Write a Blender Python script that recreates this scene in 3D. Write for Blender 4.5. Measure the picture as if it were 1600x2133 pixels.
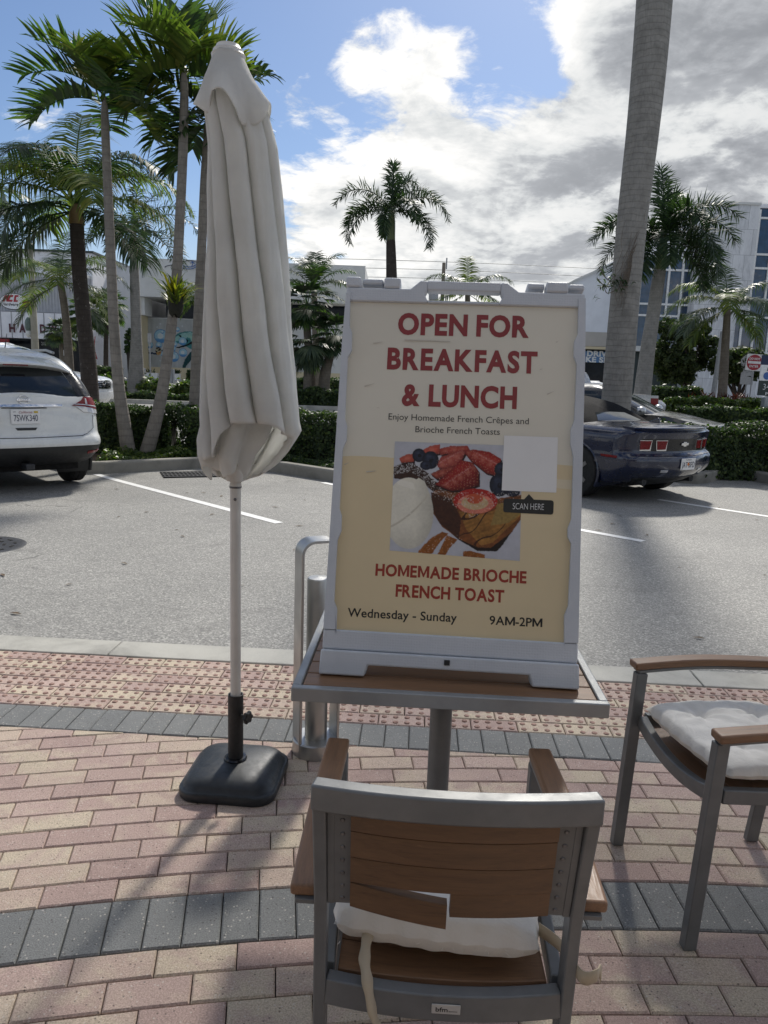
import bpy, bmesh, math, random
import numpy as np
from mathutils import Vector, Matrix, Euler, noise as mnoise
R = math.radians
random.seed(7); rng = np.random.default_rng(7)
scene = bpy.context.scene
COL = scene.collection
for o in list(bpy.data.objects): bpy.data.objects.remove(o)

# ------------------------------------------------------------------ camera
CAM_H, PITCH, ROLL, FPX = 1.49, R(10.4), R(2.03), 1580.0
cam = bpy.data.cameras.new("camera"); camo = bpy.data.objects.new("camera", cam); COL.objects.link(camo)
cam.sensor_fit = 'HORIZONTAL'; cam.sensor_width = 36; cam.lens = 36*FPX/1600
cam.clip_start = .05; cam.clip_end = 3000
camo.matrix_world = Matrix.Translation((0, 0, CAM_H)) @ Matrix.Rotation(R(90)-PITCH, 4, 'X') @ Matrix.Rotation(ROLL, 4, 'Z')
scene.camera = camo
scene.view_settings.view_transform = 'Standard'; scene.view_settings.look = 'None'
scene.view_settings.exposure = 0.26; scene.view_settings.gamma = 1
scene.cycles.max_bounces = 8; scene.cycles.transparent_max_bounces = 12

def ray(x, y):
    u = (x-800)/FPX; v = (y-1066.5)/FPX
    c, s = math.cos(ROLL), math.sin(ROLL)
    u2 = u*c+v*s; v2 = -u*s+v*c
    return Vector((u2, math.cos(PITCH)-v2*math.sin(PITCH), -math.sin(PITCH)-v2*math.cos(PITCH)))
def gz(Y):                                   # the lot falls gently to the drain and rises again beyond
    return float(np.interp(Y, [3.9, 10.5, 22, 60, 400], [0, -.10, 0, .35, .35]))
def Pz(x, y, z=0.0):
    d = ray(x, y); t = (z-CAM_H)/d.z; return Vector((0, 0, CAM_H))+d*t
def G(x, y, dz=0.0):
    z = 0.0
    for _ in range(12):
        p = Pz(x, y, z+dz); z = gz(p.y)
    return p
def Yp(x, y, Yd):
    d = ray(x, y); return Vector((0, 0, CAM_H))+d*(Yd/d.y)

# ------------------------------------------------------------------ sun and sky
SUN_AZ, SUN_EL = R(14), R(43)
sv = Vector((math.sin(SUN_AZ)*math.cos(SUN_EL), math.cos(SUN_AZ)*math.cos(SUN_EL), math.sin(SUN_EL)))
sl = bpy.data.lights.new("sun", 'SUN'); sl.energy = 3.7; sl.angle = R(4.2); sl.color = (1, .95, .87)
so = bpy.data.objects.new("sun", sl); COL.objects.link(so); so.rotation_euler = sv.to_track_quat('Z', 'Y').to_euler()

W = bpy.data.worlds.new("World"); scene.world = W; W.use_nodes = True
class NT:
    def __init__(s, nt): s.nt = nt; nt.nodes.clear()
    def n(s, typ, ins=None, **kw):
        nd = s.nt.nodes.new(typ)
        for k, v in kw.items(): setattr(nd, k, v)
        for k, v in (ins or {}).items(): s.set(nd, k, v)
        return nd
    def set(s, nd, k, v):
        sock = nd.inputs[k]
        if isinstance(v, bpy.types.NodeSocket): s.nt.links.new(v, sock)
        elif isinstance(v, bpy.types.Node): s.nt.links.new(v.outputs[0], sock)
        else: sock.default_value = v
    def math(s, op, a, b=0.0, clamp=False):
        return s.n('ShaderNodeMath', {0: a, 1: b}, operation=op, use_clamp=clamp).outputs[0]
    def mix(s, f, a, b, blend='MIX'):
        nd = s.n('ShaderNodeMix', data_type='RGBA', blend_type=blend)
        s.set(nd, 0, f); s.set(nd, 6, a); s.set(nd, 7, b); return nd.outputs[2]
    def ramp(s, f, stops, interp='LINEAR'):
        nd = s.n('ShaderNodeValToRGB'); cr = nd.color_ramp; cr.interpolation = interp
        while len(cr.elements) > 1: cr.elements.remove(cr.elements[-1])
        for i, (p, c) in enumerate(stops):
            e = cr.elements[0] if i == 0 else cr.elements.new(p)
            e.position = p; e.color = (*c, 1) if len(c) == 3 else c
        s.set(nd, 0, f); return nd.outputs[0]
    def maprange(s, v, a, b, c=0., d=1., smooth=True):
        return s.n('ShaderNodeMapRange', {'Value': v, 'From Min': a, 'From Max': b, 'To Min': c, 'To Max': d},
                   interpolation_type='SMOOTHSTEP' if smooth else 'LINEAR').outputs[0]
    def noise(s, vec, scale, detail=4, rough=.55, dist=0., lac=2.0):
        nd = s.n('ShaderNodeTexNoise', {'Scale': scale, 'Detail': detail, 'Roughness': rough, 'Distortion': dist, 'Lacunarity': lac})
        if vec is not None: s.set(nd, 'Vector', vec)
        return nd.outputs[0]

w = NT(W.node_tree)
sky = w.n('ShaderNodeTexSky', sky_type='NISHITA', sun_disc=False, sun_elevation=SUN_EL, sun_rotation=SUN_AZ,
          air_density=1.0, dust_density=.6, ozone_density=1.6)
gen = w.n('ShaderNodeTexCoord').outputs['Generated']
dirn = w.n('ShaderNodeVectorMath', {0: gen}, operation='NORMALIZE').outputs[0]
sep = w.n('ShaderNodeSeparateXYZ', {0: dirn})
zc = w.math('ADD', w.math('MAXIMUM', sep.outputs[2], 0.0), .22)
cp = w.n('ShaderNodeCombineXYZ', {0: w.math('DIVIDE', sep.outputs[0], zc), 1: w.math('DIVIDE', sep.outputs[1], zc), 2: 0.0}).outputs[0]
def cloud_noise(vec):
    a = w.noise(vec, 1.9, 10, .62, .3); b = w.noise(vec, 8.0, 8, .66, .7)
    c_ = w.noise(vec, 19.0, 6, .65, .6)
    return w.math('ADD', w.math('ADD', w.math('MULTIPLY', a, .62), w.math('MULTIPLY', b, .27)), w.math('MULTIPLY', c_, .11))
dens = cloud_noise(cp)
shift = w.n('ShaderNodeVectorMath', {0: cp, 1: (sv.x*.13, sv.y*.13, 0)}, operation='ADD').outputs[0]
dens2 = cloud_noise(shift)
cov = None                                    # where the cloud banks stand, as directions in the sky
for (px, py, rad, wt) in [(300, 60, 17, -.16), (60, 80, 14, -.12), (900, 10, 12, -.20), (600, 40, 9, -.13), (1130, 20, 8, -.17), (1130, 330, 17, .17),
                          (1500, 250, 17, .16), (800, 330, 9, .10), (620, 440, 7, -.02), (650, 110, 4.2, .155), (560, 190, 3, .10), (820, 95, 4.0, .17), (1270, 40, 3.6, .13), (960, 100, 1.8, .10), (1420, 260, 9, .08),
                          (10, 210, 4.5, .16), (330, 330, 8, .07), (1560, 90, 9, .14), (300, 500, 8, -.05), (620, 330, 6, .08), (900, 480, 9, .05)]:
    d = ray(px, py).normalized()
    dt = w.n('ShaderNodeVectorMath', {0: dirn, 1: tuple(d)}, operation='DOT_PRODUCT').outputs['Value']
    bl = w.maprange(dt, math.cos(R(rad*1.25)), math.cos(R(rad*.25)), 0., wt)
    cov = bl if cov is None else w.math('ADD', cov, bl)
dn = w.math('ADD', dens, cov)
mask = w.maprange(dn, .470, .575)
thick = w.maprange(dn, .56, .86)
shift2 = w.n('ShaderNodeVectorMath', {0: cp, 1: (sv.x*.22, sv.y*.22, 0)}, operation='ADD').outputs[0]
lit = w.maprange(w.math('SUBTRACT', w.noise(cp, 1.9, 5, .58, .3), w.noise(shift2, 1.9, 5, .58, .3)), -.11, .11)
lit = w.math('ADD', w.math('MULTIPLY', lit, .5), w.math('MULTIPLY', w.maprange(w.math('SUBTRACT', dens, dens2), -.08, .08), .5))
dark = w.noise(cp, 1.5, 5, .55, .3)
dk = ray(1520, 220).normalized()
dkb = w.maprange(w.n('ShaderNodeVectorMath', {0: dirn, 1: tuple(dk)}, operation='DOT_PRODUCT').outputs['Value'], math.cos(R(19)), math.cos(R(3)), 0., .55)
shade = w.math('SUBTRACT', w.math('ADD', w.math('MULTIPLY', lit, .62), .62), w.math('MULTIPLY', thick, .30))
shade = w.math('SUBTRACT', shade, w.math('MULTIPLY', w.maprange(dark, .42, .66), .14))
shade = w.math('SUBTRACT', shade, w.math('MULTIPLY', dkb, .38), )
ccol = w.ramp(shade, [(0.0, (2.5, 2.62, 2.85)), (.35, (3.9, 4.05, 4.3)), (.60, (6.3, 6.45, 6.5)), (1.0, (8.9, 8.8, 8.6))])
skyc = w.mix(1.0, sky.outputs[0], (.62, .70, .82, 1), 'MULTIPLY')
hz = w.maprange(sep.outputs[2], 0.0, .24, .6, 0.0)
skyc = w.mix(hz, skyc, (5.0, 5.9, 6.8, 1))
mx = w.mix(mask, skyc, ccol)
bg = w.n('ShaderNodeBackground', {'Color': mx, 'Strength': .10})
w.n('ShaderNodeOutputWorld', {'Surface': bg})
W.cycles.sampling_method = 'MANUAL'; W.cycles.sample_map_resolution = 1024

# ------------------------------------------------------------------ object helpers
def tag(o, label=None, cat=None, group=None, kind=None):
    if label: o['label'] = label
    if cat: o['category'] = cat
    if group: o['group'] = group
    if kind: o['kind'] = kind
    return o
def thing(name, label, cat, loc=(0, 0, 0), rz=0.0, group=None):
    o = bpy.data.objects.new(name, None); COL.objects.link(o); o.location = loc; o.rotation_euler = (0, 0, rz)
    o.empty_display_size = .2
    return tag(o, label, cat, group)
class MB:
    def __init__(s): s.v = []; s.f = []; s.m = []
    def add(s, vs, fs, mi=0):
        b = len(s.v); s.v += [tuple(p) for p in vs]; s.f += [tuple(i+b for i in f) for f in fs]; s.m += [mi]*len(fs); return s
    def box(s, c, d, rot=None, mi=0):
        c = Vector(c); h = Vector(d)/2
        vs = [Vector((x*h.x, y*h.y, z*h.z)) for x in (-1, 1) for y in (-1, 1) for z in (-1, 1)]
        if rot is not None: vs = [rot @ q for q in vs]
        return s.add([c+q for q in vs], [(0, 1, 3, 2), (4, 6, 7, 5), (0, 4, 5, 1), (2, 3, 7, 6), (0, 2, 6, 4), (1, 5, 7, 3)], mi)
    def bar(s, a, b, wd, ht, up=(0, 0, 1), mi=0):
        a, b = Vector(a), Vector(b); return s.sweep([a, b], wd, ht, up, mi)
    def sweep(s, pts, wd, ht, up=(0, 0, 1), mi=0):          # rectangular section along a path
        pts = [Vector(p) for p in pts]; up = Vector(up); n = len(pts); vs = []
        for i, p in enumerate(pts):
            t = (pts[min(i+1, n-1)]-pts[max(i-1, 0)]).normalized()
            sd = t.cross(up).normalized(); u2 = sd.cross(t).normalized()
            w_ = wd[i] if isinstance(wd, (list, tuple)) else wd; h_ = ht[i] if isinstance(ht, (list, tuple)) else ht
            vs += [p-sd*w_/2-u2*h_/2, p+sd*w_/2-u2*h_/2, p+sd*w_/2+u2*h_/2, p-sd*w_/2+u2*h_/2]
        fs = [(0, 1, 2, 3)[::-1], tuple(4*(n-1)+k for k in range(4))]
        for i in range(n-1):
            for k in range(4): fs.append((4*i+k, 4*i+(k+1) % 4, 4*i+4+(k+1) % 4, 4*i+4+k))
        return s.add(vs, fs, mi)
    def tube(s, pts, rad, n=10, mi=0, caps=True):
        pts = [Vector(p) for p in pts]; m = len(pts); vs = []; prev = None
        for i, p in enumerate(pts):
            t = (pts[min(i+1, m-1)]-pts[max(i-1, 0)]).normalized()
            if prev is None:
                ref = Vector((1, 0, 0)) if abs(t.x) < .9 else Vector((0, 1, 0)); a = (ref-t*ref.dot(t)).normalized()
            else: a = (prev-t*prev.dot(t)).normalized()
            prev = a; b = t.cross(a); r = rad[i] if isinstance(rad, (list, tuple, np.ndarray)) else rad
            vs += [p+(a*math.cos(2*math.pi*k/n)+b*math.sin(2*math.pi*k/n))*r for k in range(n)]
        fs = [(i*n+k, i*n+(k+1) % n, (i+1)*n+(k+1) % n, (i+1)*n+k) for i in range(m-1) for k in range(n)]
        if caps: fs += [tuple(range(n))[::-1], tuple((m-1)*n+k for k in range(n))]
        return s.add(vs, fs, mi)
    def lathe(s, prof, n=24, c=(0, 0, 0), axis='Z', mi=0):
        c = Vector(c); vs = []; m = len(prof)
        for r, z in prof:
            for k in range(n):
                a = 2*math.pi*k/n; q = Vector((r*math.cos(a), r*math.sin(a), z))
                if axis == 'X': q = Vector((q.z, q.x, q.y))
                if axis == 'Y': q = Vector((q.x, q.z, q.y))
                vs.append(c+q)
        fs = [(i*n+k, i*n+(k+1) % n, (i+1)*n+(k+1) % n, (i+1)*n+k) for i in range(m-1) for k in range(n)]
        if prof[0][0] > 1e-5: fs.append(tuple(range(n))[::-1])
        if prof[-1][0] > 1e-5: fs.append(tuple((m-1)*n+k for k in range(n)))
        return s.add(vs, fs, mi)
    def prism(s, poly, y0, y1, mi=0, plane='XZ'):           # outline in X,Z (front view) given thickness along Y
        f = {'XZ': lambda p, t: (p[0], t, p[1]), 'XY': lambda p, t: (p[0], p[1], t), 'YZ': lambda p, t: (t, p[0], p[1])}[plane]
        n = len(poly); vs = [f(p, y0) for p in poly]+[f(p, y1) for p in poly]
        fs = [tuple(range(n)), tuple(range(n, 2*n))[::-1]]+[(k, k+n, (k+1) % n+n, (k+1) % n) for k in range(n)]
        return s.add(vs, fs, mi)
    def grid(s, rows, mi=0, close=False):
        n = len(rows[0]); vs = [p for r in rows for p in r]; fs = []
        for i in range(len(rows)-1):
            for k in range(n if close else n-1):
                fs.append((i*n+k, i*n+(k+1) % n, (i+1)*n+(k+1) % n, (i+1)*n+k))
        return s.add(vs, fs, mi)
    def build_split(s, name, mats, parent=None, by='comp', **kw):
        """one object per separate piece (or per side of the thing)"""
        if by == 'x': key = [0 if sum(s.v[i][0] for i in f) > 0 else 1 for f in s.f]
        else:
            par = list(range(len(s.v)))
            def find(i):
                while par[i] != i: par[i] = par[par[i]]; i = par[i]
                return i
            for f in s.f:
                a = find(f[0])
                for j in f[1:]: par[find(j)] = a
            key = [find(f[0]) for f in s.f]
        out = []
        for k in dict.fromkeys(key):
            mb = MB(); mp = {}
            for f, kk, mi in zip(s.f, key, s.m):
                if kk != k: continue
                g = []
                for i in f:
                    if i not in mp: mp[i] = len(mb.v); mb.v.append(s.v[i])
                    g.append(mp[i])
                mb.f.append(tuple(g)); mb.m.append(mi)
            out.append(mb.build(name, mats, parent, **kw))
        return out
    def build(s, name, mats, parent=None, smooth=True, ang=35, bevel=0, seg=2, sub=0, solid=0, recalc=True):
        me = bpy.data.meshes.new(name); me.from_pydata(s.v, [], s.f)
        if not isinstance(mats, (list, tuple)): mats = [mats]
        for m in mats: me.materials.append(m)
        if any(s.m): me.polygons.foreach_set('material_index', s.m)
        if recalc:
            bm = bmesh.new(); bm.from_mesh(me); bmesh.ops.recalc_face_normals(bm, faces=bm.faces); bm.to_mesh(me); bm.free()
        if smooth:
            me.shade_smooth(); me.set_sharp_from_angle(angle=R(ang))
        o = bpy.data.objects.new(name, me); COL.objects.link(o)
        if parent: o.parent = parent
        if solid: md = o.modifiers.new('solid', 'SOLIDIFY'); md.thickness = solid; md.offset = 0
        if bevel: md = o.modifiers.new('bevel', 'BEVEL'); md.width = bevel; md.segments = seg; md.limit_method = 'ANGLE'; md.angle_limit = R(40); md.harden_normals = False
        if sub: md = o.modifiers.new('sub', 'SUBSURF'); md.levels = sub; md.render_levels = sub
        return o
def np_mesh(name, V, F, mats, parent=None, mi=None, smooth=False):
    me = bpy.data.meshes.new(name); V = np.asarray(V, np.float32); F = np.asarray(F, np.int32); k = F.shape[1]
    me.vertices.add(len(V)); me.vertices.foreach_set('co', V.ravel())
    me.loops.add(F.size); me.loops.foreach_set('vertex_index', F.ravel())
    me.polygons.add(len(F)); me.polygons.foreach_set('loop_start', np.arange(0, F.size, k, dtype=np.int32))
    me.polygons.foreach_set('loop_total', np.full(len(F), k, np.int32))
    if not isinstance(mats, (list, tuple)): mats = [mats]
    for m in mats: me.materials.append(m)
    if mi is not None: me.polygons.foreach_set('material_index', np.asarray(mi, np.int32))
    me.update(calc_edges=True)
    if smooth: me.shade_smooth()
    o = bpy.data.objects.new(name, me); COL.objects.link(o)
    if parent: o.parent = parent
    return o
def smooth_path(pts, n=8):
    pts = [Vector(p) for p in pts]; out = []
    for i in range(len(pts)-1):
        p0 = pts[max(i-1, 0)]; p1 = pts[i]; p2 = pts[i+1]; p3 = pts[min(i+2, len(pts)-1)]
        for k in range(n):
            t = k/n; out.append(.5*((2*p1)+(p2-p0)*t+(2*p0-5*p1+4*p2-p3)*t*t+(3*p1-p0-3*p2+p3)*t**3))
    out.append(pts[-1]); return out
def copy_tree(o, parent=None):
    c = o.copy(); COL.objects.link(c); c.parent = parent
    for ch in o.children: copy_tree(ch, c)
    return c

# ------------------------------------------------------------------ materials
def mat_new(name):
    m = bpy.data.materials.new(name); m.use_nodes = True; return m, NT(m.node_tree)
def pmat(name, col, rough=.5, metal=0., var=.12, scale=14, bump=0., bscale=250, coat=0., spec=.5, dirt=0., dirtcol=(.08, .07, .06), stretch=(1, 1, 1), **extra):
    m, t = mat_new(name)
    tc = t.n('ShaderNodeTexCoord').outputs['Object']
    mp = t.n('ShaderNodeMapping', {'Vector': tc, 'Scale': stretch}).outputs[0]
    nz = t.noise(mp, scale, 5, .6)
    lo = tuple(c*(1-var) for c in col)+(1,); hi = tuple(min(1, c*(1+var)) for c in col)+(1,)
    c = t.mix(t.maprange(nz, .3, .7), lo, hi)
    if dirt:
        d2 = t.noise(mp, scale*.35, 6, .65, .4)
        c = t.mix(t.maprange(d2, .52, .75, 0, dirt), c, (*dirtcol, 1))
    b = t.n('ShaderNodeBsdfPrincipled', {'Base Color': c, 'Metallic': metal, 'Coat Weight': coat, 'Specular IOR Level': spec})
    t.set(b, 'Roughness', t.maprange(t.noise(mp, scale*2.3, 4), .3, .7, max(0, rough-.08), min(1, rough+.08)))
    if bump:
        t.set(b, 'Normal', t.n('ShaderNodeBump', {'Height': t.noise(mp, bscale, 3), 'Strength': bump, 'Distance': .002}))
    for k, v in extra.items(): t.set(b, k, v)
    t.n('ShaderNodeOutputMaterial', {'Surface': b}); return m
def leafmat(name, stops, rough=.45, transl=.35, tint=(.9, 1.15, .4)):
    m, t = mat_new(name)
    rnd = t.n('ShaderNodeNewGeometry').outputs['Random Per Island']
    c = t.ramp(rnd, stops)
    b = t.n('ShaderNodeBsdfPrincipled', {'Base Color': c, 'Roughness': rough, 'Specular IOR Level': .28})
    tr = t.n('ShaderNodeBsdfTranslucent', {'Color': t.mix(1.0, c, (*[x*1.7 for x in tint], 1), 'MULTIPLY')})
    mx_ = t.n('ShaderNodeMixShader', {0: transl, 1: b.outputs[0], 2: tr.outputs[0]})
    t.n('ShaderNodeOutputMaterial', {'Surface': mx_}); return m
def vcolmat(name, rough=.5, spec=.4):
    m, t = mat_new(name); a = t.n('ShaderNodeVertexColor', layer_name='print')
    b = t.n('ShaderNodeBsdfPrincipled', {'Base Color': a.outputs[0], 'Roughness': rough, 'Specular IOR Level': spec})
    t.n('ShaderNodeOutputMaterial', {'Surface': b}); return m
def glassmat(name, col=(.012, .016, .018), rough=.04, spec=.7):
    return pmat(name, col, rough, 0, .3, 2.0, spec=spec)

M = {}
M['alu'] = pmat('brushed_aluminium', (.30, .31, .315), .42, .35, .10, 9, bump=.05, dirt=.25, dirtcol=(.2, .2, .19))
M['alu_d'] = pmat('grey_powder_coated_metal', (.165, .172, .175), .42, .25, .10, 12, bump=.05, dirt=.2, dirtcol=(.14, .14, .13))
M['steel'] = pmat('satin_steel', (.42, .42, .41), .36, .8, .10, 5, dirt=.3, dirtcol=(.2, .2, .19))
M['screw'] = pmat('screw_metal', (.16, .16, .165), .4, .7)
def woodmat(name, col, stretch):
    m, t = mat_new(name); tc = t.n('ShaderNodeTexCoord').outputs['Object']
    mp = t.n('ShaderNodeMapping', {'Vector': tc, 'Scale': stretch}).outputs[0]
    g1 = t.noise(mp, 60, 6, .65, .6); g2 = t.noise(mp, 11, 3, .5)
    f = t.math('ADD', t.math('MULTIPLY', g1, .6), t.math('MULTIPLY', g2, .4))
    c = t.ramp(f, [(.3, tuple(x*.62 for x in col)), (.5, col), (.7, tuple(min(1, x*1.32) for x in col))])
    sc = t.noise(t.n('ShaderNodeMapping', {'Vector': tc, 'Scale': (3, 40, 40), 'Rotation': (0, 0, .6)}).outputs[0], 6, 2)
    c = t.mix(t.maprange(sc, .70, .76, 0, .35), c, tuple(min(1, x*2.0) for x in col)+(1,))
    b = t.n('ShaderNodeBsdfPrincipled', {'Base Color': c, 'Roughness': t.maprange(g1, .3, .7, .38, .55)})
    t.set(b, 'Normal', t.n('ShaderNodeBump', {'Height': g1, 'Strength': .25, 'Distance': .0008}))
    t.n('ShaderNodeOutputMaterial', {'Surface': b}); return m
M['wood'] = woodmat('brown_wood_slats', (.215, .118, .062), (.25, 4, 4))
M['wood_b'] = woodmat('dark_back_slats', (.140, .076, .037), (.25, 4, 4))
M['wood_y'] = woodmat('brown_wood_arm', (.225, .126, .07), (4, .25, 4))
M['plastic_w'] = pmat('white_plastic', (.72, .72, .70), .45)
M['black_pl'] = pmat('black_plastic', (.016, .017, .018), .5, 0, .25, 40, bump=.25, bscale=500)
M['black_gl'] = pmat('gloss_black_trim', (.012, .012, .013), .2, 0, .2, 8)
M['rubber'] = pmat('tyre_rubber', (.014, .014, .014), .8, 0, .3, 20, bump=.3, bscale=120)
M['white_metal'] = pmat('white_painted_pole', (.62, .60, .56), .4, 0, .08, 6, dirt=.15, dirtcol=(.35, .33, .28))
M['white'] = pmat('white_paint', (.78, .78, .77), .5)
M['glass'] = glassmat('dark_glass')
M['chrome'] = pmat('chrome', (.75, .75, .76), .12, 1.0, .05)
M['red_lens'] = pmat('red_lens', (.17, .007, .010), .22, 0, .25, 30, coat=.1, spec=.3)
M['clear_lens'] = pmat('clear_lens', (.55, .55, .55), .12, .2, .15, 30, coat=.6)
# ================================================================== GROUND
def asphalt_mat():
    m, t = mat_new('asphalt'); tc = t.n('ShaderNodeTexCoord').outputs['Object']
    big = t.noise(tc, .45, 5, .6, .3); mid = t.noise(tc, 3.0, 5, .6); fine = t.noise(tc, 120, 3, .6)
    vor = t.n('ShaderNodeTexVoronoi', {'Vector': tc, 'Scale': 115.0, 'Randomness': 1.0})
    stone = t.ramp(vor.outputs['Color'], [(0, (.085, .084, .08)), (.35, (.17, .168, .16)), (.65, (.25, .245, .23)), (1, (.42, .41, .38))])
    sp = t.n('ShaderNodeSeparateColor', {0: vor.outputs['Color']})
    g = t.ramp(sp.outputs[0], [(0, (.16, .158, .152)), (.45, (.285, .282, .27)), (.8, (.38, .375, .355)), (1, (.58, .57, .53))])
    edge = t.maprange(vor.outputs['Distance'], .0, .011, 0, 1)
    base = t.mix(.8, (.285, .282, .27, 1), g)
    base = t.mix(t.maprange(fine, .35, .6, .35, 0), base, (.10, .10, .097, 1))
    base = t.mix(1.0, base, t.ramp(big, [(.3, (.78, .78, .77)), (.7, (1.07, 1.06, 1.04))]), 'MULTIPLY')
    base = t.mix(t.maprange(mid, .58, .78, 0, .45), base, (.15, .147, .14, 1))
    st = t.noise(tc, .9, 4, .55, 1.2); base = t.mix(t.maprange(st, .62, .74, 0, .5), base, (.12, .118, .112, 1))       # oil and damp stains
    ty = t.noise(t.n('ShaderNodeMapping', {'Vector': tc, 'Scale': (.35, 2.6, 1), 'Rotation': (0, 0, .1)}).outputs[0], 1.3, 4, .6, .4); base = t.mix(t.maprange(ty, .56, .72, 0, .32), base, (.15, .147, .14, 1))
    ck = t.n('ShaderNodeTexVoronoi', {'Vector': t.n('ShaderNodeVectorMath', {0: tc, 1: t.n('ShaderNodeTexNoise', {'Vector': tc, 'Scale': 1.3, 'Detail': 5.}).outputs[1]}, operation='ADD').outputs[0], 'Scale': .28}, feature='DISTANCE_TO_EDGE')
    base = t.mix(t.math('MULTIPLY', t.maprange(ck.outputs[0], .006, .002), t.maprange(big, .56, .66, 0, .6)), base, (.07, .068, .065, 1))
    b = t.n('ShaderNodeBsdfPrincipled', {'Base Color': base, 'Roughness': .78, 'Specular IOR Level': .35})
    t.set(b, 'Normal', t.n('ShaderNodeBump', {'Height': sp.outputs[0], 'Strength': .55, 'Distance': .004}))
    t.n('ShaderNodeOutputMaterial', {'Surface': b}); return m
M['asphalt'] = asphalt_mat()
def concrete_mat(name, col, dirt=.35):
    m, t = mat_new(name); tc = t.n('ShaderNodeTexCoord').outputs['Object']
    a = t.noise(tc, 2.5, 6, .65, .4); f = t.noise(tc, 130, 4, .65)
    c = t.ramp(a, [(.28, tuple(x*.66 for x in col)), (.5, col), (.72, tuple(x*1.15 for x in col))])
    c = t.mix(t.maprange(f, .55, .75, 0, .35), c, (.08, .078, .07, 1))
    c = t.mix(t.maprange(t.noise(tc, .8, 6, .7), .55, .8, 0, dirt), c, (.10, .095, .08, 1))
    b = t.n('ShaderNodeBsdfPrincipled', {'Base Color': c, 'Roughness': .85, 'Specular IOR Level': .3})
    t.set(b, 'Normal', t.n('ShaderNodeBump', {'Height': f, 'Strength': .3, 'Distance': .002}))
    t.n('ShaderNodeOutputMaterial', {'Surface': b}); return m
M['concrete'] = concrete_mat('kerb_concrete', (.42, .41, .37))
M['concrete_d'] = concrete_mat('weathered_concrete', (.27, .26, .23), .6)
def paver_mat(name, stops):
    m, t = mat_new(name); tc = t.n('ShaderNodeTexCoord').outputs['Object']
    rnd = t.n('ShaderNodeNewGeometry').outputs['Random Per Island']
    off = t.n('ShaderNodeVectorMath', {0: tc, 1: t.n('ShaderNodeCombineXYZ', {0: t.math('MULTIPLY', rnd, 37.), 1: t.math('MULTIPLY', rnd, 11.), 2: 0.0}).outputs[0]}, operation='ADD').outputs[0]
    c = t.ramp(rnd, stops)
    c2 = t.ramp(t.n('ShaderNodeMath', {0: t.math('ADD', rnd, .37)}, operation='FRACT').outputs[0], stops)
    c = t.mix(t.maprange(t.noise(off, 9, 4, .6, .5), .42, .68, 0, .75), c, c2)
    f = t.noise(tc, 240, 4, .65)
    c = t.mix(1.0, c, t.ramp(f, [(.3, (.62, .62, .62)), (.7, (1.30, 1.30, 1.30))]), 'MULTIPLY')
    v = t.n('ShaderNodeTexVoronoi', {'Vector': tc, 'Scale': 110.0})
    vs = t.n('ShaderNodeSeparateColor', {0: v.outputs['Color']})
    chip = t.math('MULTIPLY', t.maprange(vs.outputs[0], .80, .84), t.maprange(v.outputs['Distance'], .36, .22))
    c = t.mix(t.math('MULTIPLY', chip, .55), c, (.62, .57, .50, 1))
    hole = t.math('MULTIPLY', t.maprange(vs.outputs[1], .86, .9), t.maprange(v.outputs['Distance'], .34, .2))
    c = t.mix(t.math('MULTIPLY', hole, .65), c, (.07, .055, .05, 1))
    big = t.noise(tc, 1.1, 5, .6)
    c = t.mix(1.0, c, t.ramp(big, [(.3, (.82, .82, .82)), (.7, (1.1, 1.1, 1.1))]), 'MULTIPLY')
    sn = t.noise(tc, 3.2, 6, .7, .8); c = t.mix(t.maprange(sn, .60, .80, 0, .45), c, (.13, .115, .10, 1))              # grime
    ed = t.noise(tc, 34, 4, .7); c = t.mix(t.maprange(ed, .62, .78, 0, .3), c, (.55, .50, .44, 1))
    b = t.n('ShaderNodeBsdfPrincipled', {'Base Color': c, 'Roughness': .82, 'Specular IOR Level': .3})
    h = t.math('SUBTRACT', f, t.math('MULTIPLY', hole, .5))
    t.set(b, 'Normal', t.n('ShaderNodeBump', {'Height': h, 'Strength': .5, 'Distance': .003}))
    t.n('ShaderNodeOutputMaterial', {'Surface': b}); return m
warm = [(0, (.37, .265, .235)), (.28, (.47, .35, .305)), (.48, (.43, .31, .27)), (.62, (.50, .395, .32)), (.84, (.55, .465, .35)), (1, (.52, .435, .33))]
M['paver'] = paver_mat('warm_brick_pavers', warm)
M['paver_g'] = paver_mat('grey_brick_pavers', [(0, (.175, .18, .178)), (.5, (.22, .225, .22)), (1, (.19, .194, .19))])
M['dome'] = pmat('tactile_domes', (.285, .175, .14), .8, 0, .3, 60, bump=.4)
M['sand'] = pmat('joint_sand', (.045, .036, .03), .95, 0, .4, 40)
M['linepaint'] = pmat('road_paint', (.74, .74, .72), .6, 0, .08, 30, dirt=.35, dirtcol=(.3, .3, .29))

ys = [3.75, 4.6, 6, 8, 9.5, 10.5, 12, 14, 18, 22, 30, 40, 60, 90, 150, 400, 1200]
g = MB(); g.grid([[(x, y, gz(y)) for x in (-700, -60, -20, 0, 20, 60, 700)] for y in ys])
tag(g.build('ground', M['asphalt'], smooth=False), kind='structure')
KA = R(-2.45); KO = Vector((0, 3.835, 0)); ka = Vector((math.cos(KA), math.sin(KA), 0)); kb = Vector((-math.sin(KA), math.cos(KA), 0))
def kf(a, b): q = KO+ka*a+kb*b; return (q.x, q.y)
s_ = MB(); s_.grid([[(x, y, -.02) for x in (-60, 60)] for y in (-14, 3.74)])
tag(s_.build('pavement', M['sand'], smooth=False), kind='structure')
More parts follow.
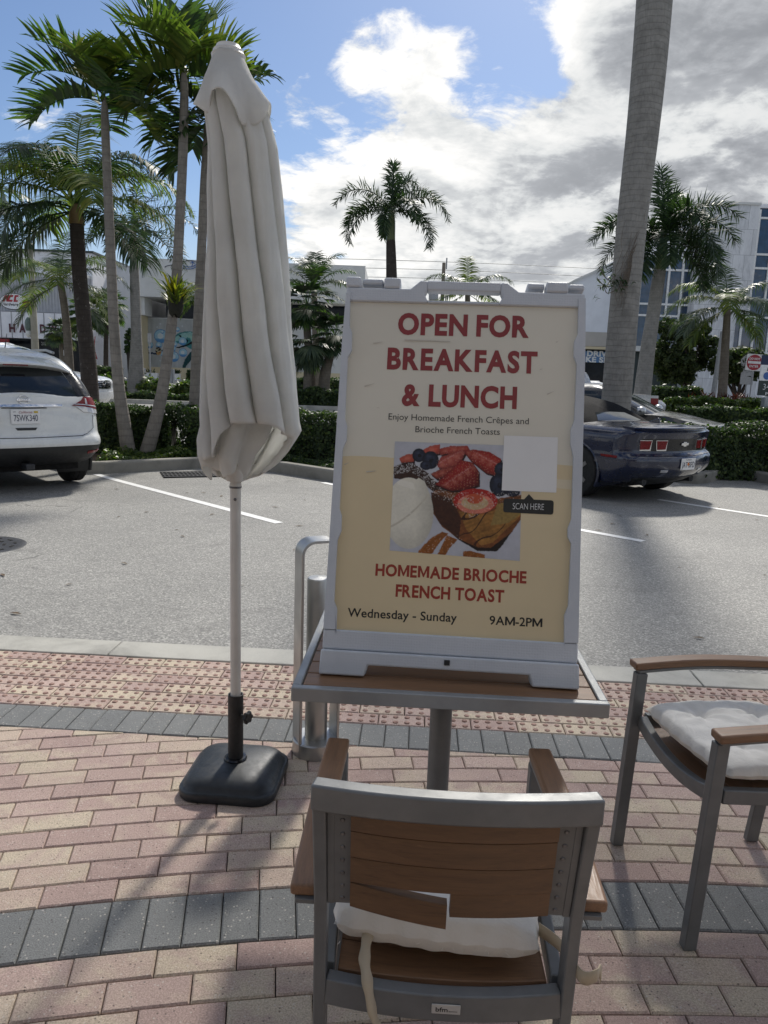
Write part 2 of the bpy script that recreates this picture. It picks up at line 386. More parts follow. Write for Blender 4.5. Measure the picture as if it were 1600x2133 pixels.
# flush concrete edging, laid in lengths
kb_ = MB(); a = -9.0
while a < 9:
    L = 1.52; q = [kf(a+.004, -.178), kf(a+L-.004, -.178), kf(a+L-.004, .03), kf(a+.004, .03)]
    kb_.prism(q, -.12, .006, plane='XY'); a += L
tag(kb_.build('pavement_edging', M['concrete'], smooth=False, bevel=.006), kind='structure')
def clip(poly, p, n):                         # keep the side where (x-p).n <= 0
    out = []
    for i in range(len(poly)):
        A, B = Vector(poly[i]), Vector(poly[(i+1) % len(poly)]); da = (A-p).dot(n); db = (B-p).dot(n)
        if da <= 0: out.append(A)
        if da*db < 0: out.append(A+(B-A)*(da/(da-db)))
    return out
def paver(mb, poly, gap=.0016, bev=.0045, mi=0):
    poly = [Vector(p) for p in poly]
    if len(poly) < 3: return
    ar = .5*sum(poly[i].x*poly[(i+1) % len(poly)].y-poly[(i+1) % len(poly)].x*poly[i].y for i in range(len(poly)))
    if abs(ar) < .0009: return
    if ar < 0: poly = poly[::-1]
    c = sum(poly, Vector((0, 0)))/len(poly)
    z = rng.uniform(-.0012, .0012); tx, ty = rng.normal(0, .004, 2)
    def inset(d):
        n = len(poly); out = []
        for i in range(n):
            a, b, cc = poly[i-1], poly[i], poly[(i+1) % n]
            e1 = (b-a).normalized(); e2 = (cc-b).normalized(); n1 = Vector((-e1.y, e1.x)); n2 = Vector((-e2.y, e2.x))
            k = n1+n2; k = k/max(.35, k.dot(n1)) if k.length > .01 else n1
            out.append(b+k*d)
        return out
    n = len(poly); o = inset(gap); i_ = inset(gap+bev)
    vs = [(p.x, p.y, -.02) for p in o]+[(p.x, p.y, z-.004) for p in o]+[(p.x, p.y, z+(p.x-c.x)*tx+(p.y-c.y)*ty) for p in i_]
    fs = [tuple(2*n+k for k in range(n))]
    for k in range(n):
        k2 = (k+1) % n; fs += [(k, k2, n+k2, n+k), (n+k, n+k2, 2*n+k2, 2*n+k)]
    mb.add(vs, fs, mi)
AC = Vector((1.0, -6.93)); AR = 9.0; RP = .0935; PL = .203
def arc_row(mb, r0, r1, L, stagger, clipline=None, span=5.2):
    rm = (r0+r1)/2; da = L/rm; a0 = -span/rm+stagger*da; a1 = span/rm
    while a0 < a1:
        pts = [AC+Vector((math.sin(x), math.cos(x)))*r for x, r in ((a0, r0), (a0+da, r0), (a0+da, r1), (a0, r1))]
        if clipline is not None: pts = clip(pts, *clipline)
        paver(mb, pts); a0 += da
pv = MB(); pg = MB()
cl = (Vector(kf(0, -.985)), Vector((kb.x, kb.y)))
for k in range(22): arc_row(pv, AR+RP*k, AR+RP*(k+1), PL, (k*.5+rng.uniform(-.12, .12)) % 1, cl)
for k in range(28): arc_row(pv, AR-.205-RP*(k+1), AR-.205-RP*k, PL, (k*.5+rng.uniform(-.12, .12)) % 1)
arc_row(pg, AR-.203, AR-.002, .1015, .3)
for k in range(96): paver(pg, [kf(-4.9+k*.1015, -.983), kf(-4.9+(k+1)*.1015, -.983), kf(-4.9+(k+1)*.1015, -.783), kf(-4.9+k*.1015, -.783)])
tag(pv.build('brick_paving', M['paver'], smooth=False, recalc=False), kind='structure')
tag(pg.build('brick_band', M['paver_g'], smooth=False, recalc=False), kind='structure')
tp = MB(); dv, df = [], []
dome = [(.0125, -.001), (.0115, .0028), (.0075, .0046), (.0, .005)]
for r_ in range(6):
    b0 = -.781+.1003*r_; a = -5+(r_ % 2)*.1+rng.uniform(-.02, .02)
    for k in range(48):
        a0 = a+k*.2015
        paver(tp, [kf(a0, b0), kf(a0+.2005, b0), kf(a0+.2005, b0+.0998), kf(a0, b0+.0998)])
        for i in range(4):
            for j in range(2):
                cx, cy = kf(a0+.025+.05*i, b0+.025+.05*j); b = len(dv)
                for (rr, zz) in dome[:3]:
                    for q in range(9): dv.append((cx+rr*math.cos(q*.6981), cy+rr*math.sin(q*.6981), zz))
                dv.append((cx, cy, .005))
                for l in range(2):
                    for q in range(9): df.append((b+l*9+q, b+l*9+(q+1) % 9, b+(l+1)*9+(q+1) % 9, b+(l+1)*9+q))
                for q in range(9): df.append((b+18+q, b+18+(q+1) % 9, b+27, b+27))
tag(tp.build('tactile_paving', M['paver'], smooth=False, recalc=False), kind='structure')
dm = MB(); dm.v = dv; dm.f = [f if f[2] != f[3] else f[:3] for f in df]; dm.m = [0]*len(df)
dmo = dm.build('tactile_domes', M['dome'], recalc=False); tag(dmo, kind='structure')

def strip(mb, A, B, wd, lift=.004, n=10):
    A, B = Vector(A), Vector(B); d = (B-A).xy.normalized(); nn = Vector((-d.y, d.x, 0))*wd/2; rows = []
    for i in range(n+1):
        p = A+(B-A)*i/n; z = gz(p.y)+lift; rows.append([(p.x-nn.x, p.y-nn.y, z), (p.x+nn.x, p.y+nn.y, z)])
    mb.grid(rows)
ln = MB()
L2 = G(1340, 1128); d2 = Vector((-1, 1.02, 0))
strip(ln, G(200, 988), G(582, 1090), .105); strip(ln, L2+d2*3.45, L2, .105); strip(ln, G(1372, 1041), G(1800, 1107), .105)
strip(ln, G(200, 988)+Vector((-3.55, 1, 0)), G(582, 1090)+Vector((-3.55, 0, 0)), .105)
tag(ln.build('parking_bay_lines', M['linepaint'], smooth=False), kind='structure')
# sawtooth kerb of the planted island
A0 = G(175, 988); A1 = G(497, 971); A2 = G(735, 1009); A5 = G(1518, 990); A6 = G(1760, 1040); A4 = G(1455, 1010)
KP = [A0+Vector((-4.2, -.2, 0)), A0+Vector((-2.0, 1.7, 0)), A0, A1, A2, Vector((1.2, 12.1, 0)), A4+Vector((-2.2, 2.2, 0)), A4, A5, A6, A6+Vector((2.5, 2.3, 0)), A6+Vector((5.0, .2, 0))]
KP = [Vector((p.x, p.y, gz(p.y))) for p in KP]
def round_corners(pts, r=.25):
    out = [pts[0]]
    for i in range(1, len(pts)-1):
        a = pts[i]+(pts[i-1]-pts[i]).normalized()*r; b = pts[i]+(pts[i+1]-pts[i]).normalized()*r
        out += [a, (a+b+2*pts[i])/4, b]
    return out+[pts[-1]]
KR = round_corners(KP)
kk = MB(); kk.sweep([p+Vector((0, .07, .06)) for p in KR], .17, .22)
tag(kk.build('kerb', M['concrete_d'], smooth=False, bevel=.035, seg=3), kind='structure')
M['soil'] = pmat('mulch_soil', (.075, .052, .036), .95, 0, .5, 30, bump=1, bscale=60)
bed = MB(); bed.grid([[(p.x, p.y+.1, gz(p.y)+.10) for p in KR], [(p.x, 13.9, gz(13.9)+.12) for p in KR]])
tag(bed.build('planting_bed', M['soil'], smooth=False), kind='structure')
bk = MB(); bk.sweep([(KR[0].x, 14.0, gz(14)+.05), (0, 14.0, gz(14)+.05), (KR[-1].x, 14.0, gz(14)+.05)], .16, .22)
tag(bk.build('kerb', M['concrete'], smooth=False, bevel=.03), kind='structure')
# manhole cover and storm grate
M['iron'] = pmat('cast_iron', (.055, .057, .062), .5, .6, .25, 20, bump=.4, bscale=90)
M['void'] = pmat('dark_hollow', (.004, .004, .004), .9)
c = G(-44, 1137); c.z = gz(c.y)
t_ = thing('manhole_cover', 'round dark iron manhole cover with drain slots, set in the asphalt', 'manhole cover', c)
mb = MB(); mb.lathe([(0, .004), (.30, .005), (.345, .007), (.36, .002)], 40); mb.build('cover', M['iron'], t_)
mb = MB()
for ring, cnt in ((.10, 5), (.19, 9), (.27, 13)):
    for k in range(cnt):
        a = 2*math.pi*k/cnt+ring*9; mb.box((ring*math.cos(a), ring*math.sin(a), .0045), (.022, .052, .008), Matrix.Rotation(a, 3, 'Z'))
mb.build_split('drain_slot', M['void'], t_, smooth=False)
c = G(404, 989); c.z = gz(c.y); an = math.atan2((A1-A0).y, (A1-A0).x)-.25
t_ = thing('storm_grate', 'black iron storm drain grate in the gutter below the island kerb', 'drain grate', c, an)
mb = MB(); mb.box((0, 0, .004), (.92, .56, .006)); mb.build('pit', M['void'], t_, smooth=False)
mb = MB()
for k in range(16): mb.box((-.43+k*.0573, 0, .010), (.020, .54, .008))
for k in range(4): mb.box((0, -.26+k*.173, .012), (.92, .025, .010))
mb.build('grille', M['iron'], t_, smooth=False)
lv = MB()
M['dryleaf'] = pmat('dry_leaf_bits', (.12, .085, .05), .8, 0, .4, 30)
for k in range(70):
    x, y = rng.uniform(-5, 7), rng.uniform(4.2, 10); a = rng.uniform(0, 6.28); l = rng.uniform(.015, .05); ca, sa = math.cos(a), math.sin(a); z = gz(y)+.006
    lv.add([(x-l*ca, y-l*sa, z), (x-l*.3*sa, y+l*.3*ca, z+.006), (x+l*ca, y+l*sa, z+.002), (x+l*.3*sa, y-l*.3*ca, z+.004)], [(0, 1, 2, 3)])
tag(lv.build('leaf_litter', M['dryleaf'], smooth=False), kind='stuff')
# ================================================================== NEAR OBJECTS
def text_curve(s, bold=0.0, shear=0.0):
    cu = bpy.data.curves.new('lettering', 'FONT'); cu.body = s; cu.size = 1.0; cu.offset = bold; cu.resolution_u = 4; cu.shear = shear
    cu.fill_mode = 'FRONT'; cu.space_character = 1.0+bold*1.6
    o = bpy.data.objects.new('lettering', cu); COL.objects.link(o)
    bpy.context.view_layer.update()
    me = bpy.data.meshes.new_from_object(o.evaluated_get(bpy.context.evaluated_depsgraph_get()))
    bpy.data.objects.remove(o); bpy.data.curves.remove(cu); return me
def text_run(s, bold, gap=.075, space=.27):
    """set a bold line letter by letter; M is drawn as its own outline so that the heavy strokes stay clean"""
    V = []; F = []; x = 0.0; H = cap_h(bold)
    for i_, ch in enumerate(s):
        if ch == ' ': x += space; continue
        if ch == 'M':
            t = .135+bold*1.1; wd = .80; P = [(0, 0), (t, 0), (t, H*.62), (wd/2-.03, H*.04), (wd/2+.03, H*.04), (wd-t, H*.62), (wd-t, 0), (wd, 0), (wd, H), (wd-t*1.05, H), (wd/2, H*.34), (t*1.05, H), (0, H)]
            vs = [Vector((a, b, 0)) for a, b in P]; fs = [tuple(range(len(P)))]
        else:
            me = text_curve(ch, bold); vs = [v.co.copy() for v in me.vertices]; fs = [tuple(p.vertices) for p in me.polygons]; bpy.data.meshes.remove(me)
        a = min(v.x for v in vs); b = max(v.x for v in vs); k = len(V)
        nx = s[min(i_+1, len(s)-1)]; g = gap*(.95 if ch not in 'AVWTYLF-P' and nx not in 'AVWTY-' else .55 if not (ch in 'LFPTA' and nx in 'ATV') else .15)
        V += [Vector((v.x-a+x, v.y, 0)) for v in vs]; F += [tuple(i+k for i in f) for f in fs]; x += b-a+g
    me = bpy.data.meshes.new('lettering'); me.from_pydata([tuple(v) for v in V], [], F); return me
_H = {}
def cap_h(bold):
    if bold not in _H:
        me = text_curve('H', bold); _H[bold] = max(v.co.y for v in me.vertices); bpy.data.meshes.remove(me)
    return _H[bold]
def letters(name, s, mat, parent, x0, x1, zb, cap, y, tilt=0.0, bold=0.0, shear=0.0, label=None, run=False):
    """flat lettering in the XZ plane of its parent, left x0 to right x1, baseline zb, capital height cap, set at depth y"""
    me = text_run(s, bold) if run else text_curve(s, bold, shear); xs = [v.co.x for v in me.vertices]; a, b = min(xs), max(xs); H = cap_h(bold)
    for v in me.vertices:
        u = x0+(v.co.x-a)/(b-a)*(x1-x0); q = zb+v.co.y/H*cap+(u-x0)*tilt; v.co = (u, y, q)
    me.materials.clear(); me.materials.append(mat); me.name = name
    o = bpy.data.objects.new(name, me); COL.objects.link(o); o.parent = parent
    if label: o['label'] = label
    return o
def print_grid(name, fn, x0, x1, z0, z1, y, nx, nz, mat, parent, corners=None):
    """a printed or painted picture: a flat grid with a colour per point; fn(a,b) gets a right, b down in 0..1 and returns linear rgb"""
    a, b = np.meshgrid(np.linspace(0, 1, nx), np.linspace(0, 1, nz)); rgb = fn(a, b)
    V = np.stack([x0+(x1-x0)*a, np.full_like(a, y), z1-(z1-z0)*b], -1).reshape(-1, 3)
    i = np.arange((nz-1)*(nx-1)); r = i//(nx-1); c = i % (nx-1); k = r*nx+c
    F = np.stack([k, k+nx, k+nx+1, k+1], -1)
    o = np_mesh(name, V, F, mat, parent)
    ca = o.data.color_attributes.new('print', 'FLOAT_COLOR', 'POINT')
    ca.data.foreach_set('color', np.concatenate([rgb.reshape(-1, 3), np.ones((rgb.size//3, 1))], 1).astype(np.float32).ravel())
    return o
def s2l(r, g, b): return np.array([((x/255+.055)/1.055)**2.4 if x > 10 else x/255/12.92 for x in (r, g, b)])
def in_poly(x, y, P):
    ins = np.zeros(x.shape, bool); n = len(P)
    for i in range(n):
        (x1, y1), (x2, y2) = P[i], P[(i+1) % n]
        if y1 == y2: continue
        ins ^= ((y1 > y) != (y2 > y)) & (x < (x2-x1)*(y-y1)/(y2-y1)+x1)
    return ins
def vnoise(x, y, sc, seed=0):
    x = x/sc; y = y/sc; xi = np.floor(x).astype(int); yi = np.floor(y).astype(int); fx = x-xi; fy = y-yi
    fx = fx*fx*(3-2*fx); fy = fy*fy*(3-2*fy)
    def h(i, j): q = np.sin(i*127.1+j*311.7+seed*74.7)*43758.5453; return q-np.floor(q)
    return (h(xi, yi)*(1-fx)+h(xi+1, yi)*fx)*(1-fy)+(h(xi, yi+1)*(1-fx)+h(xi+1, yi+1)*fx)*fy
def fbm(x, y, sc, seed=0): return .55*vnoise(x, y, sc, seed)+.3*vnoise(x, y, sc/2.1, seed+3)+.15*vnoise(x, y, sc/4.3, seed+5)

# ------------------------------------------------------------------ cafe table
TZ = .74
f0, f1 = Pz(606, 1432, TZ), Pz(1272, 1468, TZ); tv = (f1-f0); TW = tv.length; tyaw = math.atan2(tv.y, tv.x)
TD = TW*.98
fx = Vector((math.cos(tyaw), math.sin(tyaw), 0)); fy = Vector((-math.sin(tyaw), math.cos(tyaw), 0))
tc_ = f0+fx*TW/2+fy*TD/2
table = thing('cafe_table', 'square cafe table with brown slatted top and silver edge, carrying the menu sign', 'table', (tc_.x, tc_.y, 0), tyaw)
mb = MB(); fw = .022; hh = .036
mb.box((0, -TD/2+fw/2, TZ-hh/2), (TW, fw, hh)); mb.box((0, TD/2-fw/2, TZ-hh/2), (TW, fw, hh))
for s in (-1, 1): mb.box((s*(TW/2-fw/2), 0, TZ-hh/2), (fw, TD-2*fw, hh))
mb.build('top_frame', M['alu'], table, bevel=.003)
ns = 9; sw = (TD-2*fw-.006)/ns
for k in range(ns):
    mb = MB(); mb.box((0, -TD/2+fw+.003+sw*(k+.5), TZ-.010), (TW-2*fw-.006, sw-.005, .016)); mb.build('slat', M['wood'], table, bevel=.002)
mb = MB(); mb.tube([(0, 0, .02), (0, 0, TZ-hh-.012)], .032, 24); mb.build('pedestal', M['alu_d'], table)
mb = MB(); mb.box((0, 0, TZ-hh-.006), (.42, .42, .012)); mb.build('support_plate', M['alu_d'], table, bevel=.002)
mb = MB(); mb.box((0, 0, .014), (.44, .06, .018)); mb.box((0, .135, .0135), (.06, .208, .0175)); mb.box((0, -.135, .0135), (.06, .208, .0175)); mb.build('foot', M['alu_d'], table, bevel=.003)

# ------------------------------------------------------------------ a-frame sign
SZ = TZ+.001
b0, b1 = Pz(668, 1403, SZ), Pz(1202, 1436, SZ); bv = b1-b0; SW = bv.length; syaw = math.atan2(bv.y, bv.x)
so_ = (b0+b1)/2; LEAN = R(16.0)
sign = thing('sandwich_board', 'white plastic folding sandwich board with breakfast and lunch poster, standing on the cafe table', 'sign', so_, syaw)
SM = Matrix.Translation(so_) @ Matrix.Rotation(syaw, 4, 'Z') @ Matrix.Rotation(-LEAN, 4, 'X'); SMi = SM.inverted()
def PN(px, py, y=0.0):                         # pixel -> (u, v) on the leaning panel
    o = SMi @ Vector((0, 0, CAM_H)); d = (SMi.to_3x3() @ ray(px, py)); t = (y-o.y)/d.y; q = o+d*t; return (q.x, q.z)
def c7(x, y): return PN(660+x/2.6667, 560+y/2.6667)
def c8(x, y): return PN(580+x/2.2222, 1080+y/2.2222)
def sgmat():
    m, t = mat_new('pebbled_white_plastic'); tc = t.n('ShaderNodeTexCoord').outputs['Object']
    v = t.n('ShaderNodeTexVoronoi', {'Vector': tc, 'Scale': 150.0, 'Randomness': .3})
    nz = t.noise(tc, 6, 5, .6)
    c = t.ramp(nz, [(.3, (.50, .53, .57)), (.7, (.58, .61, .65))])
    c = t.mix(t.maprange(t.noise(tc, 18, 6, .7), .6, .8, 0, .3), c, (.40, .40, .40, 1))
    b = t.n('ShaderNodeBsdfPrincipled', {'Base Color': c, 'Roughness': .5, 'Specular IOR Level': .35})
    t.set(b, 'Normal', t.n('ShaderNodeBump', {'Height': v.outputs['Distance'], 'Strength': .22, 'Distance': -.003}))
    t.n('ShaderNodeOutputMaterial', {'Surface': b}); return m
M['signpl'] = sgmat()
def part(mbx, name, mat, parent, **kw):
    o = mbx.build(name, mat, parent, **kw); o.rotation_euler = (-LEAN, 0, 0); return o
pTL, pTR = c7(188, 166), c7(1452, 203); pBL, pBR = PN(697, 1318), PN(1178, 1345)
uL0, uR0 = -SW/2, SW/2
sT = c7(150, 130); sTR = c7(1500, 165)
TH = .034
def wavy(edge):                                # inner edge of a side rail with its holding tabs
    return edge
oL = [c7(148, 128), c7(128, 300), PN(705, 700), PN(692, 950), PN(683, 1150), PN(668, 1403)]
inL = [c7(186, 128), c7(182, 320), c7(195, 350), c7(195, 450), c7(172, 490), c7(156, 830), c7(168, 870), c7(165, 950), c7(144, 1000), c7(126, 1330), c7(138, 1370), c7(136, 1455),
       PN(703, 1125), PN(696, 1252), PN(702, 1268), PN(700, 1322)]
inL = [(u, v) for u, v in inL]
botL, botR = (uL0, 0), (uR0, 0)
fr = MB()
fr.prism([(-SW/2, .112)]+[(-SW/2+.004*v, v) for v in (.3, .6, .86)]+[(-SW/2+.006, sT[1])]+inL+[(inL[-1][0], .112)], -.002, TH)
outR = [(SW/2-.006, sTR[1]), (SW/2-.004*.86, .86), (SW/2-.004*.6, .6), (SW/2-.004*.3, .3), (SW/2, .112)]
inR = [c7(1455, 165), c7(1452, 360), c7(1432, 400), c7(1428, 480), c7(1446, 530), c7(1432, 840), c7(1412, 890), c7(1410, 970), c7(1426, 1040), c7(1415, 1390), c7(1395, 1440), c7(1395, 1490),
       PN(1190, 1132), PN(1184, 1262), PN(1176, 1282), PN(1176, 1345)]
fr.prism(outR[::-1][:0]+[(inR[-1][0], .112)]+inR[::-1]+outR, -.002, TH)
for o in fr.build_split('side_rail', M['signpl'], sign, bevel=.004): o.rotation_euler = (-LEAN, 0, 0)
# bottom rail: sloping sill and feet
br = MB()
br.prism([(-SW/2, .062), (SW/2, .062), (SW/2, .1115), (pBR[0]+.004, .1115), (pBL[0]-.004, .1115), (-SW/2, .1115)], 0, TH)
br.prism([(-SW/2-.004, 0), (-SW/2+.11, 0), (-SW/2+.118, .028), (SW/2-.118, .028), (SW/2-.11, 0), (SW/2+.004, 0), (SW/2+.002, .0615), (-SW/2-.002, .0615)], -.010, TH+.006)
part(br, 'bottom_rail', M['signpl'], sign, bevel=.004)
# top bar with hinge blocks and a carrying handle
vT = .003+sT[1]
def up(x, y): return c7(x, y)
hole = [up(600, 119), up(1036, 129), up(1022, 172), up(1014, 190), up(616, 180)]
hL = up(600, 119)[0]; hR = up(1036, 129)[0]; hT = (up(600, 119)[1]+up(1036, 129)[1])/2+.002; hB = (pTL[1]+pTR[1])/2+.003
vS = (up(520, 108)[1]+up(1125, 126)[1])/2; vH = (up(580, 64)[1]+up(1060, 72)[1])/2
uA, uB = up(520, 108)[0], up(1125, 126)[0]; uC, uD = up(578, 64)[0], up(1060, 72)[0]
vB = min(pTL[1], pTR[1])-.004
tb = MB()
tb.prism([(-SW/2+.007, vB), (hL+.008, vB), (hL+.008, hB), (hL, hT-.012), (hL+.006, hT), (hL+.006, vH), (uC, vH), (uA, vS), (-SW/2+.007, vS)], .002, TH)
tb.prism([(hR-.008, vB), (SW/2-.007, vB), (SW/2-.007, vS), (uB, vS), (uD, vH), (hR-.006, vH), (hR-.006, hT), (hR, hT-.012), (hR-.008, hB)], .002, TH)
tb.prism([(hL+.006, hT), (hR-.006, hT), (hR-.006, vH), (hL+.006, vH)], .0022, TH-.0002)
tb.prism([(hL+.008, vB), (hR-.008, vB), (hR-.008, hB), (hL+.008, hB)], .0022, TH-.0002)
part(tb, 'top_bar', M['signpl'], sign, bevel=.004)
vK = (up(160, 38)[1]+up(1490, 76)[1])/2
hb = MB()
for x0, x1, y0, y1, v0 in [(150, 247, .0, TH+.012, vS), (374, 468, .0, TH+.012, vS), (252, 370, .012, TH+.03, vS+.012), (1173, 1272, .012, TH+.03, vS+.012), (1277, 1402, .0, TH+.012, vS), (1406, 1496, .012, TH+.03, vS+.012)]:
    u0, u1 = up(x0, 60)[0], up(x1, 60)[0]; u0 = max(u0, -SW/2+.004); u1 = min(u1, SW/2-.004)
    hb.prism([(u0, v0+.0005), (u1, v0+.0005), (u1, vK), (u0, vK)], y0, y1)
for o in hb.build_split('hinge_block', M['signpl'], sign, bevel=.006, seg=3): o.rotation_euler = (-LEAN, 0, 0)
# rear leaf
rl = MB(); 
for q in ([(-SW/2, 0), (-SW/2+.07, 0), (-SW/2+.07, vS-.03), (-SW/2, vS-.03)], [(SW/2-.07, 0), (SW/2, 0), (SW/2, vS-.03), (SW/2-.07, vS-.03)],
          [(-SW/2+.07, .03), (SW/2-.07, .03), (SW/2-.07, .12), (-SW/2+.07, .12)], [(-SW/2+.07, vB-.08), (SW/2-.07, vB-.08), (SW/2-.07, vB), (-SW/2+.07, vB)]): rl.prism(q, 0, .03)
rl.prism([(-SW/2+.07, .12), (SW/2-.07, .12), (SW/2-.07, vB-.08), (-SW/2+.07, vB-.08)], .006, .016)
ro = rl.build('rear_leaf', M['signpl'], sign, bevel=.004)
topY = math.sin(LEAN)*vS; ro.rotation_euler = (LEAN, 0, 0); ro.location = (0, 2*topY+.045, 0)
# latch
lt = MB(); u, v = c8(778, 705); lt.prism([(u-.007, .040), (u+.007, .040), (u+.007, .053), (u-.007, .053)], -.0135, -.0095); part(lt, 'latch', M['black_pl'], sign, bevel=.001)
# poster
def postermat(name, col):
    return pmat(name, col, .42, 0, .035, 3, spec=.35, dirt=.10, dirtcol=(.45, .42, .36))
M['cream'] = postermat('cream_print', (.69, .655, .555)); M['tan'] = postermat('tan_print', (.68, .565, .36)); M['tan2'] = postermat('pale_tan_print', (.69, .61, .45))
M['maroon'] = pmat('maroon_print', (.25, .030, .030), .42, 0, .05, 5); M['brickred'] = pmat('brick_red_print', (.30, .035, .02), .42, 0, .05, 5)
M['ink'] = pmat('black_print', (.018, .018, .017), .42, 0, .05, 5); M['printwhite'] = pmat('white_print', (.76, .76, .75), .45, 0, .03, 5)
pu0, pu1, pv0, pv1 = -SW/2+.012, SW/2-.012, .100, vB+.010
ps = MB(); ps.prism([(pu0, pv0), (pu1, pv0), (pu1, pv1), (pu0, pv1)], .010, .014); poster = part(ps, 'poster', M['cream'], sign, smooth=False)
YP = .010
def layer(name, poly, k, mat, label=None):
    mbx = MB(); mbx.add([(u, YP-.0004*k, v) for u, v in poly], [tuple(range(len(poly)))]); o = mbx.build(name, mat, poster, smooth=False, recalc=False)
    if label: o['label'] = label
    return o
vb0 = c7(145, 1040)[1]; vb1 = c7(1415, 1092)[1]
layer('print_field', [(pu0, pv0+.001), (pu1, pv0+.001), (pu1, vb1)]+[(pu1+(pu0-pu1)*t, vb1+(vb0-vb1)*t+.004*math.sin(t*9)) for t in np.linspace(.08, .95, 18)]+[(pu0, vb0)], 1, M['tan'], 'tan lower half of the poster')
layer('print_field', [c7(1335, 1165), c7(1440, 1172), c7(1438, 1225), c7(1333, 1215)], 2, M['tan2'])
def line(s, mat, lb, rb, cap_px, sc, bold, k=2, **kw):
    f = c7 if sc == 7 else c8; (u0, v0), (u1, v1) = f(*lb), f(*rb); t = (v1-v0)/(u1-u0)
    up_ = f(lb[0], lb[1]-cap_px); return letters('lettering', s, mat, poster, u0, u1, v0, up_[1]-v0, YP-.0004*k, t, bold, **kw)
line('OPEN FOR', M['maroon'], (448, 352), (1180, 371), 115, 7, .040, run=True)
line('BREAKFAST', M['maroon'], (388, 546), (1226, 571), 116, 7, .040, run=True)
line('& LUNCH', M['maroon'], (470, 749), (1112, 768), 117, 7, .040, run=True)
line('Enjoy Homemade French Cr\u00eapes and', M['ink'], (397, 832), (1180, 859), 34, 7, -.004)
line('Brioche French Toasts', M['ink'], (547, 903), (1018, 918), 34, 7, -.004)
line('HOMEMADE BRIOCHE', M['brickred'], (447, 262), (1150, 299), 54, 8, .034, run=True)
line('FRENCH TOAST', M['brickred'], (541, 360), (1046, 388), 56, 8, .034, run=True)
line('Wednesday - Sunday', M['ink'], (318, 454), (826, 480), 40, 8, .014)
line('9AM-2PM', M['ink'], (978, 491), (1224, 504), 40, 8, .014, run=True)
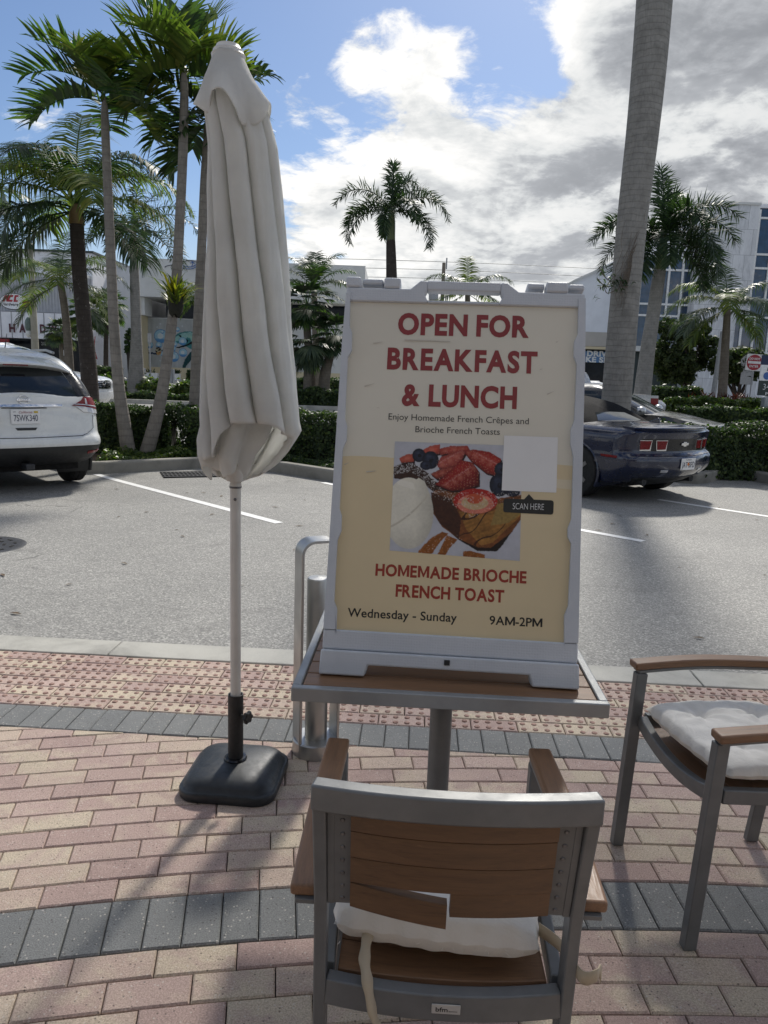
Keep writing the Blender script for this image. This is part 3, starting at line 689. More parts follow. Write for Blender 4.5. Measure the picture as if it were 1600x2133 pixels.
# printed photograph of the dish
def dish(a, b):
    x = 170-45*b+1068*a+2*a*b; y = 112+38*a+913*b+50*a*b
    n = fbm(x, y, 60, 1); n2 = fbm(x, y, 16, 2); n3 = vnoise(x, y, 6, 9)
    img = np.zeros(x.shape+(3,)); img[:] = s2l(196, 198, 206)*.95
    img *= (.86+.2*n)[..., None]
    img *= np.where(y > 800, np.clip(1.05-.0002*(y-800), .8, 1.1), 1.0)[..., None]
    def put(mask, col, amp=.35, nn=None, sh=None):
        nn = n if nn is None else nn; c = s2l(*col)[None, None]*(1-amp+2*amp*nn)[..., None]
        if sh is not None: c = c*np.clip(sh, .15, 1.6)[..., None]
        img[mask] = c[mask]
    P = lambda *q: in_poly(x+8*(n2-.5), y+8*(n2-.5), q)
    E = lambda cx, cy, rx, ry, th=0: ((((x-cx)*math.cos(th)+(y-cy)*math.sin(th))/rx)**2+((-(x-cx)*math.sin(th)+(y-cy)*math.cos(th))/ry)**2)
    put(P((520, 640), (560, 820), (700, 940), (850, 1030), (1010, 1035), (1045, 1000), (1190, 800), (1205, 740), (1000, 700)), (30, 18, 12))
    put(P((160, 330), (240, 290), (330, 300), (450, 380), (560, 500), (700, 560), (660, 650), (520, 560), (420, 480), (330, 440), (160, 425)), (58, 36, 26), .5, n2)
    body = P((470, 560), (520, 520), (680, 540), (980, 600), (1235, 560), (1210, 770), (1130, 880), (1020, 960), (960, 1005), (850, 1000), (700, 930), (560, 830), (490, 720))
    put(body, (120, 70, 34), .45, n, .6+.7*n2)
    put(P((700, 700), (900, 730), (1230, 600), (1205, 745), (1060, 880), (980, 960), (880, 985), (760, 850)), (150, 105, 50), .4, n, .6+.7*n2)
    strd = .78+.5*vnoise(x*.35+y*.9, y*.25-x*.12, 15, 12); wv = P((470, 560), (520, 520), (680, 540), (980, 600), (1235, 560), (1210, 770), (1020, 960), (850, 1000), (560, 830)); img[wv] *= strd[wv][:, None]
    put((np.abs(vnoise(x*.6+y*.5, y*.5, 60, 17)-.5) < .035) & wv & (y > 640), (58, 30, 16), .3)
    put(P((1020, 640), (1230, 590), (1225, 720), (1100, 800), (960, 820)), (148, 122, 68), .3, n2)
    put(P((470, 540), (640, 600), (720, 760), (700, 930), (540, 800), (480, 680)), (66, 36, 22), .5, n2)
    def edge(q):                                              # 0 at an outline, 1 well inside
        d = np.full(x.shape, 1e9)
        for k in range(len(q)):
            (ax, ay), (bx, by) = q[k], q[(k+1) % len(q)]; L2 = (bx-ax)**2+(by-ay)**2; t = np.clip(((x-ax)*(bx-ax)+(y-ay)*(by-ay))/L2, 0, 1); d = np.minimum(d, np.hypot(x-ax-t*(bx-ax), y-ay-t*(by-ay)))
        return d
    for q, col, ax in [(((400, 190), (470, 150), (550, 135), (545, 215), (430, 225)), (184, 74, 58), -.4), (((545, 175), (640, 150), (780, 148), (800, 185), (680, 215), (550, 225)), (160, 58, 48), -.1),
                   (((205, 255), (260, 225), (325, 215), (330, 285), (220, 292)), (186, 82, 62), -.2), (((525, 290), (560, 245), (740, 180), (760, 215), (700, 330), (580, 350), (530, 330)), (158, 66, 58), -.5),
                   (((740, 190), (830, 180), (960, 200), (1060, 260), (1010, 400), (930, 380), (800, 270)), (146, 38, 32), .5), (((465, 385), (560, 345), (690, 310), (620, 400), (520, 430)), (132, 42, 34), -.4),
                   (((505, 475), (590, 400), (720, 270), (820, 290), (870, 360), (870, 480), (760, 520), (640, 530)), (128, 27, 24), -.6)]:
        m = P(*q); d = edge(q); px, py = np.mean([p[0] for p in q]), np.mean([p[1] for p in q])
        put(in_poly(x-10, y-16, q) & (y > 200), (40, 14, 12), .2)
        u = (x-px)*math.cos(ax)+(y-py)*math.sin(ax); v = -(x-px)*math.sin(ax)+(y-py)*math.cos(ax)
        sh = (.62+.42*np.clip(d/34, 0, 1))*(1.12-.0042*v)*(.86+.28*n2); put(m, col, .12, n, sh)
        core = np.exp(-(v/22)**2)*np.clip(d/30, 0, 1)*(.55+.45*np.sin(u*.09+n2*3)); k = (m*core*.55)[..., None]; img[:] = img*(1-k)+s2l(206, 128, 108)*k
        gl = np.exp(-((v+26)/7)**2)*np.clip(d/20, 0, 1)*(n3 > .45); k = (m*gl*.5)[..., None]; img[:] = img*(1-k)+s2l(222, 170, 160)*k
        sd = m & (np.mod(u+17*np.floor(v/21), 34) < 6) & (np.mod(v, 21) < 7) & (d > 8); put(sd, (176, 104, 66), .2)
    for cx, cy, rx, ry in [(372, 230, 56, 58), (470, 270, 68, 76), (430, 315, 50, 40), (1060, 350, 60, 62), (1040, 480, 82, 98), (1150, 540, 60, 40)]:
        e = E(cx, cy, rx, ry); put(e < 1, (36, 42, 60), .4, n2, 1.25-.95*e+1.3*np.exp(-3*E(cx-.2*rx, cy-.4*ry, rx*.45, ry*.3))); put((E(cx+.1*rx, cy+.05*ry, rx*.3, ry*.26) < 1) & (n2 > .35), (16, 18, 28), .2)
    e = E(840, 615, 182, 105); rr = (e < 1) & (y < 725-.0006*(x-840)**2)
    put(rr, (168, 34, 26), .2); put(rr & (E(840, 640, 150, 84) < 1), (206, 120, 100), .3, vnoise(np.arctan2(y-660, x-840)*90, np.hypot(x-840, y-660)*.15, 6, 4))
    put(rr & (E(835, 630, 110, 58) < 1), (196, 168, 128), .25, n2); put(rr & (E(835, 595, 68, 42) < 1), (190, 84, 52), .2)
    n3 = .6*n3+.4*vnoise(x, y, 3.1, 31); su = (n3 > .58) & (n2 > .40)
    put(su & P((165, 330), (250, 290), (340, 300), (450, 380), (520, 450), (470, 490), (380, 410), (300, 370), (170, 390)), (206, 206, 206), .1)
    put((n3 > .70) & (n2 > .45) & P((420, 420), (620, 540), (1240, 540), (1200, 620), (1020, 650), (800, 760), (640, 640), (440, 560)), (205, 200, 195), .1)
    put((vnoise(x, y, 5, 21) > .90) & P((500, 180), (1060, 200), (1000, 420), (820, 540), (540, 500)), (205, 150, 140), .1)
    ic = (E(285, 715, 205, 297) < 1) | P((320, 465), (370, 420), (420, 450), (470, 580), (485, 720), (400, 700)); sh = 1.02-.36*np.clip((x-330)/170, 0, 1)-.25*np.clip((y-800)/220, 0, 1)+.16*(n2-.5)
    put(ic, (226, 222, 206), .05, n, sh); put(ic & (np.abs(y-(820-.5*(x-150)-.0012*(x-150)**2)) < 9) & (n2 > .3), (200, 194, 176), .1)
    put(ic & P((150, 420), (320, 460), (340, 520), (200, 480)), (236, 232, 218), .05)
    for q in [((360, 1060), (365, 1030), (460, 930), (560, 870), (615, 885), (540, 960), (480, 1050), (420, 1068)), ((510, 1083), (560, 980), (600, 900), (690, 935), (620, 1010), (575, 1083)), ((728, 1090), (735, 1035), (780, 1025), (910, 1060), (912, 1100))]:
        put(P(*q), (142, 84, 34), .35, n2)
    put((n3 > .78) & (n2 > .5) & P((380, 900), (700, 900), (900, 1090), (360, 1090)), (220, 215, 205), .1)
    for ax in (0, 1):                                          # the print is soft
        img = .25*np.roll(img, 1, ax)+.5*img+.25*np.roll(img, -1, ax)
    return np.clip(img*.95, 0, 1)
M['print'] = vcolmat('printed_picture', .42)
f6 = lambda x, y: PN(780+x/4, 890+y/4)
A, B, C_, D = f6(170, 112), f6(1238, 150), f6(1215, 1113), f6(125, 1025)
NX, NZ = 420, 366
po = print_grid('food_picture', dish, 0, 1, 0, 1, YP-.0008, NX, NZ, M['print'], poster)
co = np.empty(NX*NZ*3, np.float32); po.data.vertices.foreach_get('co', co); co = co.reshape(-1, 3); a = co[:, 0:1]; b = 1-co[:, 2:3]
q = (np.array(A)*(1-a)*(1-b)+np.array(B)*a*(1-b)+np.array(C_)*a*b+np.array(D)*(1-a)*b); co[:, 0] = q[:, 0]; co[:, 2] = q[:, 1]
po.data.vertices.foreach_set('co', co.ravel()); po.data.update()
layer('white_square', [c7(1043, 922), c7(1343, 932), c7(1334, 1241), c7(1029, 1228)][::-1], 3, M['printwhite'], 'blank white square printed beside the dish')
def rrect(a, b, c, d, r=.006):
    P_ = [Vector(p) for p in (a, b, c, d)]; out = []
    for i in range(4):
        p = P_[i]; e0 = (P_[i-1]-p).normalized(); e1 = (P_[(i+1) % 4]-p).normalized()
        for t in (0, .5, 1): q = p+e0*r*(1-t)+e1*r*t+(e0+e1)*(-r*.22 if t == .5 else 0); out.append((q.x, q.y))
    return out
layer('caption_box', rrect(c7(1040, 1273), c7(1320, 1284), c7(1317, 1364), c7(1037, 1350))[::-1], 3, M['ink'])
layer('caption_pointer', [c7(1152, 1280), c7(1181, 1249), c7(1210, 1281)][::-1], 4, M['ink'])
line('SCAN HERE', M['printwhite'], (1090, 1333), (1264, 1338), 34, 7, -.012, k=5)
sc_ = MB()
for x0, y0, x1, y1, th in [(484, 386, 745, 397, 7), (310, 405, 370, 399, 5), (262, 645, 322, 631, 6), (1280, 690, 1330, 672, 5), (272, 1121, 328, 1118, 8), (150, 1082, 185, 1070, 5), (1330, 400, 1350, 396, 4), (330, 765, 350, 768, 4), (1240, 552, 1262, 549, 4)]:
    a, b, c, d = c7(x0, y0), c7(x1, y1), c7(x1-6, y1+th*.5), c7(x0+4, y0+th); sc_.add([(p[0], YP-.0024, p[1]) for p in (a, b, c, d)], [(0, 1, 2, 3)])
M['scuff'] = pmat('scuff_mark', (.52, .47, .40), .6); sc_.build_split('scuff', M['scuff'], poster, smooth=False)

# ------------------------------------------------------------------ parasol
pb = G(491, 1624); pb.z = 0
PX, PY = pb.x, pb.y
def rr_pts(hw, r, n=9):
    out = []
    for cx, cy, a0 in ((hw-r, hw-r, 0), (-(hw-r), hw-r, 90), (-(hw-r), -(hw-r), 180), (hw-r, -(hw-r), 270)):
        for k in range(n): a = R(a0+90*k/(n-1)); out.append((cx+r*math.cos(a), cy+r*math.sin(a)))
    return out
base = thing('umbrella_stand', 'heavy black plastic stand with rounded square foot holding the closed parasol upright', 'parasol stand', (PX, PY, 0), R(-4))
mb = MB(); rows = []
for hw, r, z in [(.169, .068, .0005), (.173, .070, .008), (.173, .070, .030), (.170, .069, .0345), (.165, .067, .034), (.161, .067, .037), (.156, .068, .052), (.145, .070, .066), (.124, .070, .075), (.09, .06, .081), (.05, .04, .085), (.03, .029, .086)]:
    rows.append([(x, y, z) for x, y in rr_pts(hw, r)])
mb.grid(rows, close=True); mb.add(rows[0], [tuple(range(len(rows[0])))]); mb.add(rows[-1], [tuple(range(len(rows[0])))])
M['base_pl'] = pmat('black_moulded_plastic', (.020, .024, .028), .42, 0, .2, 30, bump=.35, bscale=420)
mb.build('foot', M['base_pl'], base, ang=60)
mb = MB(); mb.lathe([(.041, .084), (.042, .089), (.038, .094), (.030, .095)], 28); mb.build('collar', M['black_gl'], base)
mb = MB(); mb.lathe([(.0275, .09), (.0275, .335), (.0235, .335), (.0235, .30)], 28); mb.build('stem', M['black_pl'], base)
mb = MB(); mb.tube([(.02, -.012, .26), (.045, -.022, .26)], .006, 10)
prof = [(.021+.003*math.cos(6*a), a) for a in np.linspace(0, 2*math.pi, 36, endpoint=False)]
ax = Vector((.9, -.44, 0)).normalized(); s1 = ax.cross(Vector((0, 0, 1))).normalized(); s2 = Vector((0, 0, 1)); c0 = Vector((.043, -.021, .26))
rws = [[c0+ax*d+(s1*math.cos(a)+s2*math.sin(a))*r*k for r, a in prof] for d, k in ((0, .8), (.004, 1), (.013, 1), (.017, .8))]
mb.grid(rws, close=True); mb.add(rws[-1], [tuple(range(36))]); mb.add(rws[0], [tuple(range(36))]); mb.build('knob', M['black_pl'], base)

par = thing('parasol', 'closed off-white cloth parasol with drooping folds on a white pole, standing in the black base', 'parasol', (PX, PY, 0))
mb = MB(); mb.lathe([(.0185, .10), (.0185, 1.085), (.0205, 1.085), (.0205, 1.10), (.0185, 1.10), (.0185, 2.39)], 24); mb.build('pole', M['white_metal'], par)
mb = MB(); mb.lathe([(.0210, 1.0855), (.0212, 1.0875), (.0212, 1.0905), (.0210, 1.092)], 24); mb.build('pole_ring', M['screw'], par)
mb = MB()
for z, x in ((1.125, -.004), (1.048, .002)): mb.lathe([(0, -.0022), (.004, -.002), (.0055, 0)], 12, (x, -.0186, z), 'Y')
mb.build_split('pole_screw', M['screw'], par)
mb = MB(); mb.lathe([(.030, 1.11), (.033, 1.13), (.033, 1.20), (.026, 1.22), (.019, 1.23)], 24); mb.build('runner', M['white_metal'], par)
def fabric_mat(name, col, weave=420, tr=.28):
    m, t = mat_new(name); tc = t.n('ShaderNodeTexCoord').outputs['Object']
    nz = t.noise(tc, 7, 6, .6, .3); wv = t.noise(t.n('ShaderNodeMapping', {'Vector': tc, 'Scale': (1, 1, .35)}).outputs[0], weave, 2)
    c = t.ramp(nz, [(.3, tuple(x*.90 for x in col)), (.7, col)])
    c = t.mix(t.maprange(t.noise(tc, 13, 6, .7), .62, .82, 0, .25), c, tuple(x*.6 for x in col)+(1,))
    b = t.n('ShaderNodeBsdfPrincipled', {'Base Color': c, 'Roughness': .85, 'Specular IOR Level': .2, 'Sheen Weight': .15})
    wr = t.noise(tc, 16, 5, .6, .8); hgt = t.math('ADD', t.math('MULTIPLY', wr, 1.0), t.math('MULTIPLY', wv, .06))
    t.set(b, 'Normal', t.n('ShaderNodeBump', {'Height': hgt, 'Strength': .28, 'Distance': .02}))
    if tr:
        tl = t.n('ShaderNodeBsdfTranslucent', {'Color': t.mix(1.0, c, (.98, .98, .96, 1), 'MULTIPLY')})
        b = t.n('ShaderNodeMixShader', {0: tr, 1: b.outputs[0], 2: tl.outputs[0]})
    t.n('ShaderNodeOutputMaterial', {'Surface': b.outputs[0]}); return m
M['canvas'] = fabric_mat('off_white_canvas', (.90, .898, .88), 420, .54)
# silhouette of the folded cloth, read at the parasol's own distance
sil = [(110, 441, 502), (160, 428, 524), (220, 421, 552), (300, 430, 574), (400, 428, 584), (500, 428, 592), (600, 424, 600), (700, 421, 606), (800, 417, 618), (870, 415, 625), (895, 414, 629), (940, 416, 600), (985, 425, 560), (1003, 440, 525)]
SP = []
for py, xl, xr in sil:
    a, b = Yp(xl, py, PY-.03), Yp(xr, py, PY-.03); SP.append(((a.z+b.z)/2, (a.x+b.x)/2-PX, (b.x-a.x)/2))
SP.sort(); zs = [p[0] for p in SP]
def silh(z): return np.interp(z, zs, [p[1] for p in SP]), np.interp(z, zs, [p[2] for p in SP])
DZ = Yp(472, 89, PY).z-2.511
# folds: angle measured from +X; the camera looks at -90 deg
VAL = [-176, -143, -108, -69, -22, 28, 74, 120, 154, 184]
def fold_h(th_deg, z):
    tw = (2.03-z)*46                                           # folds lean as they fall
    tw += 5*mnoise.noise(Vector((z*2.3, 4.1, th_deg*.006)))+3*mnoise.noise(Vector((z*6.5, 1.7, th_deg*.012)))
    t = ((th_deg-tw+176) % 360)-176; i = min(max(int(np.searchsorted(VAL, t))-1, 0), len(VAL)-2); u = (t-VAL[i])/(VAL[i+1]-VAL[i])
    return max(0., 1-abs(2*u-1)**3.4)**.55*(1.0 if i % 3 else .93)
NTH = 220
def hem(th_deg):                                               # height of the bottom hem round the cloth
    pts = [(-180, 1.17), (-155, 1.18), (-128, 1.20), (-118, 1.275), (-106, 1.315), (-68, 1.315), (-58, 1.31), (-42, 1.285), (-22, 1.265), (-8, 1.22), (20, 1.13), (70, 1.10), (120, 1.10), (160, 1.13), (180, 1.17)]
    return np.interp(th_deg, [p[0] for p in pts], [p[1] for p in pts])
def ring_pt(th, z, grow=1.0, inner=0.0):
    cx, rx = silh(z); dg = math.degrees(th); dg = (dg+180) % 360-180
    dep = np.interp(z, [1.1, 1.5, 2.1, 2.35, 2.47], [.46, .50, .46, .20, .02])
    h = fold_h(dg, z); k = (1-dep)+dep*h
    nz = mnoise.noise(Vector((math.cos(th)*2.5, math.sin(th)*2.5, z*3.1)))*.022+mnoise.noise(Vector((math.cos(th)*6, math.sin(th)*6, z*9)))*.016+mnoise.noise(Vector((math.cos(th)*15, math.sin(th)*15, z*16)))*.010
    r = rx*(1-(1-k)*.55+nz)*grow; ry = min(rx, .135)*(k+nz)*grow
    return Vector((cx+r*math.cos(th)-.0*inner, ry*math.sin(th)*1.05, z))
rows = []; NZc = 90
for i in range(NZc+1):
    t = i/NZc; row = []
    for k in range(NTH):
        th = 2*math.pi*k/NTH; dg = (math.degrees(th)+180) % 360-180; zb = hem(dg); z = 2.455+DZ+(zb-2.455-DZ)*t
        row.append(ring_pt(th, z))
    rows.append(row)
mb = MB(); mb.grid(rows, close=True); mb.build('canopy', M['canvas'], par, ang=80, solid=.003)
rows = []                                                       # inner cloth hanging lower below the front hem
for i in range(36):
    t = i/35; row = []
    for k in range(140):
        th = 2*math.pi*k/140; dg = (math.degrees(th)+180) % 360-180
        zb = 1.115+.05*abs(math.sin(th*2.5+.6))+.012*math.sin(th*7); z = 1.42+(zb-1.42)*t
        cx, rx = silh(max(z, 1.30)); cx2 = np.interp(z, [1.08, 1.2, 1.42], [-.022, -.02, cx]); r2 = np.interp(z, [1.08, 1.15, 1.25, 1.42], [.052, .085, .118, .125])
        kf_ = .80+.20*math.sin(th*5+z*6+.8)+.05*mnoise.noise(Vector((math.cos(th)*4, math.sin(th)*4, z*8)))
        row.append(Vector((cx2-.01+r2*kf_*math.cos(th), min(r2, .10)*kf_*math.sin(th), z)))
    rows.append(row)
mb = MB(); mb.grid(rows, close=True); mb.build('lower_cloth', M['canvas'], par, ang=80, solid=.003)
rows = []                                                       # vent flap at the top
for i in range(26):
    t = i/25; row = []
    for k in range(200):
        th = 2*math.pi*k/200; dg = (math.degrees(th)+180) % 360-180
        zb = 2.300+DZ+.045*math.cos(th*4+.9)-.03*math.cos(th)-.012*math.sin(th*3)+.008*math.sin(th*11); z = 2.478+DZ+(zb-2.478-DZ)*t
        cx, rx = silh(max(z, 2.25)); fl = .5+.5*math.cos(th*5+2.2)
        k_ = 1.02+.36*t**1.6*(fl-.2)+.05*mnoise.noise(Vector((math.cos(th)*3, math.sin(th)*3, z*7)))*t
        row.append(Vector((cx+rx*k_*math.cos(th), min(rx, .11)*k_*1.15*math.sin(th), z)))
    rows.append(row)
mb = MB(); mb.grid(rows, close=True); mb.build('vent_flap', M['canvas'], par, ang=80, solid=.003)
ct = silh(2.47+DZ)[0]
mb = MB(); mb.lathe([(.050, 2.462), (.053, 2.475), (.048, 2.482), (.047, 2.488), (.040, 2.494), (.036, 2.503), (.018, 2.509), (0, 2.511)], 32, (ct, 0, DZ)); mb.build('top_cap', M['white_metal'], par)

# ------------------------------------------------------------------ hoop bollard
bp = G(654, 1578); 
bol = thing('hoop_bollard', 'grey metal hoop bollard with an inner cylinder, on the paving behind the table', 'bollard', (bp.x, bp.y+.06, 0), R(24))
mb = MB(); hz_ = .86; hw = .077; rr_ = .05
pts = [(-hw, 0, .03), (-hw, 0, hz_-rr_)]+[(-hw+rr_-rr_*math.cos(a), 0, hz_-rr_+rr_*math.sin(a)) for a in np.linspace(.15, math.pi/2, 8)]+[(hw-rr_+rr_*math.sin(a), 0, hz_-rr_+rr_*math.cos(a)) for a in np.linspace(0, math.pi/2-.15, 8)]+[(hw, 0, hz_-rr_), (hw, 0, .03)]
mb.sweep(pts, .095, .011, up=(0, 0, 1) if False else (0.001, 0, 1)); 
mb = MB()                                                       # a bent flat bar: section wide in Y, thin in the plane of the hoop
vs = []; n = len(pts)
for i in range(n):
    a, b = Vector(pts[max(i-1, 0)]), Vector(pts[min(i+1, n-1)]); t = (b-a).normalized(); nn = Vector((-t.z, 0, t.x)); p = Vector(pts[i])
    vs += [p+Vector((0, -.045, 0))+nn*.0055, p+Vector((0, .045, 0))+nn*.0055, p+Vector((0, .045, 0))-nn*.0055, p+Vector((0, -.045, 0))-nn*.0055]
fs = [(4*i+k, 4*i+(k+1) % 4, 4*i+4+(k+1) % 4, 4*i+4+k) for i in range(n-1) for k in range(4)]+[(0, 1, 2, 3), tuple(4*(n-1)+k for k in range(4))]
mb.add(vs, fs); mb.build('hoop', M['steel'], bol, bevel=.002)
mb = MB(); mb.lathe([(.044, .03), (.044, .705), (.040, .712), (0, .716)], 32); mb.build('cylinder', M['steel'], bol)
mb = MB(); mb.lathe([(.092, 0), (.092, .055), (.088, .06), (.02, .06)], 36); mb.build('base_ring', M['steel'], bol)

# ------------------------------------------------------------------ chairs
CW = .217
def yb(z): return -.232-.088*max(0, z-.44)/.42
def board(x0, x1, zc, h, th=.019, bulge=.022, tiltz=0.0, sag=0.0):
    rows = []; n = 12
    for s in range(n+1):
        x = x0+(x1-x0)*s/n; bl = -bulge*(1-(x/.19)**2); dz = tiltz*(x-x0)-sag*0; y0 = yb(zc)+bl
        rows.append([(x, y0-th/2+.03*0, zc-h/2+dz), (x, y0+th/2, zc-h/2+dz), (x, yb(zc+h/2)-yb(zc)+y0+th/2, zc+h/2+dz), (x, yb(zc+h/2)-yb(zc)+y0-th/2, zc+h/2+dz)])
    mb = MB(); mb.grid(rows, close=True); mb.add(rows[0], [(0, 1, 2, 3)]); mb.add(rows[-1], [(0, 1, 2, 3)]); return mb
def make_chair(name, label, broken, plate):
    t = thing(name, label, 'chair')
    for s in (-1, 1):
        mb = MB(); mb.sweep(smooth_path([(s*CW, -.200, .002), (s*CW, -.226, .25), (s*CW, -.246, .44), (s*CW, -.258, .60), (s*CW, -.309, .812)], 5), .022, .042, up=(0, 1, 0)); mb.build('leg', M['alu_d'], t, bevel=.003)
        mb = MB(); mb.sweep([(s*(CW+.012), .262, .002), (s*(CW+.012), .238, .594)], .030, .036, up=(0, 1, 0)); mb.build('leg', M['alu_d'], t, bevel=.003)
        mb = MB(); mb.sweep(smooth_path([(s*(CW+.022), .262, .616), (s*(CW+.026), .05, .626), (s*(CW+.028), -.15, .619), (s*(CW+.028), -.266, .611)], 5), .052, .023); mb.build('armrest', M['wood_y'], t, bevel=.006, seg=3)
        mb = MB(); mb.sweep(smooth_path([(s*(CW+.018), .25, .600), (s*(CW+.022), .05, .610), (s*(CW+.024), -.15, .603), (s*(CW+.024), -.271, .595)], 5), .040, .009); mb.build('arm_support', M['alu_d'], t, bevel=.001)
    mb = MB(); mb.sweep([(CW*math.sin(a)/math.sin(.9)*1.052, -.315-.022*(1-(math.sin(a)/math.sin(.9))**2)-.002, .826) for a in np.linspace(-.9, .9, 15)], .030, .045); mb.build('top_rail', M['alu_d'], t, bevel=.004)
    sf = MB()
    for s in (-1, 1): sf.sweep(smooth_path([(s*(CW-.012), -.228, .424), (s*(CW-.004), .0, .424), (s*(CW+.002), .214, .440)], 4), .024, .040)
    sf.sweep([(x, -.248-.018*(1-(x/CW)**2), .413-.006*(1-(x/CW)**2)) for x in np.linspace(-CW+.011, CW-.011, 13)], .026, .052)
    sf.sweep([(x, .226, .440-.038*(1-(x/CW)**2)) for x in np.linspace(-CW+.004, CW-.004, 15)], .026, .040)
    sf.build('seat_frame', M['alu_d'], t, bevel=.003)
    for k in range(6):
        y = -.190+.076*k; mb = MB(); mb.sweep([(x, y, .427-.016*(1-(x/.22)**2)) for x in np.linspace(-.188, .188, 9)], .072, .014); mb.build('seat_slat', M['wood'], t, bevel=.002)
    for s in (-1, 1):
        mb = MB(); q = [(s*.180, yb(z)-.004, z) for z in np.linspace(.598, .815, 5)]; mb.sweep(q, .030, .006, up=(0, 1, 0))
        sp_ = mb.build('side_plate', M['alu_d'], t, bevel=.001)
        mb = MB()
        for z in np.linspace(.610, .805, 8): mb.lathe([(0, -.0012), (.003, -.0012), (.0042, 0)], 10, (s*.180, yb(z)-.008, z), 'Y')
        mb.build_split('screw', M['screw'], sp_)
        mb = MB(); q = [(s*.1995, yb(z)+.002, z) for z in np.linspace(.598, .802, 5)]; mb.sweep(q, .012, .020, up=(0, 1, 0)); mb.build('side_channel', M['alu_d'], t, bevel=.001)
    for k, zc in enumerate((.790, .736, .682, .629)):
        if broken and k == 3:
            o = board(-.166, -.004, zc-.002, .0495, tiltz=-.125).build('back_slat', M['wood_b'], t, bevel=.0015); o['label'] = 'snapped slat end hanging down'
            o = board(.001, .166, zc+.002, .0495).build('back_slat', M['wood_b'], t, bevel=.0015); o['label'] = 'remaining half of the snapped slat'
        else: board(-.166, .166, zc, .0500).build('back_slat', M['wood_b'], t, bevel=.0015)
    if plate:
        mb = MB(); mb.box((.006, -.2805, .409), (.050, .002, .019)); pl = mb.build('maker_plate', M['plate'], t, bevel=.001)
        letters('lettering', 'bfm', M['ink'], pl, -.012, .009, .4045, .0085, -.2818, 0, .02)
        letters('lettering', 'SEATING', M['ink'], pl, .0105, .0255, .4045, .0022, -.2818, 0, .02)
    return t
M['plate'] = pmat('maker_plate', (.55, .55, .53), .35, .4)
cA = Pz(655, 1640, .835); cB = Pz(1250, 1672, .835)
yaw = math.atan2((cB-cA).y, (cB-cA).x); mid = (cA+cB)/2
cr = mid+Vector((-math.sin(yaw), math.cos(yaw), 0))*.315
ch1 = make_chair('patio_chair', 'grey metal armchair with broken brown back slat, seen from behind at the table', True, True)
ch1.location = (cr.x, cr.y, 0); ch1.rotation_euler = (0, 0, yaw)
fl, fn = G(1279, 1750), G(1440, 1986); dv_ = fl-fn
yaw2 = math.atan2(-dv_.y, -dv_.x)                         # chair's local +x runs from the far front leg to the near one; it faces left
ctr = (fl+fn)/2; fac = Vector((-math.sin(yaw2), math.cos(yaw2), 0))
if fac.x > 0: yaw2 += math.pi; fac = -fac
c2 = ctr-fac*.262
ch2 = make_chair('patio_chair', 'grey metal armchair with brown wooden arms at the right edge, facing left', False, False)
ch2.location = (c2.x, c2.y, 0); ch2.rotation_euler = (0, 0, yaw2)
for c in (ch1, ch2): c['group'] = 'patio armchairs'
def cushion_mesh(w, d, th, seed, tufts=True):
    n = 56; top, bot = [], []; tf = [(-.09, -.09), (.09, -.09), (-.09, .09), (.09, .09)] if tufts else []
    for j in range(n+1):
        rt, rb = [], []
        for i in range(n+1):
            a = i/n*2-1; b = j/n*2-1
            x = a*w/2*(1-.05*b*b)*(1+.0*b); y = b*d/2*(1-.05*a*a)
            e = max(0, (1-abs(a)**3.2)*(1-abs(b)**3.2))**.30
            z = th/2*e*(1+.18*mnoise.noise(Vector((x*11+seed, y*11, 3)))+.10*mnoise.noise(Vector((x*30+seed, y*30, 1))))
            for tx, ty in tf:
                r2 = math.hypot(x-tx, y-ty); z -= .017*math.exp(-(r2/.022)**2)+.010*math.exp(-(r2/.06)**2)
                ang = math.atan2(y-ty, x-tx); z += .0035*math.cos(ang*7+seed+tx*40)*math.exp(-((r2-.05)/.035)**2)
            edge = math.sin((a+b)*23+seed)*.0025*(1-e)
            rt.append(Vector((x+edge, y+edge, z))); rb.append(Vector((x+edge, y+edge, -z*.72)))
        top.append(rt); bot.append(rb)
    mb = MB(); mb.grid(top); mb.grid([r[::-1] for r in bot]); return mb
M['cushion'] = fabric_mat('off_white_cushion', (.78, .755, .70), 600, 0); M['tape'] = fabric_mat('beige_tape', (.56, .47, .34), 500, .1)
cu1 = thing('seat_cushion', 'off-white frayed cushion seen through the broken back of the near chair', 'cushion', (cr.x, cr.y, 0), yaw)
o = cushion_mesh(.39, .40, .135, 2.0).build('cover', M['cushion'], cu1, ang=70); o.location = (-.005, -.024, .484); o.rotation_euler = (R(-3), R(2), R(-3))
def ribbon(name, pts, wd, parent, mat, tw=0.0):
    pts = smooth_path(pts, 8); rows = []; n = len(pts)
    for i, p in enumerate(pts):
        a = tw*i/n; sd = Vector((math.cos(a), math.sin(a), 0)); wt = wd*(1-.75*(i/n)**4)*(1+.12*math.sin(i*.9)); rows.append([p-sd*wt/2, p+Vector((0, -.002, 0)), p+sd*wt/2])
    mb = MB(); mb.grid(rows); return mb.build(name, mat, parent, ang=80, solid=.0015)
ribbon('tie', [(-.135, -.205, .490), (-.140, -.240, .470), (-.132, -.272, .445), (-.120, -.290, .40), (-.107, -.294, .37), (-.098, -.297, .345)], .020, cu1, M['tape'], 1.5)
mb = MB(); pts = smooth_path([(.175, -.185, .500), (.210, -.215, .492), (.232, -.280, .490), (.256, -.282, .494), (.268, -.262, .488), (.274, -.255, .470)], 8)
mb.grid([[p+Vector((0, 0, -.013)), p, p+Vector((0, 0, .013))] for p in pts]); mb.build('tie', M['tape'], cu1, ang=80, solid=.0015)
mb = MB()
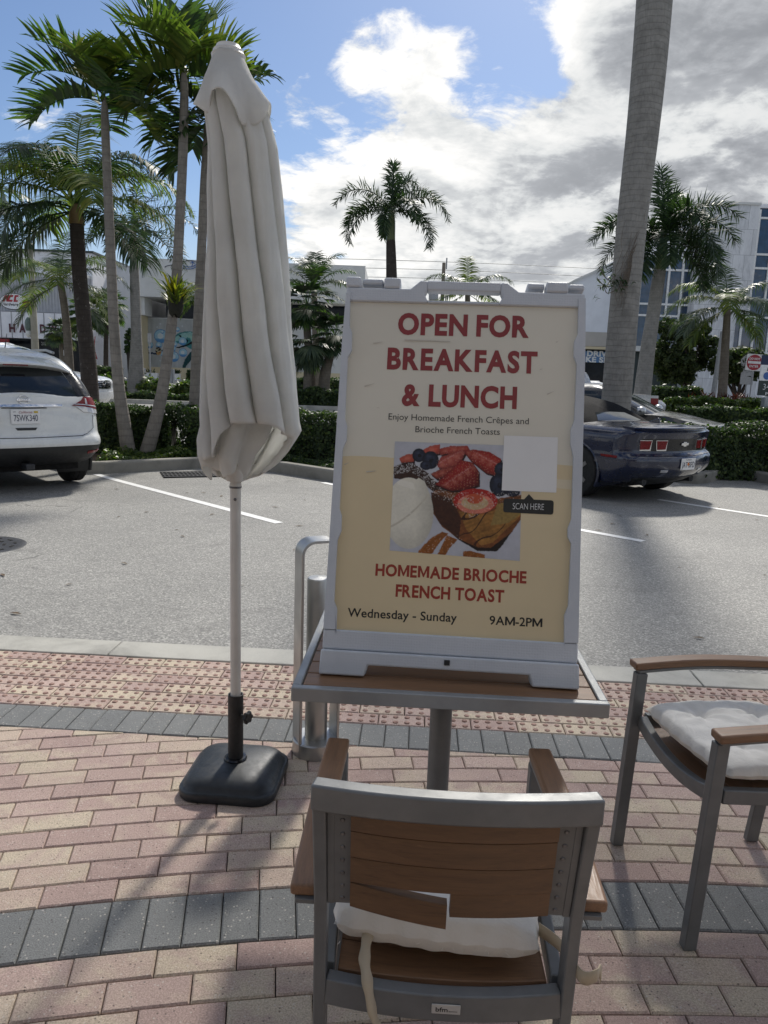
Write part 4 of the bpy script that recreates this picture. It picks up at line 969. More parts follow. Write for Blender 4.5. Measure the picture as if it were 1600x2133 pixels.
for k in range(10):
    x = rng.uniform(-.19, .17); p = Vector((x, -.222-.004*rng.random(), .478+.012*rng.random())); d = Vector((rng.normal(0, .005), -.002, rng.normal(-.006, .003))); mb.tube([p, p+d*.5+Vector((0, -.001, 0)), p+d], .0005, 4, caps=False)
mb.build('frayed_thread', M['cushion'], cu1)
cu2 = thing('seat_cushion', 'clean off-white tufted cushion lying on the chair at the right edge', 'cushion', (c2.x, c2.y, 0), yaw2)
o = cushion_mesh(.42, .43, .085, 5.0).build('cover', M['cushion'], cu2, ang=70); o.location = (.0, .012, .485); o.rotation_euler = (R(2), 0, R(5))
# ================================================================== VEHICLES
class Shell:
    """body surface described by plan outlines at rising heights: rear y, front y, half width, corner radii, bow of the ends"""
    KEYS = ('r', 'f', 'hw', 'cr', 'cf', 'br', 'bf')
    def __init__(s, levels, drop=None):
        s.z = [l[0] for l in levels]; s.p = np.array([l[1:] for l in levels], float); s.drop = drop
    def par(s, z):
        z = min(max(z, s.z[0]), s.z[-1]); i = int(np.searchsorted(s.z, z)-1); i = min(max(i, 0), len(s.z)-2)
        t = (z-s.z[i])/(s.z[i+1]-s.z[i]); p0 = s.p[max(i-1, 0)]; p1 = s.p[i]; p2 = s.p[i+1]; p3 = s.p[min(i+2, len(s.z)-1)]
        m1 = (p2-p0)/(s.z[i+1]-s.z[max(i-1, 0)])*(s.z[i+1]-s.z[i]) if i > 0 else p2-p1
        m2 = (p3-p1)/(s.z[min(i+2, len(s.z)-1)]-s.z[i])*(s.z[i+1]-s.z[i]) if i+2 < len(s.z) else p2-p1
        return (2*t**3-3*t*t+1)*p1+(t**3-2*t*t+t)*m1+(-2*t**3+3*t*t)*p2+(t**3-t*t)*m2
    def pt(s, t, z, side=1):
        r, f, hw, cr, cf, br, bf = s.par(z)
        def endx(u): return u
        if t <= 1: x = t*(hw-cr); y = r+br*(x/hw)**2
        elif t <= 2: a = (t-1)*math.pi/2; x = hw-cr+cr*math.sin(a); y0 = r+br*((hw-cr)/hw)**2; y = y0+(cr+br*.0)*(1-math.cos(a))
        elif t <= 3:
            y0 = r+br*((hw-cr)/hw)**2+cr; y1 = f-bf*((hw-cf)/hw)**2-cf; u = t-2; y = y0+(y1-y0)*u; x = hw-.012*(2*u-1)**2*0
        elif t <= 4: a = (t-3)*math.pi/2; x = hw-cf+cf*math.cos(a); y1 = f-bf*((hw-cf)/hw)**2-cf; y = y1+cf*math.sin(a)
        else: x = (5-t)*(hw-cf); y = f-bf*(x/hw)**2
        zz = z
        if s.drop: zz = z-s.drop(y, z)
        return Vector((x*side, y, zz))
    def nrm(s, t, z, side=1):
        e = .004; a = s.pt(min(t+e*4, 5), z)-s.pt(max(t-e*4, 0), z); b = s.pt(t, min(z+e, s.z[-1]))-s.pt(t, max(z-e, s.z[0]))
        n = a.cross(b); n = n.normalized() if n.length > 1e-9 else Vector((0, -1, 0)); n.x *= side
        return n
    def body(s, mb, z0, z1, nz, ts, cap=True, crown=0.0, skip=None, mi=0):
        rows = []
        for k in range(nz+1):
            z = z0+(z1-z0)*k/nz; R_ = [s.pt(t, z, 1) for t in ts]; L_ = [s.pt(t, z, -1) for t in ts][::-1]
            rows.append(R_+L_)
        n = len(rows[0]); base = len(mb.v); vs = [p for r in rows for p in r]; fs = []
        for i in range(nz):
            for k in range(n):
                f = (i*n+k, i*n+(k+1) % n, (i+1)*n+(k+1) % n, (i+1)*n+k)
                if skip:
                    c = sum((vs[q] for q in f), Vector())/4
                    if skip(c): continue
                fs.append(f)
        mb.add(vs, fs, mi)
        if cap:
            top = rows[-1]; m = len(ts); R_ = top[:m]; L_ = top[m:][::-1]; g = []
            for a, b in zip(R_, L_):
                g.append([a+(b-a)*u+Vector((0, 0, crown*(1-(2*u-1)**2))) for u in np.linspace(0, 1, 9)])
            mb.grid(g, mi)
    def patch(s, mb, q, off=.006, nt=8, nz=6, side=1, mi=0, thick=.012):
        (t0, z0), (t1, z1), (t2, z2), (t3, z3) = q; g = []; g2 = []
        for j in range(nz+1):
            v = j/nz; r = []; r2 = []
            for i in range(nt+1):
                u = i/nt; t = (t0*(1-u)+t1*u)*(1-v)+(t3*(1-u)+t2*u)*v; z = (z0*(1-u)+z1*u)*(1-v)+(z3*(1-u)+z2*u)*v
                p = s.pt(t, z, side); n = s.nrm(t, z, side); r.append(p+n*off); r2.append(p+n*(off-thick))
            g.append(r); g2.append(r2)
        mb.grid(g, mi); mb.grid([g[0], g2[0]], mi); mb.grid([g[-1], g2[-1]], mi); mb.grid([[a for a in (r[0] for r in g)], [a[0] for a in g2]], mi); mb.grid([[r[-1] for r in g], [r[-1] for r in g2]], mi)
        return mb
TS = list(np.linspace(0, 1, 9))+list(np.linspace(1, 2, 9))[1:]+list(np.linspace(2, 3, 61))[1:]+list(np.linspace(3, 4, 8))[1:]+list(np.linspace(4, 5, 7))[1:]
def wheel(parent, x, y, r, wd, name='wheel', rim=True):
    t = bpy.data.objects.new(name, None); COL.objects.link(t); t.parent = parent; t.location = (x, y, r); s = 1 if x > 0 else -1
    mb = MB(); w2 = wd/2
    mb.lathe([(r*.62, -w2*.9), (r*.80, -w2), (r*.93, -w2*.96), (r*.985, -w2*.80), (r, -w2*.62), (r*.985, -w2*.60), (r*.985, -w2*.5), (r, -w2*.48), (r, -w2*.05), (r*.985, -w2*.03), (r*.985, w2*.03), (r, w2*.05), (r, w2*.48), (r*.985, w2*.5), (r*.985, w2*.6), (r, w2*.62), (r*.985, w2*.80), (r*.93, w2*.96), (r*.80, w2), (r*.62, w2*.9)], 40, axis='X')
    mb.build('tyre', M['rubber'], t)
    mb = MB(); mb.lathe([(r*.66, -s*w2*.4), (r*.66, s*w2*.85), (r*.60, s*w2*.88), (r*.57, s*w2*.5), (.0, s*w2*.45)], 32, axis='X')
    for k in range(5):
        a = 2*math.pi*k/5; mb.sweep([(s*w2*.75, .05*math.cos(a), .05*math.sin(a)), (s*w2*.82, r*.6*math.cos(a), r*.6*math.sin(a))], .05, .03, up=(1, 0, 0))
    mb.lathe([(0, s*w2*.9), (.05, s*w2*.88), (.06, s*w2*.6)], 16, axis='X')
    mb.build('rim', M['rim'], t); return t
M['rim'] = pmat('alloy_rim', (.22, .22, .23), .35, .8)
def archskip(wy, rz, rad, hwmin):
    def f(c):
        return abs(c.x) > hwmin and any((c.y-y)**2+(c.z-rz)**2 < rad*rad for y in wy)
    return f
def arches(car, wy, rz, rad, hw, mat):
    for y in wy:
        for s in (-1, 1):
            mb = MB()
            pts = [(s*hw, y+rad*math.cos(a), rz+rad*math.sin(a)) for a in np.linspace(-.45, math.pi+.45, 25)]
            mb.sweep(pts, .05, .028, up=(1, 0, 0)) if False else mb.tube(pts, .020, 8)
            g = [[(s*hw*k, y+(rad-.005)*math.cos(a), rz+(rad-.005)*math.sin(a)) for a in np.linspace(-.5, math.pi+.5, 25)] for k in (1.0, .55)]
            mb.grid(g)
            mb.build('wheel_arch', mat, car)
def plate_(car, x, y, z, rot, lines, bgc, name='licence_plate', w_=.305, h_=.155, extra=None):
    e = bpy.data.objects.new(name, None); COL.objects.link(e); e.parent = car; e.location = (x, y, z); e.rotation_euler = rot
    mb = MB(); mb.box((0, 0, 0), (w_, .008, h_)); p = mb.build('plate', bgc, e, bevel=.003)
    for (s, mat, x0, x1, zb, cap, bold, sh) in lines: letters('lettering', s, mat, e, x0, x1, zb, cap, -.0065, 0, bold, sh)
    return e
def carpaint(name, col, metal=0., fl=0.):
    return pmat(name, col, .28, metal, .05, 3, coat=.8, spec=.5)
M['p_white'] = carpaint('white_car_paint', (.66, .67, .65)); M['p_navy'] = carpaint('navy_car_paint', (.003, .008, .034), .05)
M['p_dark'] = carpaint('dark_grey_car_paint', (.030, .031, .033), .3); M['p_silver'] = carpaint('silver_car_paint', (.42, .43, .44), .4); M['p_white2'] = carpaint('pale_car_paint', (.62, .64, .66))
M['clad'] = pmat('dark_plastic_cladding', (.020, .021, .022), .55, 0, .15, 12, bump=.2, bscale=400)
M['softtop'] = pmat('black_soft_top', (.007, .007, .008), .9, 0, .25, 30, bump=.5, bscale=500, spec=.1)
M['glass_sky'] = glassmat('tinted_car_glass', (.02, .026, .028), .03, .8)
M['yellow'] = pmat('yellow_sticker', (.55, .38, .03), .5); M['script_red'] = pmat('dark_red_script', (.30, .05, .06), .5); M['plate_ink'] = pmat('plate_ink', (.02, .025, .07), .5)
def smoothdrop(y0, y1, amt, zlo, zhi):
    def f(y, z):
        a = min(max((y-y0)/(y1-y0), 0), 1); a = a*a*(3-2*a); b = min(max((z-zlo)/(zhi-zlo), 0), 1); return amt*a*b
    return f

# ------------------------------------------------------------------ white suv
def build_suv(name, label, paint, x, y, ang, detail=True):
    car = thing(name, label, 'car', (x, y, gz(y)), ang)
    drop = smoothdrop(3.3, 4.5, .20, .7, 1.1)
    lo = Shell([(.28, .42, 4.35, .80, .25, .3, .10, .25), (.34, .22, 4.50, .86, .28, .35, .10, .25), (.44, .06, 4.58, .895, .26, .35, .10, .25), (.54, .00, 4.62, .915, .22, .35, .09, .22), (.60, -.01, 4.63, .920, .20, .35, .09, .2), (.66, .02, 4.62, .920, .20, .35, .09, .2),
                (.70, .06, 4.61, .918, .20, .35, .10, .2), (.82, .085, 4.60, .918, .20, .35, .10, .2), (.94, .10, 4.57, .915, .20, .35, .11, .2), (1.06, .13, 4.52, .90, .20, .35, .12, .2), (1.14, .17, 4.45, .88, .19, .35, .12, .2)], drop)
    sk = archskip((.92, 3.62), .36, .395, .62)
    mb = MB(); lo.body(mb, .56, 1.14, 22, TS, True, .05, sk); mb.build('body', paint, car, ang=40)
    mb = MB(); lo.body(mb, .30, .56, 9, TS, False, 0, sk); mb.build('lower_cladding', M['clad'], car, ang=40)
    up_ = Shell([(1.13, .17, 3.55, .875, .17, .3, .12, .22), (1.25, .26, 3.22, .845, .16, .3, .12, .2), (1.40, .40, 2.85, .785, .15, .3, .12, .2), (1.52, .52, 2.52, .715, .15, .3, .12, .2), (1.60, .62, 2.30, .65, .18, .3, .12, .2), (1.655, .75, 2.10, .55, .2, .3, .12, .2)])
    mb = MB(); up_.body(mb, 1.13, 1.655, 16, TS, True, .05); mb.build('cabin', paint, car, ang=40)
    mb = MB()
    g0 = [(0, 1.135), (.93, 1.135), (.90, 1.475), (0, 1.495)]
    for s in (1, -1): up_.patch(mb, g0, .005, 12, 8, s)
    mb.build('rear_window', M['glass'], car, ang=40)
    mb = MB()
    for s in (1, -1): up_.patch(mb, [(.93, 1.135), (2.0, 1.16), (1.98, 1.42), (.92, 1.49)], .007, 10, 8, s)
    mb.build_split('rear_pillar', M['black_gl'], car, by='x', ang=40)
    mb = MB()
    for s in (1, -1): up_.patch(mb, [(2.02, 1.17), (2.97, 1.17), (2.9, 1.50), (2.04, 1.48)], .006, 10, 6, s)
    mb.build_split('side_window', M['glass'], car, by='x', ang=40)
    mb = MB()
    for s in (1, -1): up_.patch(mb, [(4.06, 1.16), (5.0, 1.16), (5.0, 1.58), (4.06, 1.56)], .006, 8, 8, s)
    mb.build('windscreen', M['glass'], car, ang=40)
    if detail:
        sp = MB(); rows = []
        for u in np.linspace(-1, 1, 21):
            x_ = u*.66; yo = .36+.12*u*u; dz = -.05*u*u-.04*abs(u)**6
            rows.append([(x_, yo, 1.535+dz), (x_, yo-.008, 1.515+dz), (x_, yo+.06, 1.480+dz), (x_*1.0, yo+.30, 1.50+dz), (x_, yo+.45, 1.640+dz*.7), (x_, yo+.18, 1.602+dz)])
        sp.grid(rows, close=True); sp.add(rows[0], [tuple(range(6))]); sp.add(rows[-1], [tuple(range(6))]); sp.build('roof_spoiler', paint, car, ang=35)
        mb = MB(); mb.box((0, .375, 1.508), (.28, .03, .022)); mb.build('brake_light', M['red_lens'], car, bevel=.004)
        # tail lamps
        for s in (1, -1):
            e = MB(); lo.patch(e, [(.80, 1.035), (1.75, .975), (1.65, 1.125), (1.12, 1.135)], .016, 12, 5, s, thick=.03)
            tl = e.build('tail_light', M['red_lens'], car, ang=40)
            e = MB(); lo.patch(e, [(.98, .955), (1.78, .925), (1.77, .985), (.84, 1.038)], .014, 12, 3, s, thick=.03); e.build('reversing_lens', M['clear_lens'], tl, ang=40)
            e = MB(); lo.patch(e, [(.84, 1.045), (1.76, 1.005), (1.76, 1.018), (.84, 1.056)], .019, 12, 1, s, thick=.01); lo.patch(e, [(1.10, 1.05), (1.18, 1.05), (1.20, 1.11), (1.15, 1.12)], .019, 2, 3, s, thick=.01); e.build('lamp_trim', M['clear_lens'], tl, ang=40)
        mb = MB()
        for s in (1, -1): lo.patch(mb, [(0, 1.022), (.62, 1.024), (.62, 1.047), (0, 1.052)], .016, 8, 2, s, thick=.03)
        mb.build('chrome_strip', M['chrome'], car, ang=40)
        mb = MB()
        for s in (1, -1): lo.patch(mb, [(0, 1.006), (.36, 1.008), (.34, 1.016), (0, 1.016)], .010, 8, 1, s)
        lo.patch(mb, [(0, .665), (.9, .672), (.9, .678), (0, .671)], .003, 10, 1, 1); lo.patch(mb, [(0, .665), (.9, .672), (.9, .678), (0, .671)], .003, 10, 1, -1)
        for s in (1, -1): lo.patch(mb, [(.9, .672), (1.30, .76), (1.31, .765), (.9, .678)], .003, 8, 1, s); lo.patch(mb, [(1.30, .76), (1.33, .92), (1.345, .92), (1.312, .76)], .003, 2, 6, s)
        mb.build_split('hatch_seam', M['black_pl'], car, by='x')
        mb = MB()
        for s in (1, -1): lo.patch(mb, [(0, .755), (.14, .755), (.17, .785), (0, .785)], .004, 4, 2, s)
        mb.build('hatch_grip', M['clad'], car)
        pr = lo.pt(0, 1.11)
        em = bpy.data.objects.new('badge', None); COL.objects.link(em); em.parent = car; em.location = (0, pr.y-.016, 1.105); em.rotation_euler = (R(-14), 0, 0)
        mb = MB(); mb.tube([(.058*math.cos(a), 0, .050*math.sin(a)) for a in np.linspace(0, 2*math.pi, 41)], .0065, 8, caps=False); mb.build('badge_ring', M['chrome'], em)
        mb = MB(); mb.box((0, -.003, 0), (.148, .010, .026)); mb.build('badge_bar', M['chrome'], em, bevel=.003)
        letters('lettering', 'NISSAN', M['ink'], em, -.062, .062, -.008, .016, -.0085, 0, .02)
        py = lo.pt(0, .93).y
        pl = plate_(car, 0, py-.012, .915, (R(-4), 0, 0), [('7SWK340', M['plate_ink'], -.132, .132, -.052, .072, .0, 0), ('California', M['script_red'], -.075, .075, .038, .026, 0, .35), ('JUN', M['plate_ink'], -.135, -.11, .05, .012, 0, 0)], M['printwhite'], w_=.325, h_=.17)
        mb = MB(); mb.box((.115, -.0062, .052), (.045, .002, .022)); mb.build('sticker', M['yellow'], pl)
        mb = MB(); q = up_.pt(.0, 1.19); mb.sweep([(.33, .245, 1.185), (.08, .232, 1.195), (-.04, .225, 1.195)], .03, .035); mb.sweep([(.36, .25, 1.185), (.05, .235, 1.175)], .02, .02); mb.build('rear_wiper', M['black_pl'], car, bevel=.006)
        mb = MB(); mb.box((.0, .10, .33), (.10, .22, .07)); mb.build('tow_hitch', M['iron'], car, bevel=.01)
        mb = MB()
        for s in (1, -1): lo.patch(mb, [(1.15, .455), (1.72, .47), (1.70, .495), (1.12, .485)], .008, 8, 2, s)
        mb.build_split('rear_reflector', M['red_lens'], car, by='x', ang=40)
        mb = MB(); mb.tube([(.02, .86, 1.67), (.02, .81, 1.72), (.02, .72, 1.87)], [.012, .006, .003], 8); mb.lathe([(.035, 0), (.03, .02), (.012, .03)], 12, (.02, .87, 1.655)); mb.build('aerial', M['black_pl'], car)
        mb = MB()
        for s in (1, -1): mb.sweep([(s*.60, .85, 1.665), (s*.62, 1.2, 1.70), (s*.62, 2.0, 1.69), (s*.60, 2.3, 1.655)], .03, .03)
        mb.build_split('roof_rail', M['alu'], car, by='x', bevel=.006)
        # dim cabin shapes behind the glass are part of the tint; seats read as darker forms
    mb = MB(); mb.box((0, 2.3, .38), (1.35, 3.9, .28)); mb.build('underbody', M['void'], car, smooth=False)
    arches(car, (.92, 3.62), .36, .40, .905, M['clad'])
    for yy in (.92, 3.62):
        for s in (-1, 1): wheel(car, s*.79, yy, .36, .235)
    return car, lo, up_
tp = G(169, 1006); H45 = R(42); fwd = Vector((-math.sin(H45), math.cos(H45), 0)); rgt = Vector((math.cos(H45), math.sin(H45), 0))
q = tp-rgt*.82-fwd*.80-Vector((.05, 0, 0))
build_suv('parked_suv', 'white parked suv seen from behind with dark rear window and a white licence plate', M['p_white'], q.x, q.y, H45)

# ------------------------------------------------------------------ big pale suv facing right, beyond the island
def build_front_suv():
    c = Yp(180, 806, 20.5); ang = R(-98); hd = Vector((-math.sin(ang), math.cos(ang), 0)); L = 5.2
    q = Vector((c.x, c.y, 0))-hd*5.1+Vector((hd.y, -hd.x, 0))*-.75
    car = thing('parked_suv', 'tall pale suv facing right with chrome grille, half hidden behind the white one', 'car', (q.x, q.y, gz(q.y)), ang)
    drop = smoothdrop(3.6, 5.0, .14, .8, 1.2)
    lo = Shell([(.35, .15, 5.0, .95, .2, .3, .1, .2), (.6, .0, 5.15, .99, .2, .3, .1, .2), (.9, .02, 5.17, 1.0, .2, .3, .1, .2), (1.15, .06, 5.12, .99, .2, .35, .1, .2), (1.22, .1, 5.0, .97, .2, .35, .1, .2)], drop)
    sk = archskip((1.0, 4.15), .40, .44, .7)
    mb = MB(); lo.body(mb, .35, 1.22, 20, TS, True, .05, sk); mb.build('body', M['p_white2'], car, ang=40)
    up_ = Shell([(1.21, .1, 3.95, .95, .2, .3, .1, .2), (1.45, .2, 3.5, .90, .2, .3, .1, .2), (1.72, .35, 2.95, .80, .2, .3, .1, .2), (1.84, .5, 2.65, .70, .25, .3, .1, .2), (1.90, .7, 2.4, .58, .25, .3, .1, .2)])
    mb = MB(); up_.body(mb, 1.21, 1.90, 16, TS, True, .05); mb.build('cabin', M['p_white2'], car, ang=40)
    mb = MB()
    for s in (1, -1): up_.patch(mb, [(2.05, 1.25), (2.97, 1.25), (2.85, 1.72), (2.05, 1.72)], .006, 12, 6, s)
    mb.build_split('side_window', M['glass_sky'], car, by='x', ang=40)
    mb = MB()
    for s in (1, -1): up_.patch(mb, [(4.05, 1.25), (5, 1.25), (5, 1.83), (4.05, 1.80)], .006, 8, 8, s)
    mb.build('windscreen', M['glass_sky'], car, ang=40)
    mb = MB()
    for s in (1, -1): lo.patch(mb, [(4.35, .78), (5, .78), (5, 1.10), (4.25, 1.10)], .015, 8, 4, s)
    gr = mb.build('grille', M['black_gl'], car)
    mb = MB()
    for z in (.80, .88, .96, 1.04, 1.10):
        for s in (1, -1): lo.patch(mb, [(4.32, z-.014), (5, z-.014), (5, z+.014), (4.30, z+.014)], .030, 8, 1, s, thick=.02)
    mb.build('grille_bar', M['chrome'], gr)
    mb = MB(); p = lo.pt(5, .95); mb.tube([(.075*math.cos(a), p.y+.045, .95+.05*math.sin(a)) for a in np.linspace(0, 6.283, 25)], .012, 6); mb.build('badge', M['chrome'], gr)
    for s in (1, -1):
        mb = MB(); lo.patch(mb, [(3.55, .88), (4.20, .90), (4.18, 1.06), (3.35, 1.08)], .015, 8, 4, s); mb.build('headlight', M['clear_lens'], car)
    mb = MB()
    for s in (1, -1): lo.patch(mb, [(3.2, .52), (5, .52), (5, .70), (3.2, .70)], .05, 14, 3, s, thick=.06)
    mb.build('front_bumper', M['p_white2'], car, ang=40)
    mb = MB(); mb.box((0, 2.6, .45), (1.4, 4.4, .3)); mb.build('underbody', M['void'], car, smooth=False)
    arches(car, (1.0, 4.15), .40, .44, .985, M['clad'])
    for yy in (1.0, 4.15):
        for s in (-1, 1): wheel(car, s*.85, yy, .40, .27)
build_front_suv()

# ------------------------------------------------------------------ navy convertible
def build_convertible():
    ang = R(35); fw_ = Vector((-math.sin(ang), math.cos(ang), 0)); rt = Vector((math.cos(ang), math.sin(ang), 0))
    q = Pz(1437, 926, .70)+fw_*.06
    car = thing('convertible_car', 'navy blue convertible with black soft top, parked behind the menu sign', 'car', (q.x, q.y, gz(q.y)), ang)
    drop0 = smoothdrop(3.3, 4.8, .18, .6, .95)
    lo = Shell([(.20, .42, 4.4, .84, .30, .3, .26, .3), (.27, .22, 4.6, .90, .32, .35, .28, .3), (.36, .06, 4.75, .925, .30, .35, .30, .28), (.46, -.04, 4.8, .945, .28, .35, .31, .25), (.56, -.06, 4.82, .955, .27, .35, .31, .25), (.63, -.04, 4.82, .955, .26, .35, .30, .25),
                (.665, .02, 4.81, .952, .26, .35, .29, .25), (.76, .03, 4.78, .95, .26, .35, .29, .25), (.86, .02, 4.75, .945, .25, .35, .28, .25), (.915, .0, 4.7, .93, .24, .35, .28, .25), (.955, .005, 4.65, .90, .24, .35, .27, .25), (.985, .08, 4.6, .85, .26, .35, .26, .25)], drop0)
    sk = archskip((1.02, 3.87), .36, .385, .66)
    mb = MB(); lo.body(mb, .20, .985, 34, TS, True, .055, sk); mb.build('body', M['p_navy'], car, ang=40)
    up_ = Shell([(.98, .98, 3.15, .80, .25, .3, .10, .15), (1.06, 1.12, 2.95, .77, .25, .3, .10, .15), (1.16, 1.34, 2.72, .72, .25, .3, .10, .15), (1.25, 1.58, 2.58, .67, .25, .3, .10, .15), (1.31, 1.9, 2.48, .60, .2, .2, .08, .1), (1.345, 2.1, 2.42, .52, .2, .2, .06, .1)])
    mb = MB(); up_.body(mb, .98, 1.345, 16, TS, True, .04); mb.build('soft_top', M['softtop'], car, ang=40)
    mb = MB()
    for s in (1, -1): up_.patch(mb, [(0, 1.025), (.90, 1.025), (.66, 1.125), (0, 1.135)], .008, 10, 8, s)
    mb.build('rear_window', M['glass_sky'], car, ang=60)
    mb = MB()
    for s in (1, -1): up_.patch(mb, [(2.66, 1.02), (3.0, 1.02), (2.9, 1.22), (2.68, 1.20)], .006, 8, 5, s)
    mb.build_split('side_window', M['glass'], car, by='x')
    mb = MB(); 
    for s in (1, -1): up_.patch(mb, [(4.1, 1.0), (5, 1.0), (5, 1.29), (4.1, 1.27)], .006, 8, 5, s)
    mb.build('windscreen', M['glass'], car)
    rows = []                                                  # lip spoiler along the tail
    for u in np.linspace(-1, 1, 25):
        x_ = u*.80; y0 = -.015+.235*u*u; dz = -.010*u*u
        rows.append([(x_, y0, 1.012+dz), (x_, y0-.012, 1.002+dz), (x_, y0+.03, .962+dz), (x_, y0+.16, .985+dz), (x_, y0+.20, 1.020+dz)])
    mb = MB(); mb.grid(rows, close=True); mb.add(rows[0], [tuple(range(5))]); mb.add(rows[-1], [tuple(range(5))]); mb.build('tail_spoiler', M['p_navy'], car, ang=40)
    mb = MB()
    for s in (1, -1): lo.patch(mb, [(0, .70), (1.0, .70), (1.0, .86), (0, .86)], .002, 10, 4, s)
    mb.build('tail_panel', M['black_gl'], car)
    for s in (1, -1):
        for t0, t1 in ((.46, .72), (.80, 1.10)):
            mb = MB(); lo.patch(mb, [(t0+.015, .705), (t1-.03, .705), (t1, .845), (t0, .845)], .010, 5, 4, s, thick=.02); bz = mb.build('tail_light', M['chrome'], car)
            mb = MB(); lo.patch(mb, [(t0+.04, .725), (t1-.045, .72), (t1-.02, .838), (t0+.012, .838)], .016, 5, 4, s, thick=.02); mb.build('red_lens', M['red_lens'], bz)
    bt = lo.pt(0, .80).y
    mb = MB(); mb.prism([(-.075, -.016), (-.03, -.016), (-.026, -.030), (.034, -.030), (.031, -.016), (.075, -.016), (.083, .016), (.036, .016), (.033, .030), (-.028, .030), (-.031, .016), (-.067, .016)], bt-.022, bt-.008)
    o = mb.build('badge', M['chrome'], car, bevel=.002); o.location = (0, 0, .79)
    mb = MB()
    for s in (1, -1): lo.patch(mb, [(0, .635), (1.45, .640), (1.4, .668), (0, .672)], .006, 16, 2, s)
    mb.build('bumper_ledge', M['p_navy'], car)
    py = lo.pt(0, .50).y
    plate_(car, 0, py-.010, .535, (R(3), 0, 0), [('JAT BFD', M['plate_ink'], -.135, .135, -.045, .075, .0, 0), ('FLORIDA', M['plate_ink'], -.06, .06, .050, .016, 0, 0)], M['printwhite'])
    mb = MB(); mb.lathe([(0, -.002), (.022, -.001), (.02, .002)], 14, (0, py-.016, .535), 'Y'); mb.build('plate_emblem', M['orange'], car)
    mb = MB()
    for s in (1, -1): lo.patch(mb, [(0, .22), (1.05, .24), (1.25, .345), (0, .345)], .008, 14, 3, s)
    mb.build('diffuser', M['clad'], car)
    for s in (1, -1):
        mb = MB(); p = lo.pt(.88, .29, s); mb.lathe([(.045, -.05), (.050, -.055), (.050, .15), (.040, .15), (.040, -.05)], 20, (p.x, p.y-.01, .285), 'Y'); mb.build('exhaust_tip', M['iron'], car)
    for s in (1, -1):
        mb = MB(); lo.patch(mb, [(1.92, .605), (2.055, .605), (2.055, .635), (1.90, .635)], .006, 4, 2, s); mb.build('side_marker', M['red_lens'], car)
        mb = MB(); lo.patch(mb, [(.50, .43), (.66, .43), (.66, .46), (.50, .46)], .008, 3, 2, s); mb.build('rear_reflector', M['clear_lens'], car)
    mb = MB(); mb.prism([(.42, 1.03), (.62, 1.035), (.46, 1.11), (.44, 1.11)], -.016, .016, plane='YZ'); mb.build('aerial_fin', M['p_navy'], car, bevel=.008)
    mb = MB(); mb.box((0, .60, 1.034), (.36, .035, .014)); mb.build('brake_light', M['red_lens'], car, bevel=.004)
    mb = MB(); mb.box((0, 2.4, .32), (1.4, 4.0, .22)); mb.build('underbody', M['void'], car, smooth=False)
    arches(car, (1.02, 3.87), .36, .39, .94, M['p_navy'])
    for yy in (1.02, 3.87):
        for s in (-1, 1): wheel(car, s*.83, yy, .36, .25)
M['orange'] = pmat('orange_print', (.6, .18, .02), .5)
build_convertible()

